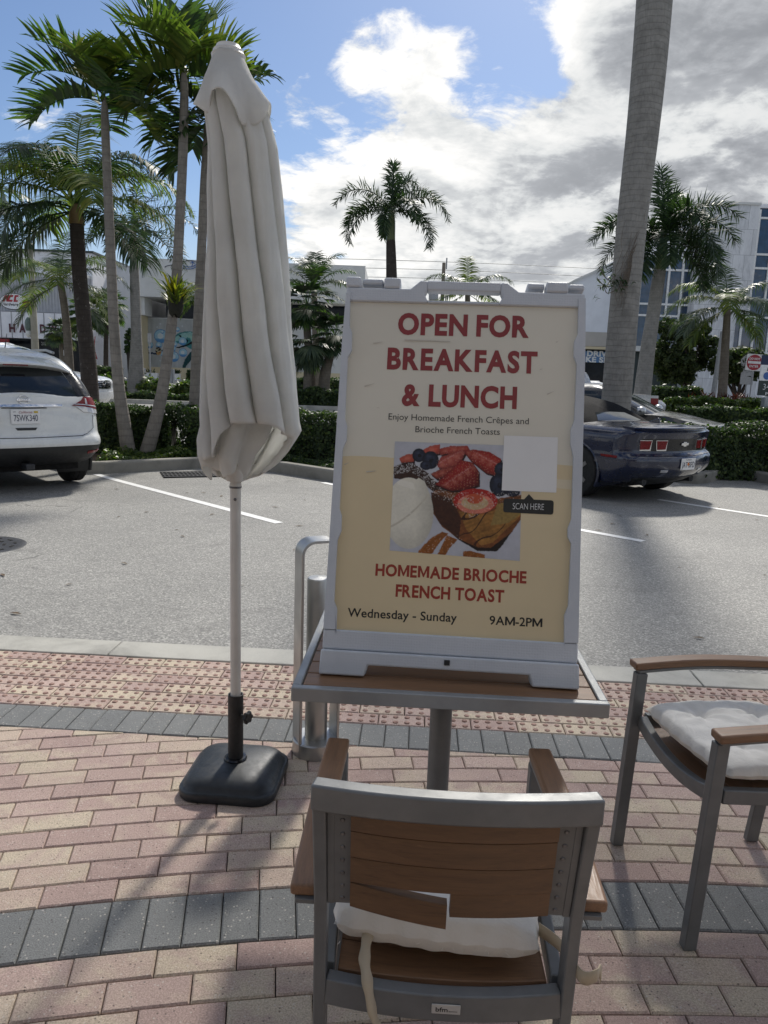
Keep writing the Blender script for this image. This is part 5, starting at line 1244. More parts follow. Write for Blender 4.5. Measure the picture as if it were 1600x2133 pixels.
# ------------------------------------------------------------------ dark hatchback behind the convertible
def build_saloon(name, label, paint, loc, ang, L=4.5, H=1.45, mirror=True):
    car = thing(name, label, 'car', loc, ang); k = H/1.45
    drop = smoothdrop(L*.70, L, .20, .6, .95)
    lo = Shell([(.22, .3, L-.25, .82, .3, .3, .12, .3), (.36, .08, L-.06, .89, .28, .35, .12, .3), (.55, .0, L, .91, .25, .35, .12, .28), (.78, .05, L-.02, .91, .25, .35, .12, .28), (.93, .12, L-.1, .88, .24, .35, .12, .28)], drop)
    sk = archskip((.85, L-.9), .33, .36, .6)
    mb = MB(); lo.body(mb, .22, .93, 18, TS, True, .06, sk); mb.build('body', paint, car, ang=40)
    up_ = Shell([(.92, .25, L*.74, .86, .2, .3, .12, .2), (1.08*k, .40, L*.66, .81, .2, .3, .12, .2), (1.26*k, .65, L*.57, .72, .2, .25, .12, .15), (1.37*k, .9, L*.51, .62, .2, .2, .1, .12), (1.41*k, 1.05, L*.48, .54, .2, .2, .1, .1)])
    mb = MB(); up_.body(mb, .92, 1.41*k, 14, TS, True, .04); mb.build('cabin', paint, car, ang=40)
    for q in ([(2.06, .97), (2.47, .97), (2.46, 1.30*k), (2.16, 1.28*k)], [(2.51, .97), (2.98, .97), (2.84, 1.30*k), (2.50, 1.30*k)]):
        mb = MB()
        for s in (1, -1): up_.patch(mb, q, .006, 8, 6, s)
        mb.build_split('side_window', M['glass_sky'], car, by='x')
    mb = MB()
    for s in (1, -1): up_.patch(mb, [(4.05, .97), (5, .97), (5, 1.37*k), (4.05, 1.35*k)], .006, 8, 6, s)
    mb.build('windscreen', M['glass_sky'], car)
    mb = MB()
    for s in (1, -1): up_.patch(mb, [(0, .98), (.95, .98), (.9, 1.34*k), (0, 1.36*k)], .006, 8, 6, s)
    mb.build('rear_window', M['glass'], car)
    for s in (1, -1):
        mb = MB(); lo.patch(mb, [(3.4, .62), (4.3, .62), (4.2, .76), (3.2, .78)], .008, 8, 4, s); mb.build('headlight', M['clear_lens'], car)
        mb = MB(); lo.patch(mb, [(.8, .66), (1.7, .66), (1.6, .82), (.8, .82)], .008, 8, 4, s); mb.build('tail_light', M['red_lens'], car)
        mb = MB(); c = Vector((s*1.0, L*.655, 1.0)); rows = []
        for i, a in enumerate(np.linspace(-1, 1, 9)):
            r = math.sqrt(max(.02, 1-a*a)); rows.append([c+Vector((a*.13, r*.07*math.cos(b)+(.03 if math.cos(b) > 0 else 0), r*.085*math.sin(b))) for b in np.linspace(0, 2*math.pi, 14, endpoint=False)])
        mb.grid(rows, close=True); mb.bar((s*.82, L*.66, .95), (s*.93, L*.658, .97), .05, .04); mb.build('wing_mirror', M['p_silver'] if mirror else paint, car, ang=60)
    mb = MB(); mb.box((0, L/2, .33), (1.3, L-.8, .22)); mb.build('underbody', M['void'], car, smooth=False)
    arches(car, (.85, L-.9), .33, .365, .90, M['clad'])
    for yy in (.85, L-.9):
        for s in (-1, 1): wheel(car, s*.79, yy, .33, .22)
    return car
p = Yp(1545, 892, 13.9)
a_ = R(-118); hd = Vector((-math.sin(a_), math.cos(a_), 0)); q = Vector((p.x, 14.6, 0))-hd*4.35
build_saloon('parked_car', 'dark grey parked hatchback facing right, behind the navy convertible', M['p_dark'], (q.x, q.y, gz(q.y)), a_, 4.5, 1.47)
q = Yp(1372, 800, 27); build_saloon('parked_car', 'white saloon beyond the pickup, half hidden by the big grey palm trunk', M['p_white2'], (q.x-4.0, 28.2, gz(28)), R(-94), 4.6, 1.42)
def build_pickup():
    q = Yp(1357, 806, 24); car = thing('pickup_truck', 'silver pickup truck behind the big grey palm trunk, facing left', 'pickup truck', (q.x, 24, gz(24)), R(88))
    lo = Shell([(.40, .05, 5.4, .90, .1, .3, .03, .2), (.6, .0, 5.5, .95, .1, .3, .03, .2), (1.08, .0, 5.45, .96, .1, .3, .03, .2)])
    sk = archskip((1.1, 4.5), .40, .44, .7)
    mb = MB(); lo.body(mb, .40, 1.08, 14, TS, True, .0, sk); mb.build('body', M['p_silver'], car, ang=40)
    up_ = Shell([(1.07, 1.9, 4.3, .90, .12, .3, .03, .2), (1.35, 2.0, 3.9, .86, .12, .3, .03, .2), (1.68, 2.15, 3.4, .76, .15, .25, .03, .15), (1.76, 2.3, 3.2, .66, .15, .2, .03, .1)])
    mb = MB(); up_.body(mb, 1.07, 1.76, 10, TS, True, .03); mb.build('cab', M['p_silver'], car, ang=40)
    for q in ([(2.06, 1.14), (2.48, 1.14), (2.48, 1.60), (2.08, 1.60)], [(2.53, 1.14), (2.96, 1.14), (2.82, 1.60), (2.53, 1.60)]):
        mb = MB()
        for s in (1, -1): up_.patch(mb, q, .006, 6, 4, s)
        mb.build_split('side_window', M['glass'], car, by='x')
    for s in (1, -1):
        mb = MB(); lo.patch(mb, [(.9, .72), (2.03, .72), (2.03, 1.0), (.9, 1.0)], .01, 6, 4, s); mb.build('tail_light', M['red_lens'], car)
    arches(car, (1.1, 4.5), .40, .44, .95, M['clad'])
    mb = MB(); mb.box((0, 2.7, .45), (1.3, 4.6, .25)); mb.build('underbody', M['void'], car, smooth=False)
    for yy in (1.1, 4.5):
        for s in (-1, 1): wheel(car, s*.82, yy, .40, .25)
build_pickup()
# ================================================================== VEGETATION
GR = [(0, (.020, .042, .016)), (.35, (.034, .066, .022)), (.7, (.055, .095, .028)), (1, (.085, .125, .035))]
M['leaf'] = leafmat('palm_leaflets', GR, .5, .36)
M['leaf_y'] = leafmat('yellow_green_palm_leaflets', [(0, (.05, .075, .02)), (.4, (.085, .12, .03)), (.75, (.13, .165, .04)), (1, (.19, .18, .05))], .5, .40)  # yellower green leaflet tones, given to fronds at random
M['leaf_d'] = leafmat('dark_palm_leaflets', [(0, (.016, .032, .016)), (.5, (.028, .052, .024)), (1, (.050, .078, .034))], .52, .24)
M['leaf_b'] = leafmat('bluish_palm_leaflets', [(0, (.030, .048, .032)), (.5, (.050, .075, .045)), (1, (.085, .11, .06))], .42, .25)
M['dead'] = leafmat('dry_frond', [(0, (.13, .085, .04)), (.5, (.20, .14, .06)), (1, (.26, .20, .08))], .7, .2)
M['hedge'] = leafmat('hedge_leaves', [(0, (.020, .036, .015)), (.5, (.036, .062, .022)), (.85, (.060, .092, .028)), (1, (.11, .145, .04))], .5, .28)
M['hedge_l'] = leafmat('pale_hedge_leaves', [(0, (.03, .055, .016)), (.5, (.06, .10, .024)), (.85, (.11, .15, .03)), (1, (.17, .19, .05))], .4, .35)
M['twig'] = pmat('dark_twigs', (.020, .020, .013), .9, 0, .4, 8)
M['tree'] = leafmat('olive_tree_leaves', [(0, (.022, .036, .014)), (.5, (.040, .060, .022)), (.85, (.065, .085, .028)), (1, (.10, .12, .04))], .6, .3)
M['redleaf'] = leafmat('red_cordyline', [(0, (.035, .014, .011)), (.5, (.085, .024, .018)), (.8, (.12, .042, .024)), (1, (.05, .045, .02))], .5, .2, (.8, .6, .5))
M['brom'] = leafmat('bromeliad_leaves', [(0, (.045, .06, .018)), (.4, (.12, .15, .03)), (.75, (.25, .25, .03)), (1, (.45, .36, .03))], .35, .35)
def barkmat(name, col, ring, dark=.55, rs=1.0):
    m, t = mat_new(name); tc = t.n('ShaderNodeTexCoord').outputs['Object']; sp = t.n('ShaderNodeSeparateXYZ', {0: tc})
    wob = t.math('MULTIPLY', t.noise(tc, 3, 3), .10)
    wv = t.n('ShaderNodeMath', {0: t.math('MULTIPLY', t.math('ADD', sp.outputs[2], wob), ring)}, operation='FRACT').outputs[0]
    band = t.maprange(wv, .0, .22, 1, 0)
    st = t.noise(t.n('ShaderNodeMapping', {'Vector': tc, 'Scale': (1, 1, .18)}).outputs[0], 45, 5, .65); bl = t.noise(tc, 4.5, 6, .65, .4)
    c = t.ramp(bl, [(.3, tuple(x*.72 for x in col)), (.52, col), (.75, tuple(x*1.22 for x in col))])
    c = t.mix(t.maprange(st, .45, .7, 0, .4), c, tuple(x*.5 for x in col)+(1,))
    c = t.mix(t.math('MULTIPLY', band, rs*t.nt.nodes.new('ShaderNodeValue').outputs[0].default_value*0+.45*rs), c, tuple(x*dark for x in col)+(1,))
    c = t.mix(t.maprange(t.noise(tc, 9, 4, .7), .62, .72, 0, .35), c, (.42, .42, .39, 1))
    b = t.n('ShaderNodeBsdfPrincipled', {'Base Color': c, 'Roughness': .88, 'Specular IOR Level': .2})
    h = t.math('ADD', st, t.math('MULTIPLY', band, -.8))
    t.set(b, 'Normal', t.n('ShaderNodeBump', {'Height': h, 'Strength': .5, 'Distance': .012})); t.n('ShaderNodeOutputMaterial', {'Surface': b}); return m
M['bark'] = barkmat('grey_ringed_bark', (.235, .215, .19), 8.5); M['bark_r'] = barkmat('royal_palm_bark', (.265, .255, .235), 11.0, .5, .95)
M['bark_d'] = barkmat('dark_bark', (.062, .052, .046), 9.0, .5); M['bark_c'] = barkmat('coconut_bark', (.19, .165, .135), 9.0)
M['shaft'] = pmat('green_crownshaft', (.10, .125, .045), .45, 0, .25, 5, stretch=(1, 1, .3)); M['shaft_o'] = pmat('tan_crownshaft', (.20, .13, .055), .5, 0, .3, 5, stretch=(1, 1, .3))

class Leaves:
    """collects leaf strips: rows of (left, right) points, one island each"""
    def __init__(s): s.v = []; s.f = []; s.n = 0; s.mi = []
    def strip(s, pts, wid, side, mi=0):
        b = s.n
        for p, w_ in zip(pts, wid): s.v.append(p-side*w_); s.v.append(p+side*w_)
        k = len(pts)
        for i in range(k-1): s.f.append((b+2*i, b+2*i+1, b+2*i+3, b+2*i+2)); s.mi.append(mi)
        s.n += 2*k
    def build(s, name, mats, parent): return np_mesh(name, np.array(s.v), np.array(s.f), mats, parent, s.mi)
def V3(*a): return np.array(a, float)
def unit(v): return v/max(1e-9, np.linalg.norm(v))
def feather(L, base, az, el, length, droop, ll, lw, n=44, vlift=.35, hang=.35, jit=.12, start=.14, rach=.02, twist=0., mi=0, plum=0., seg=2, tipcut=.45):
    """one pinnate frond"""
    h = V3(math.cos(az), math.sin(az), 0); P = [V3(*base)]; T = []; N = 22; e = el
    for i in range(N):
        s_ = (i+.5)/N; e = el-droop*s_**1.35; t = h*math.cos(e)+V3(0, 0, math.sin(e)); T.append(t); P.append(P[-1]+t*length/N)
    T.append(T[-1]); side0 = V3(-h[1], h[0], 0)
    for i in range(0, N, 2):                                    # rachis
        w_ = rach*(1-i/N*.8); L.strip([P[i], P[min(i+2, N)]], [w_, rach*(1-(i+2)/N*.8)], side0, mi); up_ = unit(np.cross(side0, T[i])); L.strip([P[i], P[min(i+2, N)]], [w_*.7, w_*.6], up_, mi)
    for k in range(n):
        s_ = start+(1-start)*(k+rng.uniform(-.3, .3))/n; s_ = min(max(s_, start), .995); q = s_*N; i = int(q); p = P[i]+(P[min(i+1, N)]-P[i])*(q-i); t = T[i]
        prof = min(1, .45+2.2*(s_-start))*(1-tipcut*max(0, (s_-.55)/.45)**1.6)
        for sd in (-1, 1):
            up_ = unit(np.cross(side0, t)); up_ = up_ if up_[2] > 0 else -up_
            lift = vlift+rng.normal(0, jit)+(rng.uniform(-plum, plum) if plum else 0); fwd_ = .42+.75*max(0, s_-.5)+rng.normal(0, jit*.6)
            d = unit(side0*sd*math.cos(lift)+up_*math.sin(lift)+t*fwd_); l = ll*prof*rng.uniform(.82, 1.12)
            pts = [p]; dd = d.copy()
            for j in range(seg):
                dd = unit(dd+V3(0, 0, -hang*(j+.6)/seg*rng.uniform(.7, 1.3))); pts.append(pts[-1]+dd*l/seg)
            wd = [lw*.45, lw]+([lw*.7] if seg > 2 else [])+[lw*.08]; wd = [lw*.5]+[lw*(1-.25*j) for j in range(seg-1)]+[lw*.1]
            L.strip(pts, wd, unit(np.cross(d, up_)+t*.25), mi)
def fan(L, base, az, el, pet, r, n=24, w_=.02, spread=2.6, droop=.5, mi=0):
    h = V3(math.cos(az), math.sin(az), 0); d = h*math.cos(el)+V3(0, 0, math.sin(el)); p = V3(*base); c = p+d*pet+V3(0, 0, -.12*pet)
    side = V3(-h[1], h[0], 0); L.strip([p, (p+c)/2+V3(0, 0, .04*pet), c], [w_*.5]*3, side, mi); d2 = unit(d+V3(0, 0, -.45))
    up_ = unit(np.cross(side, d2))
    for k in range(n):
        a = spread*((k+.5)/n-.5)*1.0+rng.normal(0, .03); dd = unit(d2*math.cos(a)+side*math.sin(a)+up_*.10*math.cos(a)); l = r*(1-.22*abs(a)/spread*2)*rng.uniform(.88, 1.08)
        m1 = c+dd*l*.55; m2 = m1+unit(dd+V3(0, 0, -droop*rng.uniform(.5, 1.4)))*l*.45; L.strip([c, m1, m2], [w_*.35, w_*1.25, w_*.15], unit(np.cross(dd, up_)), mi)
def trunk_obj(parent, pts, rads, mat, name='trunk', n=16, per=10, ringamp=.0):
    P = smooth_path(pts, per); rr = np.interp(np.linspace(0, 1, len(P)), np.linspace(0, 1, len(rads)), rads); rr = rr*(1+ringamp*np.array([(-1)**i for i in range(len(P))]))
    mb = MB(); mb.tube(P, rr, n); return mb.build(name, mat, parent, ang=60)
def local(root, P): return [tuple(Vector(p)-root.location) for p in P]
def palm(name, label, Yd, px_path, radii, bark, frondset, mat, group='palm trees', shaft=None, z0=None, extra=None, top_extra=0):
    """px_path: photo points up the trunk, all standing at distance Yd (a little depth sway added)"""
    P = [Yp(x, y, Yd+(dy if True else 0)) for x, y, dy in px_path]; P[0].z = gz(Yd) if z0 is None else z0
    root = thing(name, label, 'palm tree', (P[0].x, P[0].y, P[0].z), 0, group)
    Pl = local(root, P); trunk_obj(root, Pl, radii, bark)
    if shaft:
        top = Vector(Pl[-1]); q = [top+Vector((0, 0, -.05)), top+Vector((0, 0, shaft[0]*.5)), top+Vector((0, 0, shaft[0]))]; mb = MB(); mb.tube(q, [shaft[1], shaft[1]*.9, shaft[1]*.45], 14); mb.build('crownshaft', shaft[2], root, ang=60); base = np.array(q[-1])-V3(0, 0, shaft[0]*.18)
    else: base = np.array(Pl[-1])
    L = Leaves(); frondset(L, base); L.build('crown', mat if isinstance(mat, list) else [mat], root)
    if extra: extra(root, Pl, base)
    return root

# ------------------------------------------------------------------ the leaning pair in the island, and their neighbour behind the parasol
def wide_crown(spec, ll, lw, hang=.22):
    def f(L, base):
        for az, el, le, dr in spec:
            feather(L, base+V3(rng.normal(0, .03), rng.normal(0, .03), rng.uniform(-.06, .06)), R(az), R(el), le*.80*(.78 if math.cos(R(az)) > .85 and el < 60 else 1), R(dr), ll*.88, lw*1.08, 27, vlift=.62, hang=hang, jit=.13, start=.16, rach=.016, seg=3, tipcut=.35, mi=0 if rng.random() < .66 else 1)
    return f
DI = 12.15
sp1 = [(180, 42, 1.75, 70), (168, 14, 1.75, 60), (200, 62, 1.55, 62), (120, 70, 1.35, 45), (60, 68, 1.35, 55), (10, 30, 1.7, 75), (345, 12, 1.7, 75), (225, 0, 1.5, 65), (300, 20, 1.5, 75), (270, 50, 1.3, 70), (150, -8, 1.5, 50), (30, -5, 1.4, 60), (80, 80, 1.2, 30), (100, 20, 1.3, 60), ]
sp1.pop(10)
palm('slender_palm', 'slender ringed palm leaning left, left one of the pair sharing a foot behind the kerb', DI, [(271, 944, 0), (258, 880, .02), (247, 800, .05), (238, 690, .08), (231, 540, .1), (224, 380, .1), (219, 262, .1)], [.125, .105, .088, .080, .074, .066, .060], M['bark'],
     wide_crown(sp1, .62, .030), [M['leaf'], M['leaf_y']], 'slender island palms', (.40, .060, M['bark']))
sp2 = [(175, 58, 1.6, 55), (185, 78, 1.5, 50), (110, 80, 1.5, 35), (60, 74, 1.6, 45), (20, 55, 1.6, 60), (355, 30, 1.6, 70), (340, 5, 1.5, 60), (200, 20, 1.6, 70), (165, 0, 1.5, 60), (220, -10, 1.4, 50), (300, 30, 1.5, 70), (250, 40, 1.4, 70), (140, 40, 1.3, 60), (90, 30, 1.2, 60)]
def bromeliad(Pl, root): pass
p2 = palm('slender_palm', 'slender ringed palm leaning right with a yellow-green bromeliad on its trunk', DI+.05, [(299, 944, 0), (322, 885, 0), (338, 815, .02), (352, 720, .04), (366, 600, .06), (375, 450, .08), (381, 320, .08), (384, 205, .08)], [.125, .105, .090, .082, .078, .074, .070, .064], M['bark'],
     wide_crown(sp2, .66, .030), [M['leaf'], M['leaf_y']], 'slender island palms', (.42, .064, M['bark']))
sp3 = [(0, 30, 1.5, 80), (180, 10, 1.4, 85), (200, 50, 1.4, 80), (340, 20, 1.5, 80), (160, -20, 1.3, 60), (250, 0, 1.2, 70), (20, 70, 1.5, 70), (300, -20, 1.3, 50), (100, 60, 1.3, 70), (190, -45, 1.2, 30), (350, 60, 1.6, 75), (120, 10, 1.2, 70)]
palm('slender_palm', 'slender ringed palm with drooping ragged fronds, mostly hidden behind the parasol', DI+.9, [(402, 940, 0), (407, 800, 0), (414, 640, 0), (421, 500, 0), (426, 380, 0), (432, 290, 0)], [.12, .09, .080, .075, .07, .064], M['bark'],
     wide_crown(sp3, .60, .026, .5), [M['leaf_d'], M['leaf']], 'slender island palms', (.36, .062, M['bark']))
# bromeliad clasping the trunk
bc = Yp(366, 625, DI-.05); br = thing('bromeliad', 'yellow-green bromeliad clump growing on the right-leaning slender palm trunk', 'plant', bc)
L = Leaves()
for k in range(120):
    a = rng.uniform(0, 6.283); el = rng.uniform(.35, 1.35); l = rng.uniform(.18, .46); d = V3(math.cos(a)*math.cos(el), math.sin(a)*math.cos(el), math.sin(el)); p = V3(rng.normal(0, .045), rng.normal(0, .045), rng.uniform(-.12, .12)); p[0] += d[0]*.06; p[1] += d[1]*.06
    d2 = unit(d+V3(0, 0, .15)); d3 = unit(d2+V3(d[0]*.5, d[1]*.5, -.5)); L.strip([p, p+d*l*.35, p+d*l*.35+d2*l*.35, p+d*l*.35+d2*l*.35+d3*l*.3], [.012, .022, .017, .002], unit(np.cross(d, V3(0, 0, 1))))
L.build('leaf_rosette', [M['brom']], br)
mb = MB(); rows = []
for z, r in ((-.24, .05), (-.18, .10), (-.08, .13), (.02, .12), (.08, .07)): rows.append([(r*(1+.25*mnoise.noise(Vector((a*3, z*9, 1))))*math.cos(a), r*math.sin(a), z+.03*math.sin(3*a)) for a in np.linspace(0, 6.283, 16, endpoint=False)])
mb.grid(rows, close=True); mb.build('root_mass', M['twig'], br)

# ------------------------------------------------------------------ coconut palms
def coco_crown(spec, ll, lw, n=60, hang=.75, mats=2, jit=.10):
    def f(L, base):
        for az, el, le, dr in spec:
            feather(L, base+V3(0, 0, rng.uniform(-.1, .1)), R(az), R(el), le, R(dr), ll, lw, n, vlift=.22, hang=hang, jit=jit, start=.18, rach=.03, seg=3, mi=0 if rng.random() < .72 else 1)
    return f
DC = 16.6
spc = [(175, 48, 3.1, 110), (186, 25, 3.1, 105), (160, 70, 2.9, 110), (200, 5, 2.8, 90), (10, 40, 3.0, 115), (355, 18, 2.9, 105), (340, 55, 2.9, 120), (100, 80, 2.8, 60), (70, 62, 2.6, 100), (230, 40, 2.8, 120), (300, 30, 2.8, 120), (260, 60, 2.7, 120), (130, 30, 2.6, 110), (215, -20, 2.5, 60), (330, -15, 2.5, 60), (180, -25, 2.4, 50), (60, 0, 2.6, 80), (240, 0, 2.5, 90), (150, 55, 3.0, 90)]
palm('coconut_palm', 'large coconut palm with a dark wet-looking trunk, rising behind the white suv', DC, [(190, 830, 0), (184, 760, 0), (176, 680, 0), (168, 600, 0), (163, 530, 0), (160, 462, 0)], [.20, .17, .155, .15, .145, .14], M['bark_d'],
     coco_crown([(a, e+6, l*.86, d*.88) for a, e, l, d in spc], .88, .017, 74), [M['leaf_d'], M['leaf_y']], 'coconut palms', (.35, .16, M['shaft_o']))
spd = [(180, 30, 3.0, 90), (170, 55, 2.9, 100), (10, 35, 3.0, 95), (0, 60, 2.9, 100), (200, 0, 2.8, 70), (340, 0, 2.8, 70), (90, 80, 2.6, 50), (250, 40, 2.6, 110), (290, 40, 2.6, 110), (150, 10, 2.7, 80), (30, 10, 2.7, 80), (190, -25, 2.4, 45), (350, -30, 2.4, 40), (120, 60, 2.6, 90), (60, 60, 2.6, 90)]
palm('coconut_palm', 'coconut palm with yellowing lower fronds in front of the hardware shop', 31, [(146, 800, 0), (143, 740, 0), (139, 680, 0), (133, 630, 0), (126, 588, 0)], [.19, .17, .15, .14, .13], M['bark_c'],
     coco_crown(spd, .80, .022, 44, .6), [M['leaf_b'], M['leaf_y']], 'coconut palms')
palm('coconut_palm', 'coconut palm with gold lower fronds, beside the do not enter sign', 32, [(1506, 832, 0), (1508, 770, 0), (1511, 720, 0), (1514, 670, 0), (1515, 642, 0)], [.20, .18, .16, .14, .13], M['bark_c'],
     coco_crown([(a, e, l*.92, d) for a, e, l, d in spd], .85, .024, 46, .75), [M['leaf_b'], M['leaf_y']], 'coconut palms')
palm('coconut_palm', 'coconut palm whose top shows through and above the sign handle', 44, [(976, 800, 0), (975, 700, 0), (974, 612, 0)], [.2, .17, .14], M['bark_c'],
     coco_crown(spd, .85, .03, 34, .6), [M['leaf_b'], M['leaf_y']], 'coconut palms')
palm('coconut_palm', 'feathery palm rising behind the fan palms between parasol and sign', 36, [(660, 810, 0), (658, 720, 0), (654, 600, 0)], [.18, .16, .13], M['bark_c'],
     coco_crown([(a, min(80, e+22), l*.72, d*.75) for a, e, l, d in spd], .7, .024, 36, .45), [M['leaf_b'], M['leaf']], 'coconut palms')
palm('coconut_palm', 'coconut palm at the left edge with only frond tips in view', 24, [(-95, 780, 0), (-98, 640, 0), (-100, 470, 0)], [.18, .16, .14], M['bark_c'], coco_crown(spd, .85, .022, 40, .6), [M['leaf_b'], M['leaf']], 'coconut palms')

# ------------------------------------------------------------------ royal palms
def royal_crown(spec, ll, lw, n=64):
    def f(L, base):
        for az, el, le, dr in spec:
            feather(L, base, R(az), R(el), le, R(dr), ll, lw, n, vlift=.3, hang=.40, jit=.22, start=.10, rach=.035, plum=.9, seg=2, tipcut=.5)
        L.strip([base, base+V3(.02, 0, .9), base+V3(.03, 0, 1.9)], [.035, .025, .004], V3(1, 0, 0)); L.strip([base, base+V3(.02, 0, .9), base+V3(.03, 0, 1.9)], [.035, .025, .004], V3(0, 1, 0))
    return f
spr = [(180, 55, 2.5, 110), (182, 20, 2.4, 118), (200, 5, 2.3, 95), (0, 45, 2.6, 115), (358, 12, 2.3, 110), (340, 0, 2.2, 90), (60, 72, 2.3, 70), (30, 62, 2.4, 100), (100, 30, 2.2, 110), (260, 10, 2.0, 95), (150, 40, 2.3, 110), (300, 35, 2.2, 115), (90, 80, 2.2, 40)]
palm('royal_palm', 'lone royal palm with drooping plumes against the clouds above the sign', 30, [(814, 800, 0), (815, 700, 0), (816, 600, 0), (814, 500, 0)], [.25, .24, .22, .17], M['bark_d'], royal_crown([(a, e, l*1.05, d*1.1) for a, e, l, d in spr], .50, .024, 90), [M['leaf_d']], 'royal palms', (1.25, .17, M['shaft']))
palm('royal_palm', 'royal palm with a swollen pale trunk in front of the mural building', 31.5, [(283, 806, 0), (284, 770, 0), (284, 700, 0), (281, 600, 0), (279, 532, 0)], [.44, .30, .21, .19, .15], M['bark_r'], royal_crown([(a, e, l*1.25, d) for a, e, l, d in spr], .5, .024), [M['leaf_b']], 'royal palms', (1.1, .16, M['shaft_o']))
spq = [(180, 40, 2.9, 110), (175, 10, 2.7, 100), (200, -10, 2.6, 70), (0, 45, 3.0, 115), (10, 20, 3.0, 115), (355, -5, 2.7, 90), (340, -30, 2.5, 50), (60, 72, 2.6, 70), (30, 60, 2.8, 105), (100, 30, 2.6, 110), (260, 10, 2.6, 100), (300, 25, 2.8, 115), (280, 50, 2.6, 110), (320, 5, 2.8, 100), (20, 0, 2.8, 95), (150, 50, 2.6, 110), (90, 82, 2.6, 30), (345, 60, 2.9, 110), (230, -20, 2.3, 60)]
palm('royal_palm', 'dense royal palm with a green crownshaft, right of the big grey trunk', 27.5, [(1338, 806, 0), (1348, 740, 0), (1360, 660, 0), (1369, 600, 0), (1375, 562, 0)], [.33, .26, .23, .22, .20], M['bark_r'], royal_crown(spq, .66, .026, 100), [M['leaf_d']], 'royal palms', (1.35, .20, M['shaft']))
DB = 12.75
spb = [(20, 30, 3.6, 95), (60, 50, 3.6, 100), (100, 35, 3.4, 95), (140, 45, 3.5, 100), (80, 75, 3.2, 50), (335, 5, 3.9, 120), (180, 40, 3.4, 100), (120, 10, 3.4, 80), (40, 5, 3.5, 80)]
def orchid(root, Pl, base): pass
palm('royal_palm', 'huge smooth grey royal palm trunk running out of the top of the picture', DB, [(1281, 880, 0), (1290, 760, 0), (1302, 620, 0), (1318, 450, 0), (1338, 280, 0), (1352, 140, 0), (1364, -10, 0), (1376, -190, 0), (1386, -420, 0)], [.245, .240, .232, .236, .250, .262, .268, .245, .18], M['bark_r'], royal_crown(spb, .62, .020, 60), [M['leaf']], 'royal palms', (1.4, .17, M['shaft']))
# orchid with hanging roots on the big trunk
oc = Yp(1292, 590, DB-.24); orc = thing('orchid', 'leafy orchid with a web of roots clinging to the big grey palm trunk', 'plant', oc)
mb = MB()
for k in range(34):
    a = rng.uniform(-1.25, 1.25); up_ = rng.random() < .68; ln_ = rng.uniform(.25, 1.15) if up_ else rng.uniform(.2, .6); pts = []; x = .05+rng.normal(0, .07); z = rng.uniform(-.06, .06)
    for i in range(9):
        xr = max(-.22, min(.235, x-.0)); yy = -math.sqrt(max(.0, .243**2-min(.235, abs(xr))**2))+.228; pts.append((xr+.02+z*.12, yy, z)); x += rng.normal(.012 if up_ else 0, .022); z += (ln_ if up_ else -ln_)/9*rng.uniform(.6, 1.4)
    mb.tube(pts, [.0045*(1-.07*i) for i in range(9)], 5, caps=False)
M['root'] = pmat('orchid_roots', (.13, .105, .08), .85); mb.build('roots', M['root'], orc)
L = Leaves()
for k in range(46):
    a = rng.uniform(0, 6.283) if rng.random() < .4 else rng.normal(3.1, .6); el = rng.uniform(-.5, .9); d = unit(V3(math.cos(a)*math.cos(el), -abs(math.sin(a))*.5-.15, math.sin(el))); l = rng.uniform(.09, .22); p = V3(rng.normal(-.04, .09), -.02, rng.normal(-.02, .06)) if k < 30 else V3(-.22-.12*rng.random(), .02, .12*rng.normal())
    L.strip([p, p+d*l*.5, p+unit(d+V3(0, 0, -.5))*l], [.007, .016, .002], unit(np.cross(d, V3(.2, .3, 1))))
L.build('leaves', [M['leaf_b']], orc)
mb = MB()
for q in ([(-.1, 0, 0), (-.25, -.02, .08), (-.36, 0, .24)], [(-.1, 0, -.04), (-.24, -.03, -.06), (-.38, -.01, .07)], [(-.05, 0, -.1), (-.2, -.02, -.16), (-.26, 0, -.02)]): mb.tube(smooth_path(q, 5), .007, 6)
mb.build('stem', M['root'], orc)

# ------------------------------------------------------------------ fan palms
def fan_crown(nf, r, pet, n=22, w_=.03, lo=-.7, hi=1.3):
    def f(L, base):
        for k in range(nf): fan(L, base, k*2.39996+rng.normal(0, .2), lo+(hi-lo)*((k+.5)/nf), pet*rng.uniform(.8, 1.15), r*rng.uniform(.85, 1.1), n, w_, mi=0 if rng.random() < .8 else 1)
    return f
palm('fan_palm', 'tall dark fan palm between the parasol and the sign', 31, [(650, 815, 0), (647, 760, 0), (640, 690, 0), (640, 640, 0)], [.2, .17, .15, .15], M['bark_c'], fan_crown(34, .75, .75, 22, .034), [M['leaf_d'], M['leaf']], 'fan palms')
palm('fan_palm', 'fan palm with a leaning leaf-scarred trunk beside the sign', 30.6, [(672, 815, 0), (678, 775, 0), (690, 735, 0), (698, 700, 0)], [.24, .22, .15, .13], M['bark_c'], fan_crown(26, .7, .62, 20, .034), [M['leaf_d'], M['leaf']], 'fan palms')
palm('fan_palm', 'low fan palm with hanging pale leaves under the taller one', 30.2, [(640, 815, 0), (641, 760, 0), (642, 716, 0)], [.17, .15, .13], M['bark_c'], fan_crown(18, .85, .5, 22, .034, -1.2, .8), [M['leaf_b'], M['leaf']], 'fan palms')
palm('fan_palm', 'small fan palm in front of the shop letters', 47, [(129, 790, 0), (128, 740, 0), (126, 692, 0)], [.13, .12, .11], M['bark_c'], fan_crown(26, .75, .6, 16, .05), [M['leaf_b'], M['leaf_y']], 'fan palms')
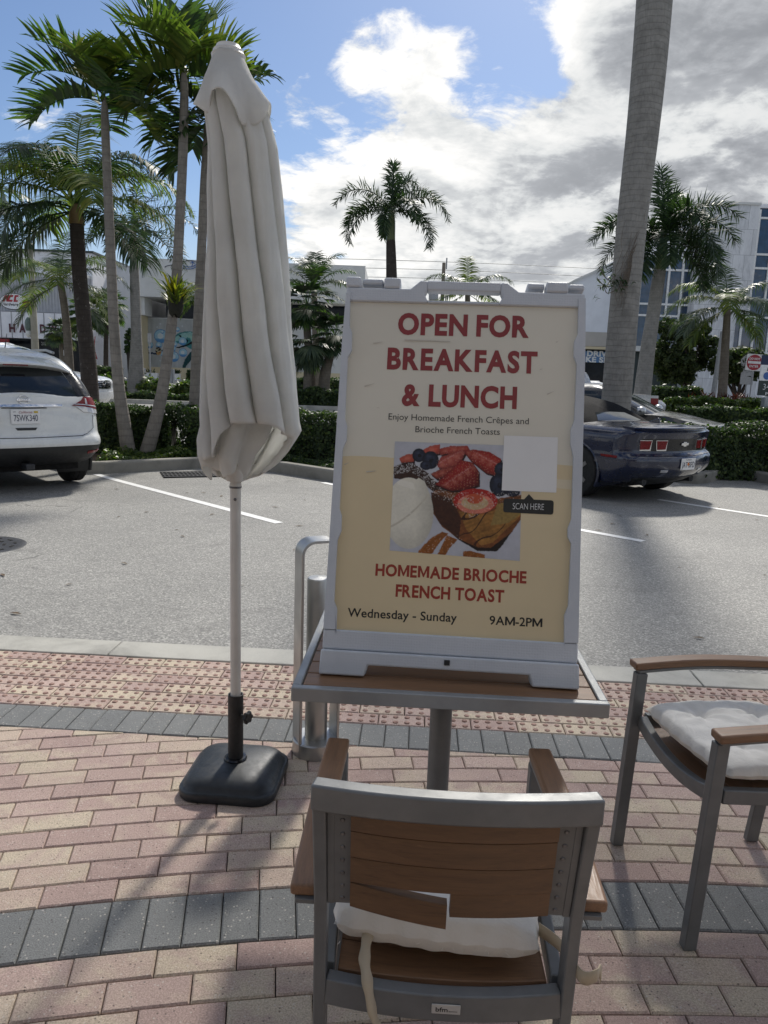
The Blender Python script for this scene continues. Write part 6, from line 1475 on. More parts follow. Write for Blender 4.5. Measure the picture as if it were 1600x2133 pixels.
palm('fan_palm', 'fan palm with a thin trunk at the corner of the hardware shop', 46, [(184, 785, 0), (183, 720, 0), (183, 655, 0)], [.2, .17, .15], M['bark_c'], fan_crown(30, .9, .8, 16, .055), [M['leaf'], M['leaf_y']], 'fan palms')
palm('fan_palm', 'fan palm standing against the plain white side wall', 48, [(220, 775, 0), (221, 710, 0), (223, 640, 0)], [.16, .14, .13], M['bark_d'], fan_crown(28, .85, .8, 16, .055), [M['leaf'], M['leaf_b']], 'fan palms')
palm('coconut_palm', 'small palm with golden fronds in front of the mural wall', 50, [(436, 780, 0), (432, 700, 0), (428, 618, 0)], [.16, .14, .12], M['bark_c'], coco_crown([(a, e, l*.9, d) for a, e, l, d in spd], .8, .035, 30, .6), [M['leaf_y'], M['leaf']], 'coconut palms')

# ------------------------------------------------------------------ hedges and shrubs
def leaf_quads(P, N_, sz, asp=1.7):
    n = len(P); N_ = N_/np.linalg.norm(N_, axis=1, keepdims=True); r = rng.normal(size=(n, 3)); A = np.cross(N_, r); A /= np.linalg.norm(A, axis=1, keepdims=True); B = np.cross(N_, A)
    s_ = (sz*rng.uniform(.6, 1.35, n))[:, None]; A = A*s_*asp*.5; B = B*s_*.5
    V = np.stack([P-A, P-B+N_*s_*.10, P+A, P+B+N_*s_*.10], 1).reshape(-1, 3); F = np.arange(4*n).reshape(n, 4); return V, F
def hedge(label, x0, x1, y, depth, zt, n, leaf, mat, name='hedge', group='hedges', wav=.06, y1=None, zb=None, ragged=0., cat='hedge'):
    zb = gz(y) if zb is None else zb; y1 = y if y1 is None else y1; root = thing(name, label, cat, ((x0+x1)/2, (y+y1)/2+depth/2, zb), math.atan2(y1-y, x1-x0), group)
    Lh = math.hypot(x1-x0, y1-y)/2; H = zt-zb; D = depth/2
    u = rng.random(n); area = np.array([2*Lh*H*1.25, 2*Lh*depth, 2*Lh*H*.35, depth*H*2]); pick = rng.choice(4, n, p=area/area.sum())
    P = np.zeros((n, 3)); N_ = np.zeros((n, 3)); a = rng.uniform(-Lh, Lh, n); h = rng.random(n)**.85*H; d = rng.uniform(-D, D, n)
    for k in range(4):
        m = pick == k
        if k == 0: P[m] = np.stack([a[m], np.full(m.sum(), -D), h[m]], 1); N_[m] = (0, -1, .45)
        if k == 1: P[m] = np.stack([a[m], d[m], np.full(m.sum(), H)], 1); N_[m] = (0, -.1, 1)
        if k == 2: P[m] = np.stack([a[m], np.full(m.sum(), D), h[m]], 1); N_[m] = (0, 1, .4)
        if k == 3: sg = np.where(rng.random(m.sum()) < .5, -1, 1); P[m] = np.stack([sg*Lh, d[m], h[m]], 1); N_[m] = np.stack([sg, np.zeros(m.sum()), np.full(m.sum(), .4)], 1)
    f = 3.2; w_ = wav*(np.sin(P[:, 0]*f+P[:, 2]*4.1)+np.sin(P[:, 0]*f*2.3+1+P[:, 2]*7.7)*.6+np.sin(P[:, 0]*f*5.1+2+P[:, 1]*9)*.4)
    nn = N_/np.linalg.norm(N_, axis=1, keepdims=True); P = P+nn*(w_+rng.normal(0, leaf*.55, n)-wav*.8)[:, None]
    if ragged: P[:, 2] += np.where(pick == 1, np.abs(rng.normal(0, ragged, n)), 0)
    P[:, 2] = np.maximum(P[:, 2], .01); V, F = leaf_quads(P, N_+rng.normal(0, .55, (n, 3)), leaf)
    np_mesh('foliage', V, F, [mat], root)
    mb = MB(); g_ = []
    for zz, k in ((0, .86), (H*.5, .92), (max(H-.10-wav*1.5, H*.7), .84)): g_.append([(sx*(Lh-.10*Lh/(Lh+.5)), sy*max(.03, (D-.07-wav)*k), zz) for sx, sy in ((-1, -1), (-.5, -1), (0, -1), (.5, -1), (1, -1), (1, 1), (.5, 1), (0, 1), (-.5, 1), (-1, 1))])
    mb.grid(g_, close=True); mb.add(g_[-1], [tuple(range(10))]); mb.build('branches', M['twig'], root, smooth=False); return root
yh_ = 12.35
z_ = lambda x, y, Y: Yp(x, y, Y).z
hedge('dark clipped hedge behind the white suv and the pair of slender palms', Yp(120, 900, yh_).x, Yp(352, 900, yh_).x, yh_, .8, z_(280, 845, yh_), 17000, .034, M['hedge'], wav=.05)
hedge('dark clipped hedge behind the parasol and the menu sign', Yp(374, 900, yh_+.1).x, Yp(1010, 900, yh_+.1).x, yh_+.1, .8, z_(640, 862, yh_), 26000, .034, M['hedge'], wav=.05)
hedge('dark hedge at the right edge, next to the tail of the navy convertible', Yp(1395, 900, 12.6).x, 9.5, 12.6, .9, z_(1560, 890, 12.6), 26000, .036, M['hedge'], wav=.06)
def cover(label, pts, n, leaf, mat, zamp=.14, name='ground_cover'):
    P = []; (xa, ya), (xb, yb_), dp = pts
    u = rng.random(n); v = rng.random(n); x = xa+(xb-xa)*u; y = ya+(yb_-ya)*u+dp*v; z = np.array([gz(q) for q in y])+.11+rng.random(n)*zamp*(.6+.4*np.sin(x*7)+.3*np.sin(y*9))
    V, F = leaf_quads(np.stack([x, y, z], 1), rng.normal(0, .6, (n, 3))+np.array([0, -.3, 1.0]), leaf, 1.8); o = np_mesh(name, V, F, [mat]); o['kind'] = 'stuff'; return o
kA, kB, kC = KP[2], KP[3], KP[4]
cover('', ((kA.x+.1, kA.y+.22), (kB.x-.1, kB.y+.2), .9), 9000, .035, M['hedge_l'], .16)
cover('', ((kB.x+.1, kB.y+.15), (kC.x+.1, kC.y+.3), .8), 6000, .035, M['hedge'], .10)
cover('', ((KP[6].x+.3, KP[6].y+.3), (KP[7].x+.2, KP[7].y+.15), .5), 3000, .035, M['hedge'], .08)
hedge('sprawling yellow-green low shrubs with brown patches, across the road beyond the slender palms', Yp(196, 820, 31).x, Yp(420, 820, 31).x, 31.2, 1.6, z_(300, 803, 31), 9000, .10, M['hedge_l'], wav=.14, ragged=.10)
hedge('dark long hedge across the road, below the yellow-green shrubs', Yp(190, 830, 28.8).x, Yp(425, 830, 28.8).x, 28.8, .9, z_(320, 821, 28.8), 11000, .075, M['hedge'], wav=.06)
hedge('bright-topped long hedge across the road between parasol and sign', Yp(560, 830, 29.2).x, Yp(1000, 830, 29.2).x, 29.2, 1.1, z_(640, 813, 29.2), 14000, .075, M['hedge'], wav=.06)
hedge('dark clipped hedge in front of the white side wall', Yp(180, 780, 44).x, Yp(234, 780, 44).x, 44, 1.6, z_(210, 767, 44), 4000, .12, M['hedge'], wav=.06)
hedge('dark far hedge behind the fan palms', Yp(520, 795, 42).x, Yp(1010, 795, 42).x, 42, 1.2, z_(640, 788, 42), 6000, .12, M['hedge'], wav=.06)
hedge('dark clipped hedge right of the mural planters', Yp(388, 780, 52).x, Yp(450, 780, 52).x, 52, 1.6, z_(410, 777, 52), 3000, .13, M['hedge'], wav=.05)
hedge('bright-topped clipped hedge in front of the red plants', Yp(1405, 840, 28).x, Yp(1640, 840, 28).x, 28, 1.1, z_(1500, 833, 28), 11000, .075, M['hedge_l'], wav=.05)
hedge('lower clipped hedge beside the road, nearest the dark hatchback', Yp(1432, 860, 25).x, Yp(1640, 860, 25).x, 25, 1.0, z_(1520, 853, 25), 11000, .07, M['hedge'], wav=.05)
hedge('short dark hedge left of the red plants', Yp(1376, 815, 33).x, Yp(1462, 815, 33).x, 33, 1.2, z_(1420, 809, 33), 5000, .09, M['hedge'], wav=.05)
def cordyline(label, px, py, Y, n, h):
    c = Yp(px, py, Y); c.z = gz(Y)
    root = thing('red_cordyline', label, 'plant', c, 0, 'red leafy plants'); L = Leaves()
    for k in range(n):
        bx, by = rng.normal(0, .45), rng.normal(0, .3); bz = rng.uniform(.1, h*.7)
        for q in range(7):
            a = rng.uniform(0, 6.283); el = rng.uniform(.2, 1.4); l = rng.uniform(.3, .6); d = V3(math.cos(a)*math.cos(el), math.sin(a)*math.cos(el), math.sin(el)); p = V3(bx, by, bz)
            L.strip([p, p+d*l*.5, p+d*l*.5+unit(d+V3(0, 0, -.5))*l*.5], [.012, .032, .004], unit(np.cross(d, V3(.1, .2, 1))))
    L.build('leaves', [M['redleaf']], root); return root
for i, (px, h, lb) in enumerate([(1464, 1.0, 'red cordyline at the left end of the row, by the short dark hedge'), (1490, 1.15, 'red cordyline touching the left side of the coconut trunk'), (1528, 1.2, 'red cordyline just right of the coconut trunk'), (1556, 1.1, 'red cordyline between the coconut trunk and the do not enter post'), (1582, .9, 'brownish red cordyline at the foot of the dark parking sign')]):
    cordyline(lb, px, 825, 31.5+.3*(i % 2), 26, h)
def bushy_tree(label, px, py, Y, rx, rz, n, leaf, mat, trunkpx, name='bushy_tree', group=None):
    c = Yp(px, py, Y); b = Yp(trunkpx, 800, Y); b.z = gz(Y); root = thing(name, label, 'tree', b, 0, group); cl = c-b
    mb = MB()
    for k in range(7):
        a = k*.9; e = Vector((cl.x+rx*.6*math.cos(a), .5*math.sin(a)*rx, cl.z+rz*.4*math.sin(a*1.7))); mb.tube(smooth_path([(0, 0, 0), (.1*math.cos(a), .1*math.sin(a), cl.z*.35), tuple(e)], 6), list(np.linspace(.14, .03, 13)), 7)
    mb.build('trunk', M['bark_d'], root, ang=60)
    nb = 120; ctr = rng.normal(size=(nb, 3)); ctr /= np.linalg.norm(ctr, axis=1, keepdims=True); ctr *= rng.uniform(.25, 1, (nb, 1))**.42; ctr = ctr*np.array([rx, rx*.8, rz])+np.array([cl.x, 0, cl.z]); rb = rng.uniform(.10, .22, nb)*rx
    k = rng.integers(0, nb, n); d = rng.normal(size=(n, 3)); d /= np.linalg.norm(d, axis=1, keepdims=True); P = ctr[k]+d*(rb[k]*rng.uniform(.3, 1.25, n))[:, None]
    V, F = leaf_quads(P, d+rng.normal(0, .5, (n, 3))+np.array([0, 0, .3]), leaf); np_mesh('crown', V, F, [mat], root); return root
bushy_tree('rounded dark green bushy tree in front of the office tower glass', 1420, 725, 38, 1.55, 1.65, 26000, .10, M['tree'], 1432)
bushy_tree('low dark shrub behind the do not enter sign', 1540, 762, 37, 1.3, .75, 7000, .13, M['tree'], 1540, 'shrub')
bushy_tree('small shrub beside the mural pier', 270, 715, 54, .35, 1.0, 900, .14, M['leaf'], 272, 'shrub')
# ================================================================== BUILDINGS AND FAR THINGS
def stucco(name, col, dirt=.3, var=.06): return pmat(name, col, .85, 0, var, .8, bump=.3, bscale=40, dirt=dirt, dirtcol=tuple(c*.6 for c in col))
M['st_white'] = stucco('white_stucco', (.76, .77, .78)); M['st_grey'] = stucco('grey_concrete_wall', (.62, .62, .60), .4); M['st_beige'] = stucco('beige_stucco', (.62, .53, .35)); M['st_pale'] = stucco('pale_wall', (.76, .78, .82))
M['fascia'] = pmat('white_metal_fascia', (.78, .78, .81), .5, 0, .05, 2, dirt=.2, dirtcol=(.4, .4, .42)); M['corr'] = pmat('grey_corrugated_metal', (.38, .385, .40), .5, .2, .08, 2); M['dkmaroon'] = pmat('dark_maroon_letters', (.07, .008, .02), .5)
M['shop_dark'] = glassmat('dark_shop_glass', (.008, .011, .017), .12, .15); M['orange_p'] = pmat('orange_paint', (.42, .09, .035), .6); M['red_p'] = pmat('red_paint', (.28, .025, .03), .6); M['blue_p'] = pmat('blue_paint', (.05, .13, .38), .5); M['navy_p'] = pmat('navy_paint', (.012, .022, .07), .5)
M['verdigris'] = pmat('green_lamp_paint', (.12, .17, .15), .55, 0, .2, 10); M['lampglass'] = pmat('frosted_lamp_glass', (.6, .62, .6), .25); M['tanpole'] = pmat('tan_lamp_column', (.33, .31, .25), .7, 0, .1, 5)
M['postgrey'] = pmat('galvanised_post', (.30, .31, .32), .5, .3); M['signred'] = pmat('traffic_sign_red', (.36, .012, .025), .45); M['signback'] = pmat('sign_back_metal', (.34, .345, .35), .5, .3); M['signdark'] = pmat('dark_sign_panel', (.025, .038, .035), .5)
M['officeglass'] = glassmat('blue_office_glass', (.018, .045, .095), .06, .8)
def marble_mat():
    m, t = mat_new('grey_marble_panels'); tc = t.n('ShaderNodeTexCoord').outputs['Object']
    n1 = t.noise(t.n('ShaderNodeMapping', {'Vector': tc, 'Scale': (1, 1, .3), 'Rotation': (0, .4, 0)}).outputs[0], 1.6, 7, .7, 2.0)
    br_ = t.n('ShaderNodeTexBrick', {'Vector': t.n('ShaderNodeMapping', {'Vector': tc, 'Rotation': (R(90), 0, 0)}).outputs[0], 'Color1': (.95, .95, .95, 1), 'Color2': (1.1, 1.1, 1.1, 1), 'Mortar': (.55, .55, .55, 1), 'Scale': 1.0, 'Brick Width': .75, 'Row Height': 1.6, 'Mortar Size': .012})
    c = t.mix(1.0, t.ramp(n1, [(.3, (.42, .43, .45)), (.5, (.60, .605, .62)), (.7, (.70, .71, .72))]), br_.outputs[0], 'MULTIPLY')
    b = t.n('ShaderNodeBsdfPrincipled', {'Base Color': c, 'Roughness': .5}); t.n('ShaderNodeOutputMaterial', {'Surface': b}); return m
M['marble'] = marble_mat()
def bbox(mb, xa, ya, xb, yb_, Y, d=.3, front=0.0):
    """box whose front face fills the photo rectangle at distance Y"""
    p, q = Yp(xa, ya, Y-front), Yp(xb, yb_, Y-front); x0, x1 = sorted((p.x, q.x)); z0, z1 = sorted((p.z, q.z))
    mb.box(((x0+x1)/2, Y-front+d/2, (z0+z1)/2), (x1-x0, d, z1-z0)); return x0, x1, z0, z1
def wbuild(mb, name, mat, root, **kw):
    o = mb.build(name, mat, root, smooth=False, **kw); 
    for v in o.data.vertices: v.co -= root.location
    return o
def fixloc(o, root):
    for v in o.data.vertices: v.co -= root.location
    return o

# ------------------------------------------------------------------ hardware shop
YB = 56.0; X = lambda x, y, Y=YB: Yp(x, y, Y).x; Z = lambda x, y, Y=YB: Yp(x, y, Y).z
xl, xr = X(-330, 700), X(197, 700); zt = Z(100, 524); zg = gz(YB)
hs = thing('hardware_shop', 'grey and white hardware shop with spaced dark red letters over the awning', 'building', ((xl+xr)/2, YB, zg))
mb = MB(); mb.box(((xl+xr)/2, YB+7, (zg+zt)/2), (xr-xl, 14, zt-zg)); wbuild(mb, 'wall', M['fascia'], hs)
mb = MB(); mb.box(((xl+xr)/2, YB+7, zt+.06), (xr-xl+.3, 14.3, .14)); wbuild(mb, 'roof_edge', M['signdark'], hs)
z1, z0 = Z(60, 577), Z(100, 652); x1 = X(192, 650)
mb = MB(); mb.box(((xl+x1)/2, YB-.25, (z0+z1)/2), (x1-xl, .46, z1-z0))
k = xl
while k < x1-.2: mb.box((k+.1, YB-.50, (z0+z1)/2), (.09, .04, z1-z0-.02)); k += .22
wbuild(mb, 'corrugated_band', M['corr'], hs)
zl = Z(60, 570); mb = MB(); mb.box(((xl+X(82, 572))/2, YB-.35, (zl+z1)/2), (X(82, 572)-xl, .66, zl-z1)); mb.box(((X(100, 577)+x1)/2, YB-.35, z1+.10), (x1-X(100, 577), .66, .2)); wbuild(mb, 'ledge', M['st_grey'], hs)
YA = YB-1.6; za, zb_ = Z(100, 652, YA), Z(100, 706, YA); x1a = X(193, 690, YA)
mb = MB(); mb.box(((xl+x1a)/2, YA+.75, (za+zb_)/2), (x1a-xl, 1.48, za-zb_)); aw = wbuild(mb, 'awning', M['fascia'], hs)
mb = MB(); k = X(15, 680, YA)
while k > xl: k -= .78
while k < x1a: mb.box((k, YA-.012, (za+zb_)/2), (.045, .03, za-zb_-.02)); k += .755
wbuild(mb, 'seam', M['postgrey'], hs)
let = bpy.data.objects.new('shop_letters', None); COL.objects.link(let); let.parent = hs; let.location = (0, YA-.03-YB, 0)
for ch, a, b in (('H', 20, 32.5), ('A', 41, 54.5), ('R', 63, 74), ('D', 84, 96), ('W', 101.5, 120), ('A', 125.5, 138), ('R', 147.5, 158), ('E', 172, 182)):
    bb = Z(90, 693, YA)-zg-.008*(a-90)*.0; letters('letter', ch, M['dkmaroon'], let, X(a, 690, YA)-hs.location.x, X(b, 690, YA)-hs.location.x, Z(a, 691+(a-20)*.022, YA)-zg, Z(a, 674, YA)-Z(a, 691, YA), -.03, 0, .05)
mb = MB(); mb.box(((xl+x1)/2, YB-.06, (zg+zb_)/2), (x1-xl, .1, zb_-zg-.02)); wbuild(mb, 'shop_window', M['shop_dark'], hs)
mb = MB(); bbox(mb, 186, 712, 197, 770, YB-.1, .3); wbuild(mb, 'pier', M['st_grey'], hs)
mb = MB(); bbox(mb, 185, 752, 198, 772, YB-.3, .3); wbuild(mb, 'pier_base', M['orange_p'], hs)
mb = MB(); bbox(mb, 123, 729, 138, 741, YB-.2, .05); wbuild(mb, 'paper_notice', M['white'], hs)
mb = MB(); bbox(mb, -40, 704, 17, 713, YA-.3, .2); wbuild(mb, 'red_valance', M['red_p'], hs)
letters('street_number', '218', M['white'], hs, X(88, 715)-hs.location.x, X(97, 715)-hs.location.x, Z(90, 719)-zg, .22, -.14, 0, 0)
# oval board
oc = Yp(29, 628, YB-.55); ov = bpy.data.objects.new('oval_board', None); COL.objects.link(ov); ov.parent = hs; ov.location = oc-hs.location
rxo, rzo = X(58, 628)-X(29, 628), Z(29, 611)-Z(29, 628)
for nm, k, y, m_ in (('board_rim', 1.0, 0, M['ink']), ('board_face', .955, -.03, M['white'])):
    mb = MB(); mb.prism([(rxo*k*math.cos(a), rzo*(k if k == 1 else .93)*math.sin(a)) for a in np.linspace(0, 6.283, 48, endpoint=False)], y-.03, y+.05); mb.build(nm, m_, ov, smooth=False)
def OX(x): return X(x, 628)-oc.x
def OZ(y): return Z(29, y)-oc.z
mb = MB()
mb.prism([(OX(13), OZ(630)), (OX(20), OZ(617)), (OX(24.5), OZ(617)), (OX(26), OZ(630)), (OX(22.5), OZ(630)), (OX(21.8), OZ(624)), (OX(17.5), OZ(630))], -.09, -.062)
mb.prism([(OX(24), OZ(622)), (OX(30), OZ(616)), (OX(37), OZ(616)), (OX(36), OZ(620)), (OX(30), OZ(621)), (OX(28.5), OZ(626)), (OX(35), OZ(626)), (OX(34), OZ(630)), (OX(26), OZ(630))], -.09, -.062); mb.prism([(OX(37), OZ(630)), (OX(40), OZ(616)), (OX(48), OZ(616)), (OX(47), OZ(619.5)), (OX(43), OZ(619.5)), (OX(41.5), OZ(626.5)), (OX(46), OZ(626.5)), (OX(45), OZ(630))], -.09, -.062)
mb.build('board_mark', M['signred'], ov, smooth=False); letters('lettering', 'Hardware', M['ink'], ov, OX(13.5), OX(46), OZ(638), OZ(632)-OZ(638), -.063, 0, .03, .2)
# striped flag by the shop corner
fp = Yp(180, 690, YB-2.2); fl_ = thing('striped_flag', 'striped flag hanging from a slanted staff at the shop corner', 'flag', fp)
mb = MB(); mb.tube([(0, 0, 0), (.38, -.3, -.25), (-.12, .1, .1)], .02, 6); mb.tube([(0, 0, .1), (.6, -.3, -1.0)], .02, 6); mb.build('staff', M['white'], fl_)
for i in range(7):
    rows = []
    for t_ in np.linspace(0, 1, 12): 
        x0 = .04+.085*i+.05*math.sin(t_*5+i*.4)+.10*t_; rows.append([(x0, -.15+.06*math.sin(i*1.3+t_*3), -.15-.35*(i*.08)-1.55*t_), (x0+.085, -.15+.06*math.sin((i+1)*1.3+t_*3), -.15-.35*((i+1)*.08)-1.55*t_)])
    mb = MB(); mb.grid(rows); mb.build('stripe', M['white'] if i % 2 else M['red_p'], fl_)
# ------------------------------------------------------------------ plain white side building
YS = 60.0; sb = thing('plain_building', 'plain white windowless wall between the hardware shop and the mural building', 'building', (X(235, 700, YS), YS, gz(YS)))
a, b = Yp(196, 545, YS), Yp(291, 560, YS); mb = MB(); zb0 = gz(YS)
vs = [(a.x, YS, zb0), (b.x, YS, zb0), (b.x, YS, b.z), (a.x, YS, a.z), (a.x, YS+12, zb0), (b.x, YS+12, zb0), (b.x, YS+12, b.z), (a.x, YS+12, a.z)]
mb.add(vs, [(0, 1, 2, 3), (4, 7, 6, 5), (3, 2, 6, 7), (0, 3, 7, 4), (1, 5, 6, 2)]); wbuild(mb, 'wall', M['st_white'], sb)
mb = MB(); bbox(mb, 205, 718, 209, 728, YS-.15, .14); wbuild(mb, 'meter_box', M['postgrey'], sb)
mb = MB(); q = [Vector((a.x-.02, YS-.03, a.z+.05)), Vector((b.x+.02, YS-.03, b.z+.05))]; mb.sweep(q, .18, .1); wbuild(mb, 'coping', M['st_grey'], sb)
# ------------------------------------------------------------------ mural building
YM = 58.0; mbld = thing('mural_building', 'pale concrete building with a painted sea turtle mural under its overhang', 'building', (X(400, 700, YM), YM, gz(YM)))
zt, zs, zg = Z(400, 541, YM), Z(400, 621, YM), gz(YM); x0, x1 = X(289, 600, YM), X(760, 600, YM); D = 14
mb = MB(); mb.box(((x0+x1)/2, YM+D/2, (zt+zs)/2), (x1-x0, D, zt-zs)); wbuild(mb, 'fascia', M['st_grey'], mbld)
yi = YM+2.2; Zi = lambda y: Z(400, y, yi); 
mb = MB(); mb.box(((x0+x1)/2+.5, yi+5, (Zi(663)+zs-.01)/2), (x1-x0-1.6, 9.6, zs-.01-Zi(663))); wbuild(mb, 'upper_window', M['shop_dark'], mbld)
mb = MB(); xm0 = X(306, 700, yi); mb.box(((xm0+x1)/2, yi+5, (zg+Zi(664))/2), (x1-xm0, 9.9, Zi(664)-zg)); wbuild(mb, 'lower_wall', M['st_grey'], mbld)
mb = MB(); mb.box(((xm0+x1)/2, yi-.02, (zg+Zi(767))/2), (x1-xm0-.02, .10, Zi(767)-zg)); wbuild(mb, 'wall_base', M['st_beige'], mbld)
p0 = X(289.5, 700, YM); mb = MB(); mb.box(((p0+xm0)/2, YM+1.2, (zg+zs)/2-.0), (xm0-p0-.02, 2.0, zs-zg-.02)); wbuild(mb, 'pier', M['st_beige'], mbld)
mb = MB(); xw = X(317, 640, yi); mb.box(((xm0+xw)/2, YM+1.3, (Zi(663)+zs)/2), (xw-xm0-.02, 1.8, zs-Zi(663)-.02)); wbuild(mb, 'return_wall', M['st_grey'], mbld)
def mural(a, b):
    x = 200+a*1100; y = 1105+b*785; n = fbm(x, y*.25, 40, 1); n2 = fbm(x, y, 26, 2)
    img = np.zeros(x.shape+(3,)); img[:] = s2l(176, 178, 176); img *= (.78+.4*n)[..., None]
    def put(m, col, amp=.15, nn=n2): img[m] = (s2l(*col)[None, None]*(1-amp+2*amp*nn)[..., None])[m]
    P = lambda *q: in_poly(x+14*(n2-.5), y+14*(n2-.5), q)
    E = lambda cx, cy, rx, ry: ((x-cx)/rx)**2+((y-cy)/ry)**2
    put(P((620, 1400), (680, 1330), (800, 1290), (940, 1290), (1080, 1330), (1160, 1420), (1160, 1560), (1060, 1620), (880, 1560), (760, 1500), (660, 1480)), (70, 128, 128), .5)
    put(P((640, 1460), (660, 1390), (760, 1320), (900, 1300), (1000, 1330), (880, 1370), (760, 1430)), (146, 184, 176), .25)
    put((vnoise(x, y, 60, 5) > .58) & P((700, 1360), (1000, 1300), (1160, 1420), (1100, 1580), (900, 1540)), (26, 52, 56), .3); put((vnoise(x, y, 38, 8) > .66) & P((650, 1420), (1000, 1300), (1160, 1500), (900, 1560)), (150, 186, 170), .2)
    put(P((760, 1850), (800, 1740), (880, 1620), (960, 1580), (960, 1680), (880, 1760), (800, 1870), (760, 1885)), (44, 76, 78), .4); put(P((430, 1610), (540, 1500), (640, 1470), (640, 1500), (560, 1560), (450, 1630)), (46, 74, 84), .3); put(P((660, 1550), (820, 1500), (920, 1440), (930, 1470), (820, 1530), (680, 1565)), (40, 44, 46), .3)
    put(P((1000, 1220), (1060, 1190), (1080, 1290), (1040, 1330)), (44, 70, 66), .3); put(P((960, 1560), (1100, 1600), (1060, 1720), (980, 1680)), (58, 92, 90), .3)
    put(P((200, 1635), (350, 1650), (360, 1680), (210, 1660)), (46, 60, 84), .2)
    for cx, cy, r in [(425, 1380, 108), (245, 1525, 56), (390, 1520, 50), (690, 1265, 36), (768, 1450, 64), (640, 1500, 46), (615, 1570, 44), (625, 1700, 82), (772, 1630, 68), (465, 1665, 48), (450, 1312, 28), (1010, 1500, 60), (1120, 1690, 70)]:
        e = E(cx, cy, r, r); put(e < 1, (112, 160, 192), .12); put((e < .82) & (y < cy+.35*r), (158, 192, 206), .12); put(E(cx-.08*r, cy-.02*r, r*.42, r*.42) < 1, (206, 214, 214), .08); put((e < 1) & (e > .88), (66, 118, 168), .1); put((e < .86) & (y > cy+.5*r), (92, 142, 188), .1)
    for cx, cy in [(420, 1186), (368, 1240), (765, 1210), (405, 1770), (455, 1712), (228, 1590), (660, 1650), (590, 1190), (540, 1800)]: put(E(cx, cy, 11, 11) < 1, (206, 212, 214), .05)
    put(E(380, 1610, 48, 58) < 1, (60, 54, 52), .5, vnoise(x, y, 14, 3)); put(P((340, 1640), (420, 1610), (425, 1660), (370, 1690)), (188, 150, 96), .2); put((vnoise(x, y, 15, 6) > .55) & (E(380, 1600, 44, 46) < 1), (186, 178, 150), .2); put(P((380, 1640), (425, 1630), (415, 1642), (385, 1652)), (150, 66, 60), .1)
    return np.clip(img*.92, 0, 1)
M['mural'] = vcolmat('painted_mural', .8, .2)
f7 = lambda x, y: Yp(280+x/7.619, 520+y/7.619, yi)
ma, mb2 = f7(200, 1500), f7(1300, 1500); mo = print_grid('mural', mural, ma.x-mbld.location.x, mb2.x-mbld.location.x, f7(700, 1890).z-gz(YM), f7(700, 1105).z-gz(YM), yi-.03-YM, 200, 150, M['mural'], mbld)
# painted emblem on the fascia
em = bpy.data.objects.new('wall_emblem', None); COL.objects.link(em); em.parent = mbld; em.location = (0, -.03, 0)
def FX(x): return X(x, 560, YM)-mbld.location.x
def FZ(y): return Z(400, y, YM)-gz(YM)
def arcpoly(pts, wd): 
    P = smooth_path([(FX(280+x/7.619), 0, FZ(520+y/7.619)) for x, y in pts], 6); return P
mb = MB(); mb.sweep(arcpoly([(485, 300), (500, 280), (560, 262), (640, 245), (740, 215), (890, 170), (1060, 225), (1110, 262), (1110, 300)], 1), .03, .06, up=(0, 1, 0)); mb.build('emblem_outline', M['navy_p'], em)
mb = MB(); mb.sweep(arcpoly([(745, 245), (800, 268), (880, 275), (950, 255), (1000, 215)], 1), .03, [.05]*6+[.12]*19, up=(0, 1, 0)); mb.sweep(arcpoly([(745, 290), (830, 308), (930, 300), (990, 265)], 1), .03, .18, up=(0, 1, 0))
mb.tube(arcpoly([(912, 262), (925, 235), (925, 210)], 1), .02, 6)
for dx, dy in ((-35, 5), (-25, -15), (0, -25), (25, -12), (34, 10)): mb.tube(arcpoly([(925, 210), (925+dx*.6, 205+dy*.9), (925+dx, 212+dy)], 1), .018, 5)
mb.build('emblem_wave', M['blue_p'], em); letters('lettering', 'KIDS', M['ink'], em, FX(407.5), FX(446), FZ(584), FZ(572)-FZ(584), -.01, 0, .06)
mb = MB(); mb.tube([(FX(297), -.05, FZ(552)), (FX(297), -.05, FZ(582))], .04, 8); mb.build('conduit', M['postgrey'], mbld)
# planter boxes, posts and a parking post before the mural
for i, (xa, xb, lb) in enumerate([(302, 329, 'white planter box at the left, by the beige pier of the mural wall'), (350, 362, 'white planter box half hidden by the right-leaning palm trunk'), (363, 375, 'white planter box with a dark plant, rightmost below the mural')]):
    yy = YM-1.0; p, q = Yp(xa, 772, yy), Yp(xb, 787, yy); t_ = thing('planter_box', lb, 'planter', ((p.x+q.x)/2, yy, gz(yy)), 0, 'planters below the mural'); wd = q.x-p.x; hh = .55
    mb = MB(); mb.box((0, 0, hh/2), (wd, .5, hh)); mb.box((0, 0, hh-.02), (wd+.04, .54, .06)); mb.build('box', M['white'], t_, smooth=False, bevel=.01)
    L = Leaves()
    for k in range(40 if i == 2 else 14): a = rng.uniform(0, 6.28); d = unit(V3(math.cos(a)*.6, math.sin(a)*.6, .8)); p_ = V3(rng.uniform(-wd*.35, wd*.35), 0, hh); l = rng.uniform(.2, .55); L.strip([p_, p_+d*l*.6, p_+d*l+V3(0, 0, -.05)], [.02, .05, .01], unit(np.cross(d, V3(0, .3, 1))))
    L.build('plant', [M['leaf_d']], t_)
for i, (xx, lb) in enumerate([(296, 'pair of grey posts left of the first planter'), (301, 'grey post touching the left planter'), (356.5, 'grey post between the two middle planters'), (361.5, 'grey post beside the dark-planted planter')]):
    yy = 47; p = Yp(xx, 780, yy); t_ = thing('bollard_post', lb.replace('pair of grey posts', 'grey post'), 'bollard', (p.x, yy, gz(yy)), 0, 'posts before the mural'); mb = MB(); mb.lathe([(.075, 0), (.075, .98), (.06, 1.02), (0, 1.03)], 12); mb.build('tube', M['postgrey'], t_)
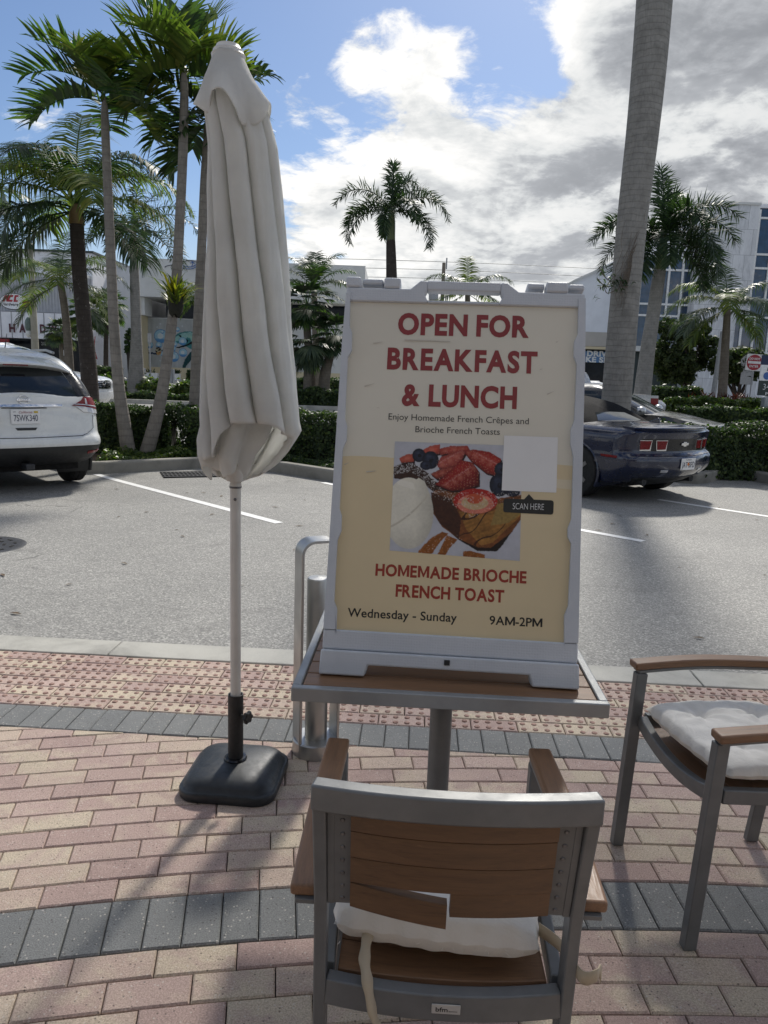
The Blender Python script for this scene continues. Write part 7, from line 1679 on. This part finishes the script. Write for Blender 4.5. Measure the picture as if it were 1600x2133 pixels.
yy = 40; p = Yp(314, 800, yy); t_ = thing('parking_sign_post', 'thin grey post with a small sign seen from behind, before the mural', 'sign post', (p.x, yy, gz(yy))); ztp = Yp(312, 695, yy).z-gz(yy); mb = MB(); mb.tube([(0, 0, 0), (0, 0, ztp)], .035, 8); mb.build('post', M['postgrey'], t_); mb = MB(); mb.box((0, -.05, ztp-.22), (.20, .02, .46)); mb.build('sign_plate', M['signback'], t_, bevel=.004)
# ------------------------------------------------------------------ low building beyond the fan palms
YL = 70.0; lb_ = thing('low_building', 'low pale building glimpsed behind the fan palms and the sign', 'building', (X(700, 740, YL), YL, gz(YL))); xa, xb = X(480, 740, YL), X(1215, 740, YL); zt, zg = Z(640, 704, YL), gz(YL)
mb = MB(); mb.box(((xa+xb)/2, YL+6, (zt+zg)/2), (xb-xa, 12, zt-zg)); wbuild(mb, 'wall', M['st_pale'], lb_)
mb = MB(); mb.box(((xa+xb)/2, YL+5.9, zt+.12), (xb-xa+.5, 12.6, .3)); wbuild(mb, 'roof', M['st_grey'], lb_)
mb = MB()
for k in np.arange(xa+2, xb-2, 5.5): mb.box((k, YL-.02, zg+1.4), (2.6, .08, 2.2))
[fixloc(o, lb_) for o in mb.build_split('window', M['shop_dark'], lb_, smooth=False)]
mb = MB(); mb.box((X(686, 760, YL), YL-.1, zg+1.2), (.8, .2, 2.4)); wbuild(mb, 'door', M['orange_p'], lb_)
# ------------------------------------------------------------------ gabled white shop and office tower on the right
YG = 54.0; gb = thing('gabled_shop', 'pale shop with a sloping parapet and a blue lettered banner under a beige band', 'building', (X(1260, 700, YG), YG, gz(YG)))
pts = [(1150, 612), (1196, 586), (1285, 546), (1310, 540)]; poly = [(Yp(x, y, YG).x, Yp(x, y, YG).z) for x, y in pts]; z0 = Z(1250, 692, YG)
xa, xb = poly[0][0]-2, X(1322, 600, YG); poly = [(xa, z0), (xb, z0), (xb, poly[-1][1])]+poly[::-1]+[(xa, poly[0][1])]
mb = MB(); mb.prism(poly, YG, YG+14); wbuild(mb, 'upper_wall', M['st_pale'], gb)
mb = MB(); mb.sweep([(x, YG-.06, z+.03) for x, z in poly[3:7][::-1]], .25, .14); wbuild(mb, 'coping', M['st_grey'], gb)
z1 = Z(1250, 722, YG); mb = MB(); mb.box(((xa+xb)/2, YG+6.8, (z0+z1)/2-.005), (xb-xa, 14, z0-z1-.01)); wbuild(mb, 'beige_band', stucco('warm_band', (.45, .42, .38)), gb)
z2 = Z(1250, 728, YG); mb = MB(); mb.box(((xa+xb)/2, YG+6.9, (z2+z1)/2-.01), (xb-xa-.02, 14.4, z1-z2-.02)); wbuild(mb, 'trim_line', M['st_beige'], gb)
mb = MB(); mb.box(((xa+xb)/2, YG+7.2, (z2+gz(YG))/2-.02), (xb-xa-.04, 13.6, z2-gz(YG)-.02)); wbuild(mb, 'shopfront', M['shop_dark'], gb)
bn = bpy.data.objects.new('banner', None); COL.objects.link(bn); bn.parent = gb
mb = MB(); x0, x1, za, zb_ = bbox(mb, 1205, 731, 1300, 757, YG+.2, .06); o = wbuild(mb, 'banner_sheet', pmat('sky_blue_banner', (.10, .22, .42), .6, 0, .2, 2), gb)
for s_, y0, a, b in (('DRIVE IN', 742, 1224, 1300), ('BIKE SHOP', 754.5, 1206, 1300)): letters('lettering', s_, M['white'], bn, X(a, 740, YG)-gb.location.x, X(b, 740, YG)-gb.location.x, Z(1250, y0, YG)-gz(YG), .36, .185, 0, .05)
YO = 52.0; of = thing('office_building', 'office tower of blue glass with white mullions and grey marble cladding', 'building', (X(1450, 700, YO), YO, gz(YO))); zg = gz(YO)
def slab(name, xa, xb, ytop, ybot, mat, d, yoff=0.0, **kw):
    Y_ = YO+yoff; x0, x1 = X(xa, 620, Y_), X(xb, 620, Y_); zt = Z((xa+xb)/2, ytop, Y_); zb = zg if ybot is None else Z((xa+xb)/2, ybot, Y_)
    mb = MB(); mb.box(((x0+x1)/2, Y_+d/2, (zt+zb)/2), (x1-x0, d, zt-zb)); return wbuild(mb, name, mat, of, **kw), x0, x1, zb, zt
slab('glass_wall', 1316, 1446, 531, 728, M['officeglass'], 10, 1.0)
slab('parapet', 1314, 1448, 524, 531, M['fascia'], 10.4, .8)
slab('ground_floor_wall', 1305, 1440, 729, None, M['signdark'], 9, 1.4); slab('lintel', 1305, 1440, 722, 733, M['st_grey'], .5, .6)
def mullions(xs, ys, xa, xb, ya, yb_, Y_):
    mb = MB()
    for x in xs: q = [Yp(x, ya, Y_), Yp(x, yb_, Y_)]; xm = (q[0].x+q[1].x)/2; mb.box((xm, Y_, (q[0].z+q[1].z)/2), (.13, .12, q[0].z-q[1].z))
    for y in ys: p, q = Yp(xa, y, Y_), Yp(xb, y, Y_); zz = (p.z+q.z)/2; mb.box(((p.x+q.x)/2, Y_-.012, zz), (q.x-p.x, .12, .13))
    return wbuild(mb, 'mullion', M['white'], of)
mullions([1330, 1360, 1388, 1416, 1440], [536, 562, 634, 658], 1316, 1446, 531, 728, YO+.95)
slab('marble_wall', 1446, 1562, 424, None, M['marble'], 12, .0)
slab('marble_cap', 1444, 1564, 419, 424, M['st_grey'], 12.3, -.1)
slab('corner_glass', 1563, 1800, 436, 660, M['officeglass'], 11, .5); slab('corner_window', 1540, 1800, 660, 736, M['officeglass'], 8, -.05); slab('corner_base', 1562, 1800, 736, None, M['marble'], 8, .3); slab('roof_edge', 1562, 1800, 428, 436, M['fascia'], 11.4, .3)
mullions([1571, 1602, 1640], [455, 531, 560, 625], 1563, 1660, 436, 660, YO+.45); mullions([1542, 1568, 1600], [662, 735], 1540, 1640, 660, 736, YO-.1)
# ------------------------------------------------------------------ street lamp with banner
yl = 37.0; b = Yp(76, 790, yl); lp = thing('street_lamp', 'tall tan and green street lamp with a curved arm, banner and a small lantern', 'street lamp', (b.x, yl, gz(yl)))
def LP(x, y): q = Yp(x, y, yl); return (q.x-b.x, 0, q.z-gz(yl))
mb = MB(); mb.tube([(0, 0, 0), LP(72, 700), LP(63, 520)], [.19, .16, .12], 14); mb.build('column', M['tanpole'], lp)
mb = MB(); q = LP(62, 512); mb.lathe([(.13, -.12), (.17, -.05), (.17, .05), (.10, .14)], 16, q); mb.tube(smooth_path([LP(62, 512), LP(60, 470), LP(54, 440), LP(42, 415), LP(26, 401), LP(10, 397), LP(6, 403)], 6), [.07]*12+[.05]*25, 10); mb.build('arm', M['verdigris'], lp)
h = LP(7, 403); mb = MB(); mb.lathe([(.04, 0), (.10, -.08), (.13, -.3), (.26, -.62), (.27, -.66)], 18, h); mb.build('lamp_head', M['verdigris'], lp); mb = MB(); mb.lathe([(.22, -.66), (.20, -.80), (.10, -.92), (0, -.94)], 16, h); mb.build('lamp_glass', M['lampglass'], lp)
p = LP(59, 672); mb = MB(); mb.tube(smooth_path([LP(72, 665), (LP(66, 657)[0], 0, LP(66, 657)[2]), p], 5), .03, 8); mb.lathe([(.05, .25), (.14, .1), (.16, 0), (.15, -.25), (.11, -.38)], 12, p); mb.build('lantern', M['verdigris'], lp); mb = MB(); mb.lathe([(.12, -.38), (.15, -.55), (.08, -.68), (0, -.70)], 12, p); mb.build('lantern_globe', M['lampglass'], lp)
q0, q1 = LP(44, 556), LP(63, 592); mb = MB(); mb.grid([[(q0[0]+(q1[0]-q0[0])*u, .05*math.sin(u*3), q0[2]+(q1[2]-q0[2])*v-(.12*u if v < .5 else 0)) for u in np.linspace(0, 1, 6)] for v in np.linspace(0, 1, 6)]); 
def bann():
    m, t = mat_new('blue_green_banner'); tc = t.n('ShaderNodeTexCoord').outputs['Generated']; sp = t.n('ShaderNodeSeparateXYZ', {0: tc}); c = t.ramp(t.math('ADD', sp.outputs[2], t.math('MULTIPLY', t.noise(tc, 4, 4), .3)), [(.2, (.30, .42, .30)), (.5, (.40, .52, .50)), (.7, (.45, .55, .62)), (.95, (.08, .18, .36))])
    b_ = t.n('ShaderNodeBsdfPrincipled', {'Base Color': c, 'Roughness': .7}); t.n('ShaderNodeOutputMaterial', {'Surface': b_}); return m
mb.build('banner', bann(), lp, solid=.01)
mb = MB(); q0, q1 = LP(51, 626), LP(66, 640); mb.box(((q0[0]+q1[0])/2, -.2, (q0[2]+q1[2])/2), (q1[0]-q0[0], .02, q0[2]-q1[2])); mb.build('street_plate', M['signred'], lp, bevel=.004)
# ------------------------------------------------------------------ utility pole and wires
yu = 66; b = Yp(914, 780, yu); upo = thing('utility_pole', 'brown utility pole with a grey transformer, behind the sign handle', 'utility pole', (b.x, yu, gz(yu))); zt = Yp(917, 547, yu).z-gz(yu)
mb = MB(); mb.tube([(0, 0, 0), (0, 0, zt)], [.2, .14], 12); mb.build('pole', M['bark_c'], upo); mb = MB(); mb.tube([(.22, 0, zt-.5), (.22, 0, zt+.4)], .06, 8); mb.build('insulator', M['postgrey'], upo)
q = Yp(903, 612, yu); mb = MB(); mb.lathe([(.0, 1.2), (.36, 1.1), (.40, 1.0), (.40, 0), (.3, -.08), (0, -.1)], 16, (q.x-b.x, -.2, q.z-gz(yu)-.5)); mb.build('transformer', M['postgrey'], upo)
for i, (ya, yb_, yc, lb) in enumerate([(538, 545, 560, 'highest thin power line across the sky behind the royal palm'), (556, 562, 577, 'second power line from the top, behind the royal palm'), (575, 580, 592, 'lowest power line, passing just above the sign handle')]):
    P = [Yp(200, 560 if i == 0 else ya+12, yu)]+[Yp(520, ya, yu), Yp(916, yb_, yu), Yp(1260, yc, yu), Yp(1500, yc+8, yu)]; r_ = thing('power_line', lb, 'power line', P[0], 0, 'power lines'); 
    mb = MB(); mb.tube(smooth_path([p-P[0] for p in P], 10), .022, 5); mb.build('wire', M['signdark'], r_)
# ------------------------------------------------------------------ traffic and parking signs
ys_ = 34.0; b = Yp(1562, 832, ys_); t_ = thing('do_not_enter_sign', 'red and white do not enter sign on a thin leaning post', 'traffic sign', (b.x, ys_, gz(ys_))); c = Yp(1571, 755, ys_); cz = c.z-gz(ys_); cx = c.x-b.x; hw = .36
mb = MB(); mb.tube([(0, .03, 0), (cx, .03, cz+.3)], .03, 8); mb.build('post', M['postgrey'], t_)
fc = bpy.data.objects.new('sign_face', None); COL.objects.link(fc); fc.parent = t_; fc.location = (cx, -.02, cz); fc.rotation_euler = (0, R(2), 0)
mb = MB(); mb.prism([(x, y) for x, y in rr_pts(hw, .05, 5)], -.005, .005); mb.build('white_plate', M['white'], fc, smooth=False)
mb = MB(); mb.prism([(.335*math.cos(a), .335*math.sin(a)) for a in np.linspace(0, 6.283, 40, endpoint=False)], -.010, -.006); mb.build('red_disc', M['signred'], fc, smooth=False)
mb = MB(); mb.prism([(-.28, -.055), (.28, -.055), (.28, .055), (-.28, .055)], -.014, -.011); mb.build('white_bar', M['white'], fc, smooth=False)
letters('lettering', 'DO NOT', M['white'], fc, -.235, .235, .11, .095, -.012, 0, .03); letters('lettering', 'ENTER', M['white'], fc, -.20, .20, -.21, .095, -.012, 0, .03)
ys2 = 36.0; b = Yp(1554, 820, ys2); t_ = thing('stop_sign', 'grey back of an octagonal stop sign above a square plate, beside do not enter', 'traffic sign', (b.x, ys2, gz(ys2))); c = Yp(1560, 756, ys2); mb = MB(); mb.tube([(0, .05, 0), (c.x-b.x, .05, c.z-gz(ys2)+.3)], .03, 8); mb.build('post', M['postgrey'], t_)
mb = MB(); mb.prism([(c.x-b.x+.40*math.cos(a), c.z-gz(ys2)+.40*math.sin(a)) for a in np.linspace(R(22.5), R(382.5), 8, endpoint=False)], -.005, .005); mb.build('octagon_plate', M['signback'], t_, smooth=False)
c = Yp(1556, 786, ys2); mb = MB(); mb.box((c.x-b.x, 0, c.z-gz(ys2)), (.60, .01, .66)); mb.build('square_plate', M['signback'], t_, bevel=.004)
yp_ = 27.0; p0 = Yp(1588, 740, yp_); p1 = Yp(1644, 834, yp_); ps_ = thing('parking_sign', 'tall parking information sign cut off by the right edge', 'sign', ((p0.x+p1.x)/2, yp_, gz(yp_))); ox, oz = ps_.location.x, gz(yp_); wd = p1.x-p0.x
def zz(y): return Yp(1600, y, yp_).z-oz
for nm, ya, yb_, m_ in (('blue_top', 740, 760, M['navy_p']), ('white_panel', 760.3, 793, M['white']), ('dark_panel', 793.3, 824, M['signdark'])):
    mb = MB(); mb.box((0, 0, (zz(ya)+zz(yb_))/2), (wd, .06, zz(ya)-zz(yb_))); mb.build(nm, m_, ps_, smooth=False)
mb = MB(); mb.box((0, .06, zz(790)/2), (.5, .06, zz(790))); mb.build('post', M['postgrey'], ps_, smooth=False)
x_ = lambda px: Yp(px, 800, yp_).x-ox
letters('lettering', '345', M['white'], ps_, x_(1589.5), x_(1611), zz(812), zz(800)-zz(812), -.034, 0, -.01); letters('lettering', 'parking', M['white'], ps_, x_(1596), x_(1626), zz(821), zz(815)-zz(821), -.034, 0, .02)
letters('lettering', 'P', M['ink'], ps_, x_(1594), x_(1599), zz(773), zz(766)-zz(773), -.034, 0, .02)
mb = MB(); mb.prism([(x_(1595)+.13*math.cos(a), zz(783)+.13*math.sin(a)) for a in np.linspace(0, 6.283, 20, endpoint=False)], -.036, -.031); mb.build('blue_dot', M['blue_p'], ps_, smooth=False)
c = Yp(1602, 835, 26); t_ = thing('utility_cabinet', 'rounded pale grey cabinet at the right edge above the hedge', 'cabinet', (c.x, 26, gz(26))); mb = MB(); zt = Yp(1600, 826, 26).z-gz(26); mb.box((0, 0, zt/2), (.42, .3, zt)); mb.build('case', M['alu'], t_, bevel=.05, seg=4); mb = MB(); mb.box((0, -.152, zt*.6), (.3, .01, zt*.5)); mb.build('door', M['signback'], t_, bevel=.004)
b = Yp(1486, 812, 36); b.z = gz(36); t_ = thing('leaning_post', 'leaning pale grey pole behind the red plants and the coconut trunk', 'pole', b); q = Yp(1505, 690, 36); mb = MB(); mb.tube([(0, 0, 0), tuple(q-b)], [.13, .09], 10); mb.lathe([(.2, 0), (.2, .06), (.13, .10)], 12); mb.build('pole', M['postgrey'], t_)
# far-side pavements and the road edge
mb = MB(); mb.grid([[(x, y, gz(y)+dz) for x in (-60, 0, 60)] for y, dz in ((46, .004), (46.02, .12), (52, .12), (75, .125))]); tag(mb.build('pavement', M['concrete'], smooth=False), kind='structure')
mb = MB(); mb.sweep([(-60, 28.2, gz(28)+.05), (0, 28.2, gz(28)+.05), (9, 28.2, gz(28)+.05)], .18, .2); mb.sweep([(9.2, 24.2, gz(24)+.05), (60, 24.2, gz(24)+.05)], .18, .2); tag(mb.build('kerb', M['concrete'], smooth=False), kind='structure')
mb = MB(); mb.grid([[(x, y, gz(y)+.09) for x in (-60, 0, 9)] for y in (28.3, 34)]); mb.grid([[(x, y, gz(y)+.09) for x in (9.2, 30, 60)] for y in (24.3, 36)]); tag(mb.build('planting_bed', M['soil'], smooth=False), kind='structure')
mb = MB(); strip(mb, Vector((-9, 20.5, 0)), Vector((4, 20.5, 0)), .12); strip(mb, Vector((-3.2, 14.3, 0)), Vector((-1.2, 16.4, 0)), .1); tag(mb.build('parking_bay_lines', M['linepaint'], smooth=False), kind='structure')
# ------------------------------------------------------------------ unseen cafe frontage, added to block light from behind the camera
cf = thing('light_blocking_frontage', 'unseen cafe frontage with canopy, added behind the camera to cut the light from there', 'building', (0, -4.6, 0))
mb = MB(); mb.box((0, -2.0, 2.6), (24, 4, 5.2)); mb.build('wall', stucco('blocker_stucco', (.42, .39, .34)), cf, smooth=False)
mb = MB(); mb.box((0, .75, 3.0), (24, 1.5, .16)); mb.build('canopy', M['corr'], cf, smooth=False)  # overhang of the added frontage, also out of view
mb = MB()
for k in range(6): mb.box((-7.5+k*3, .03, 1.25), (2.2, .05, 2.4))
mb.build_split('shop_window', M['shop_dark'], cf, smooth=False)
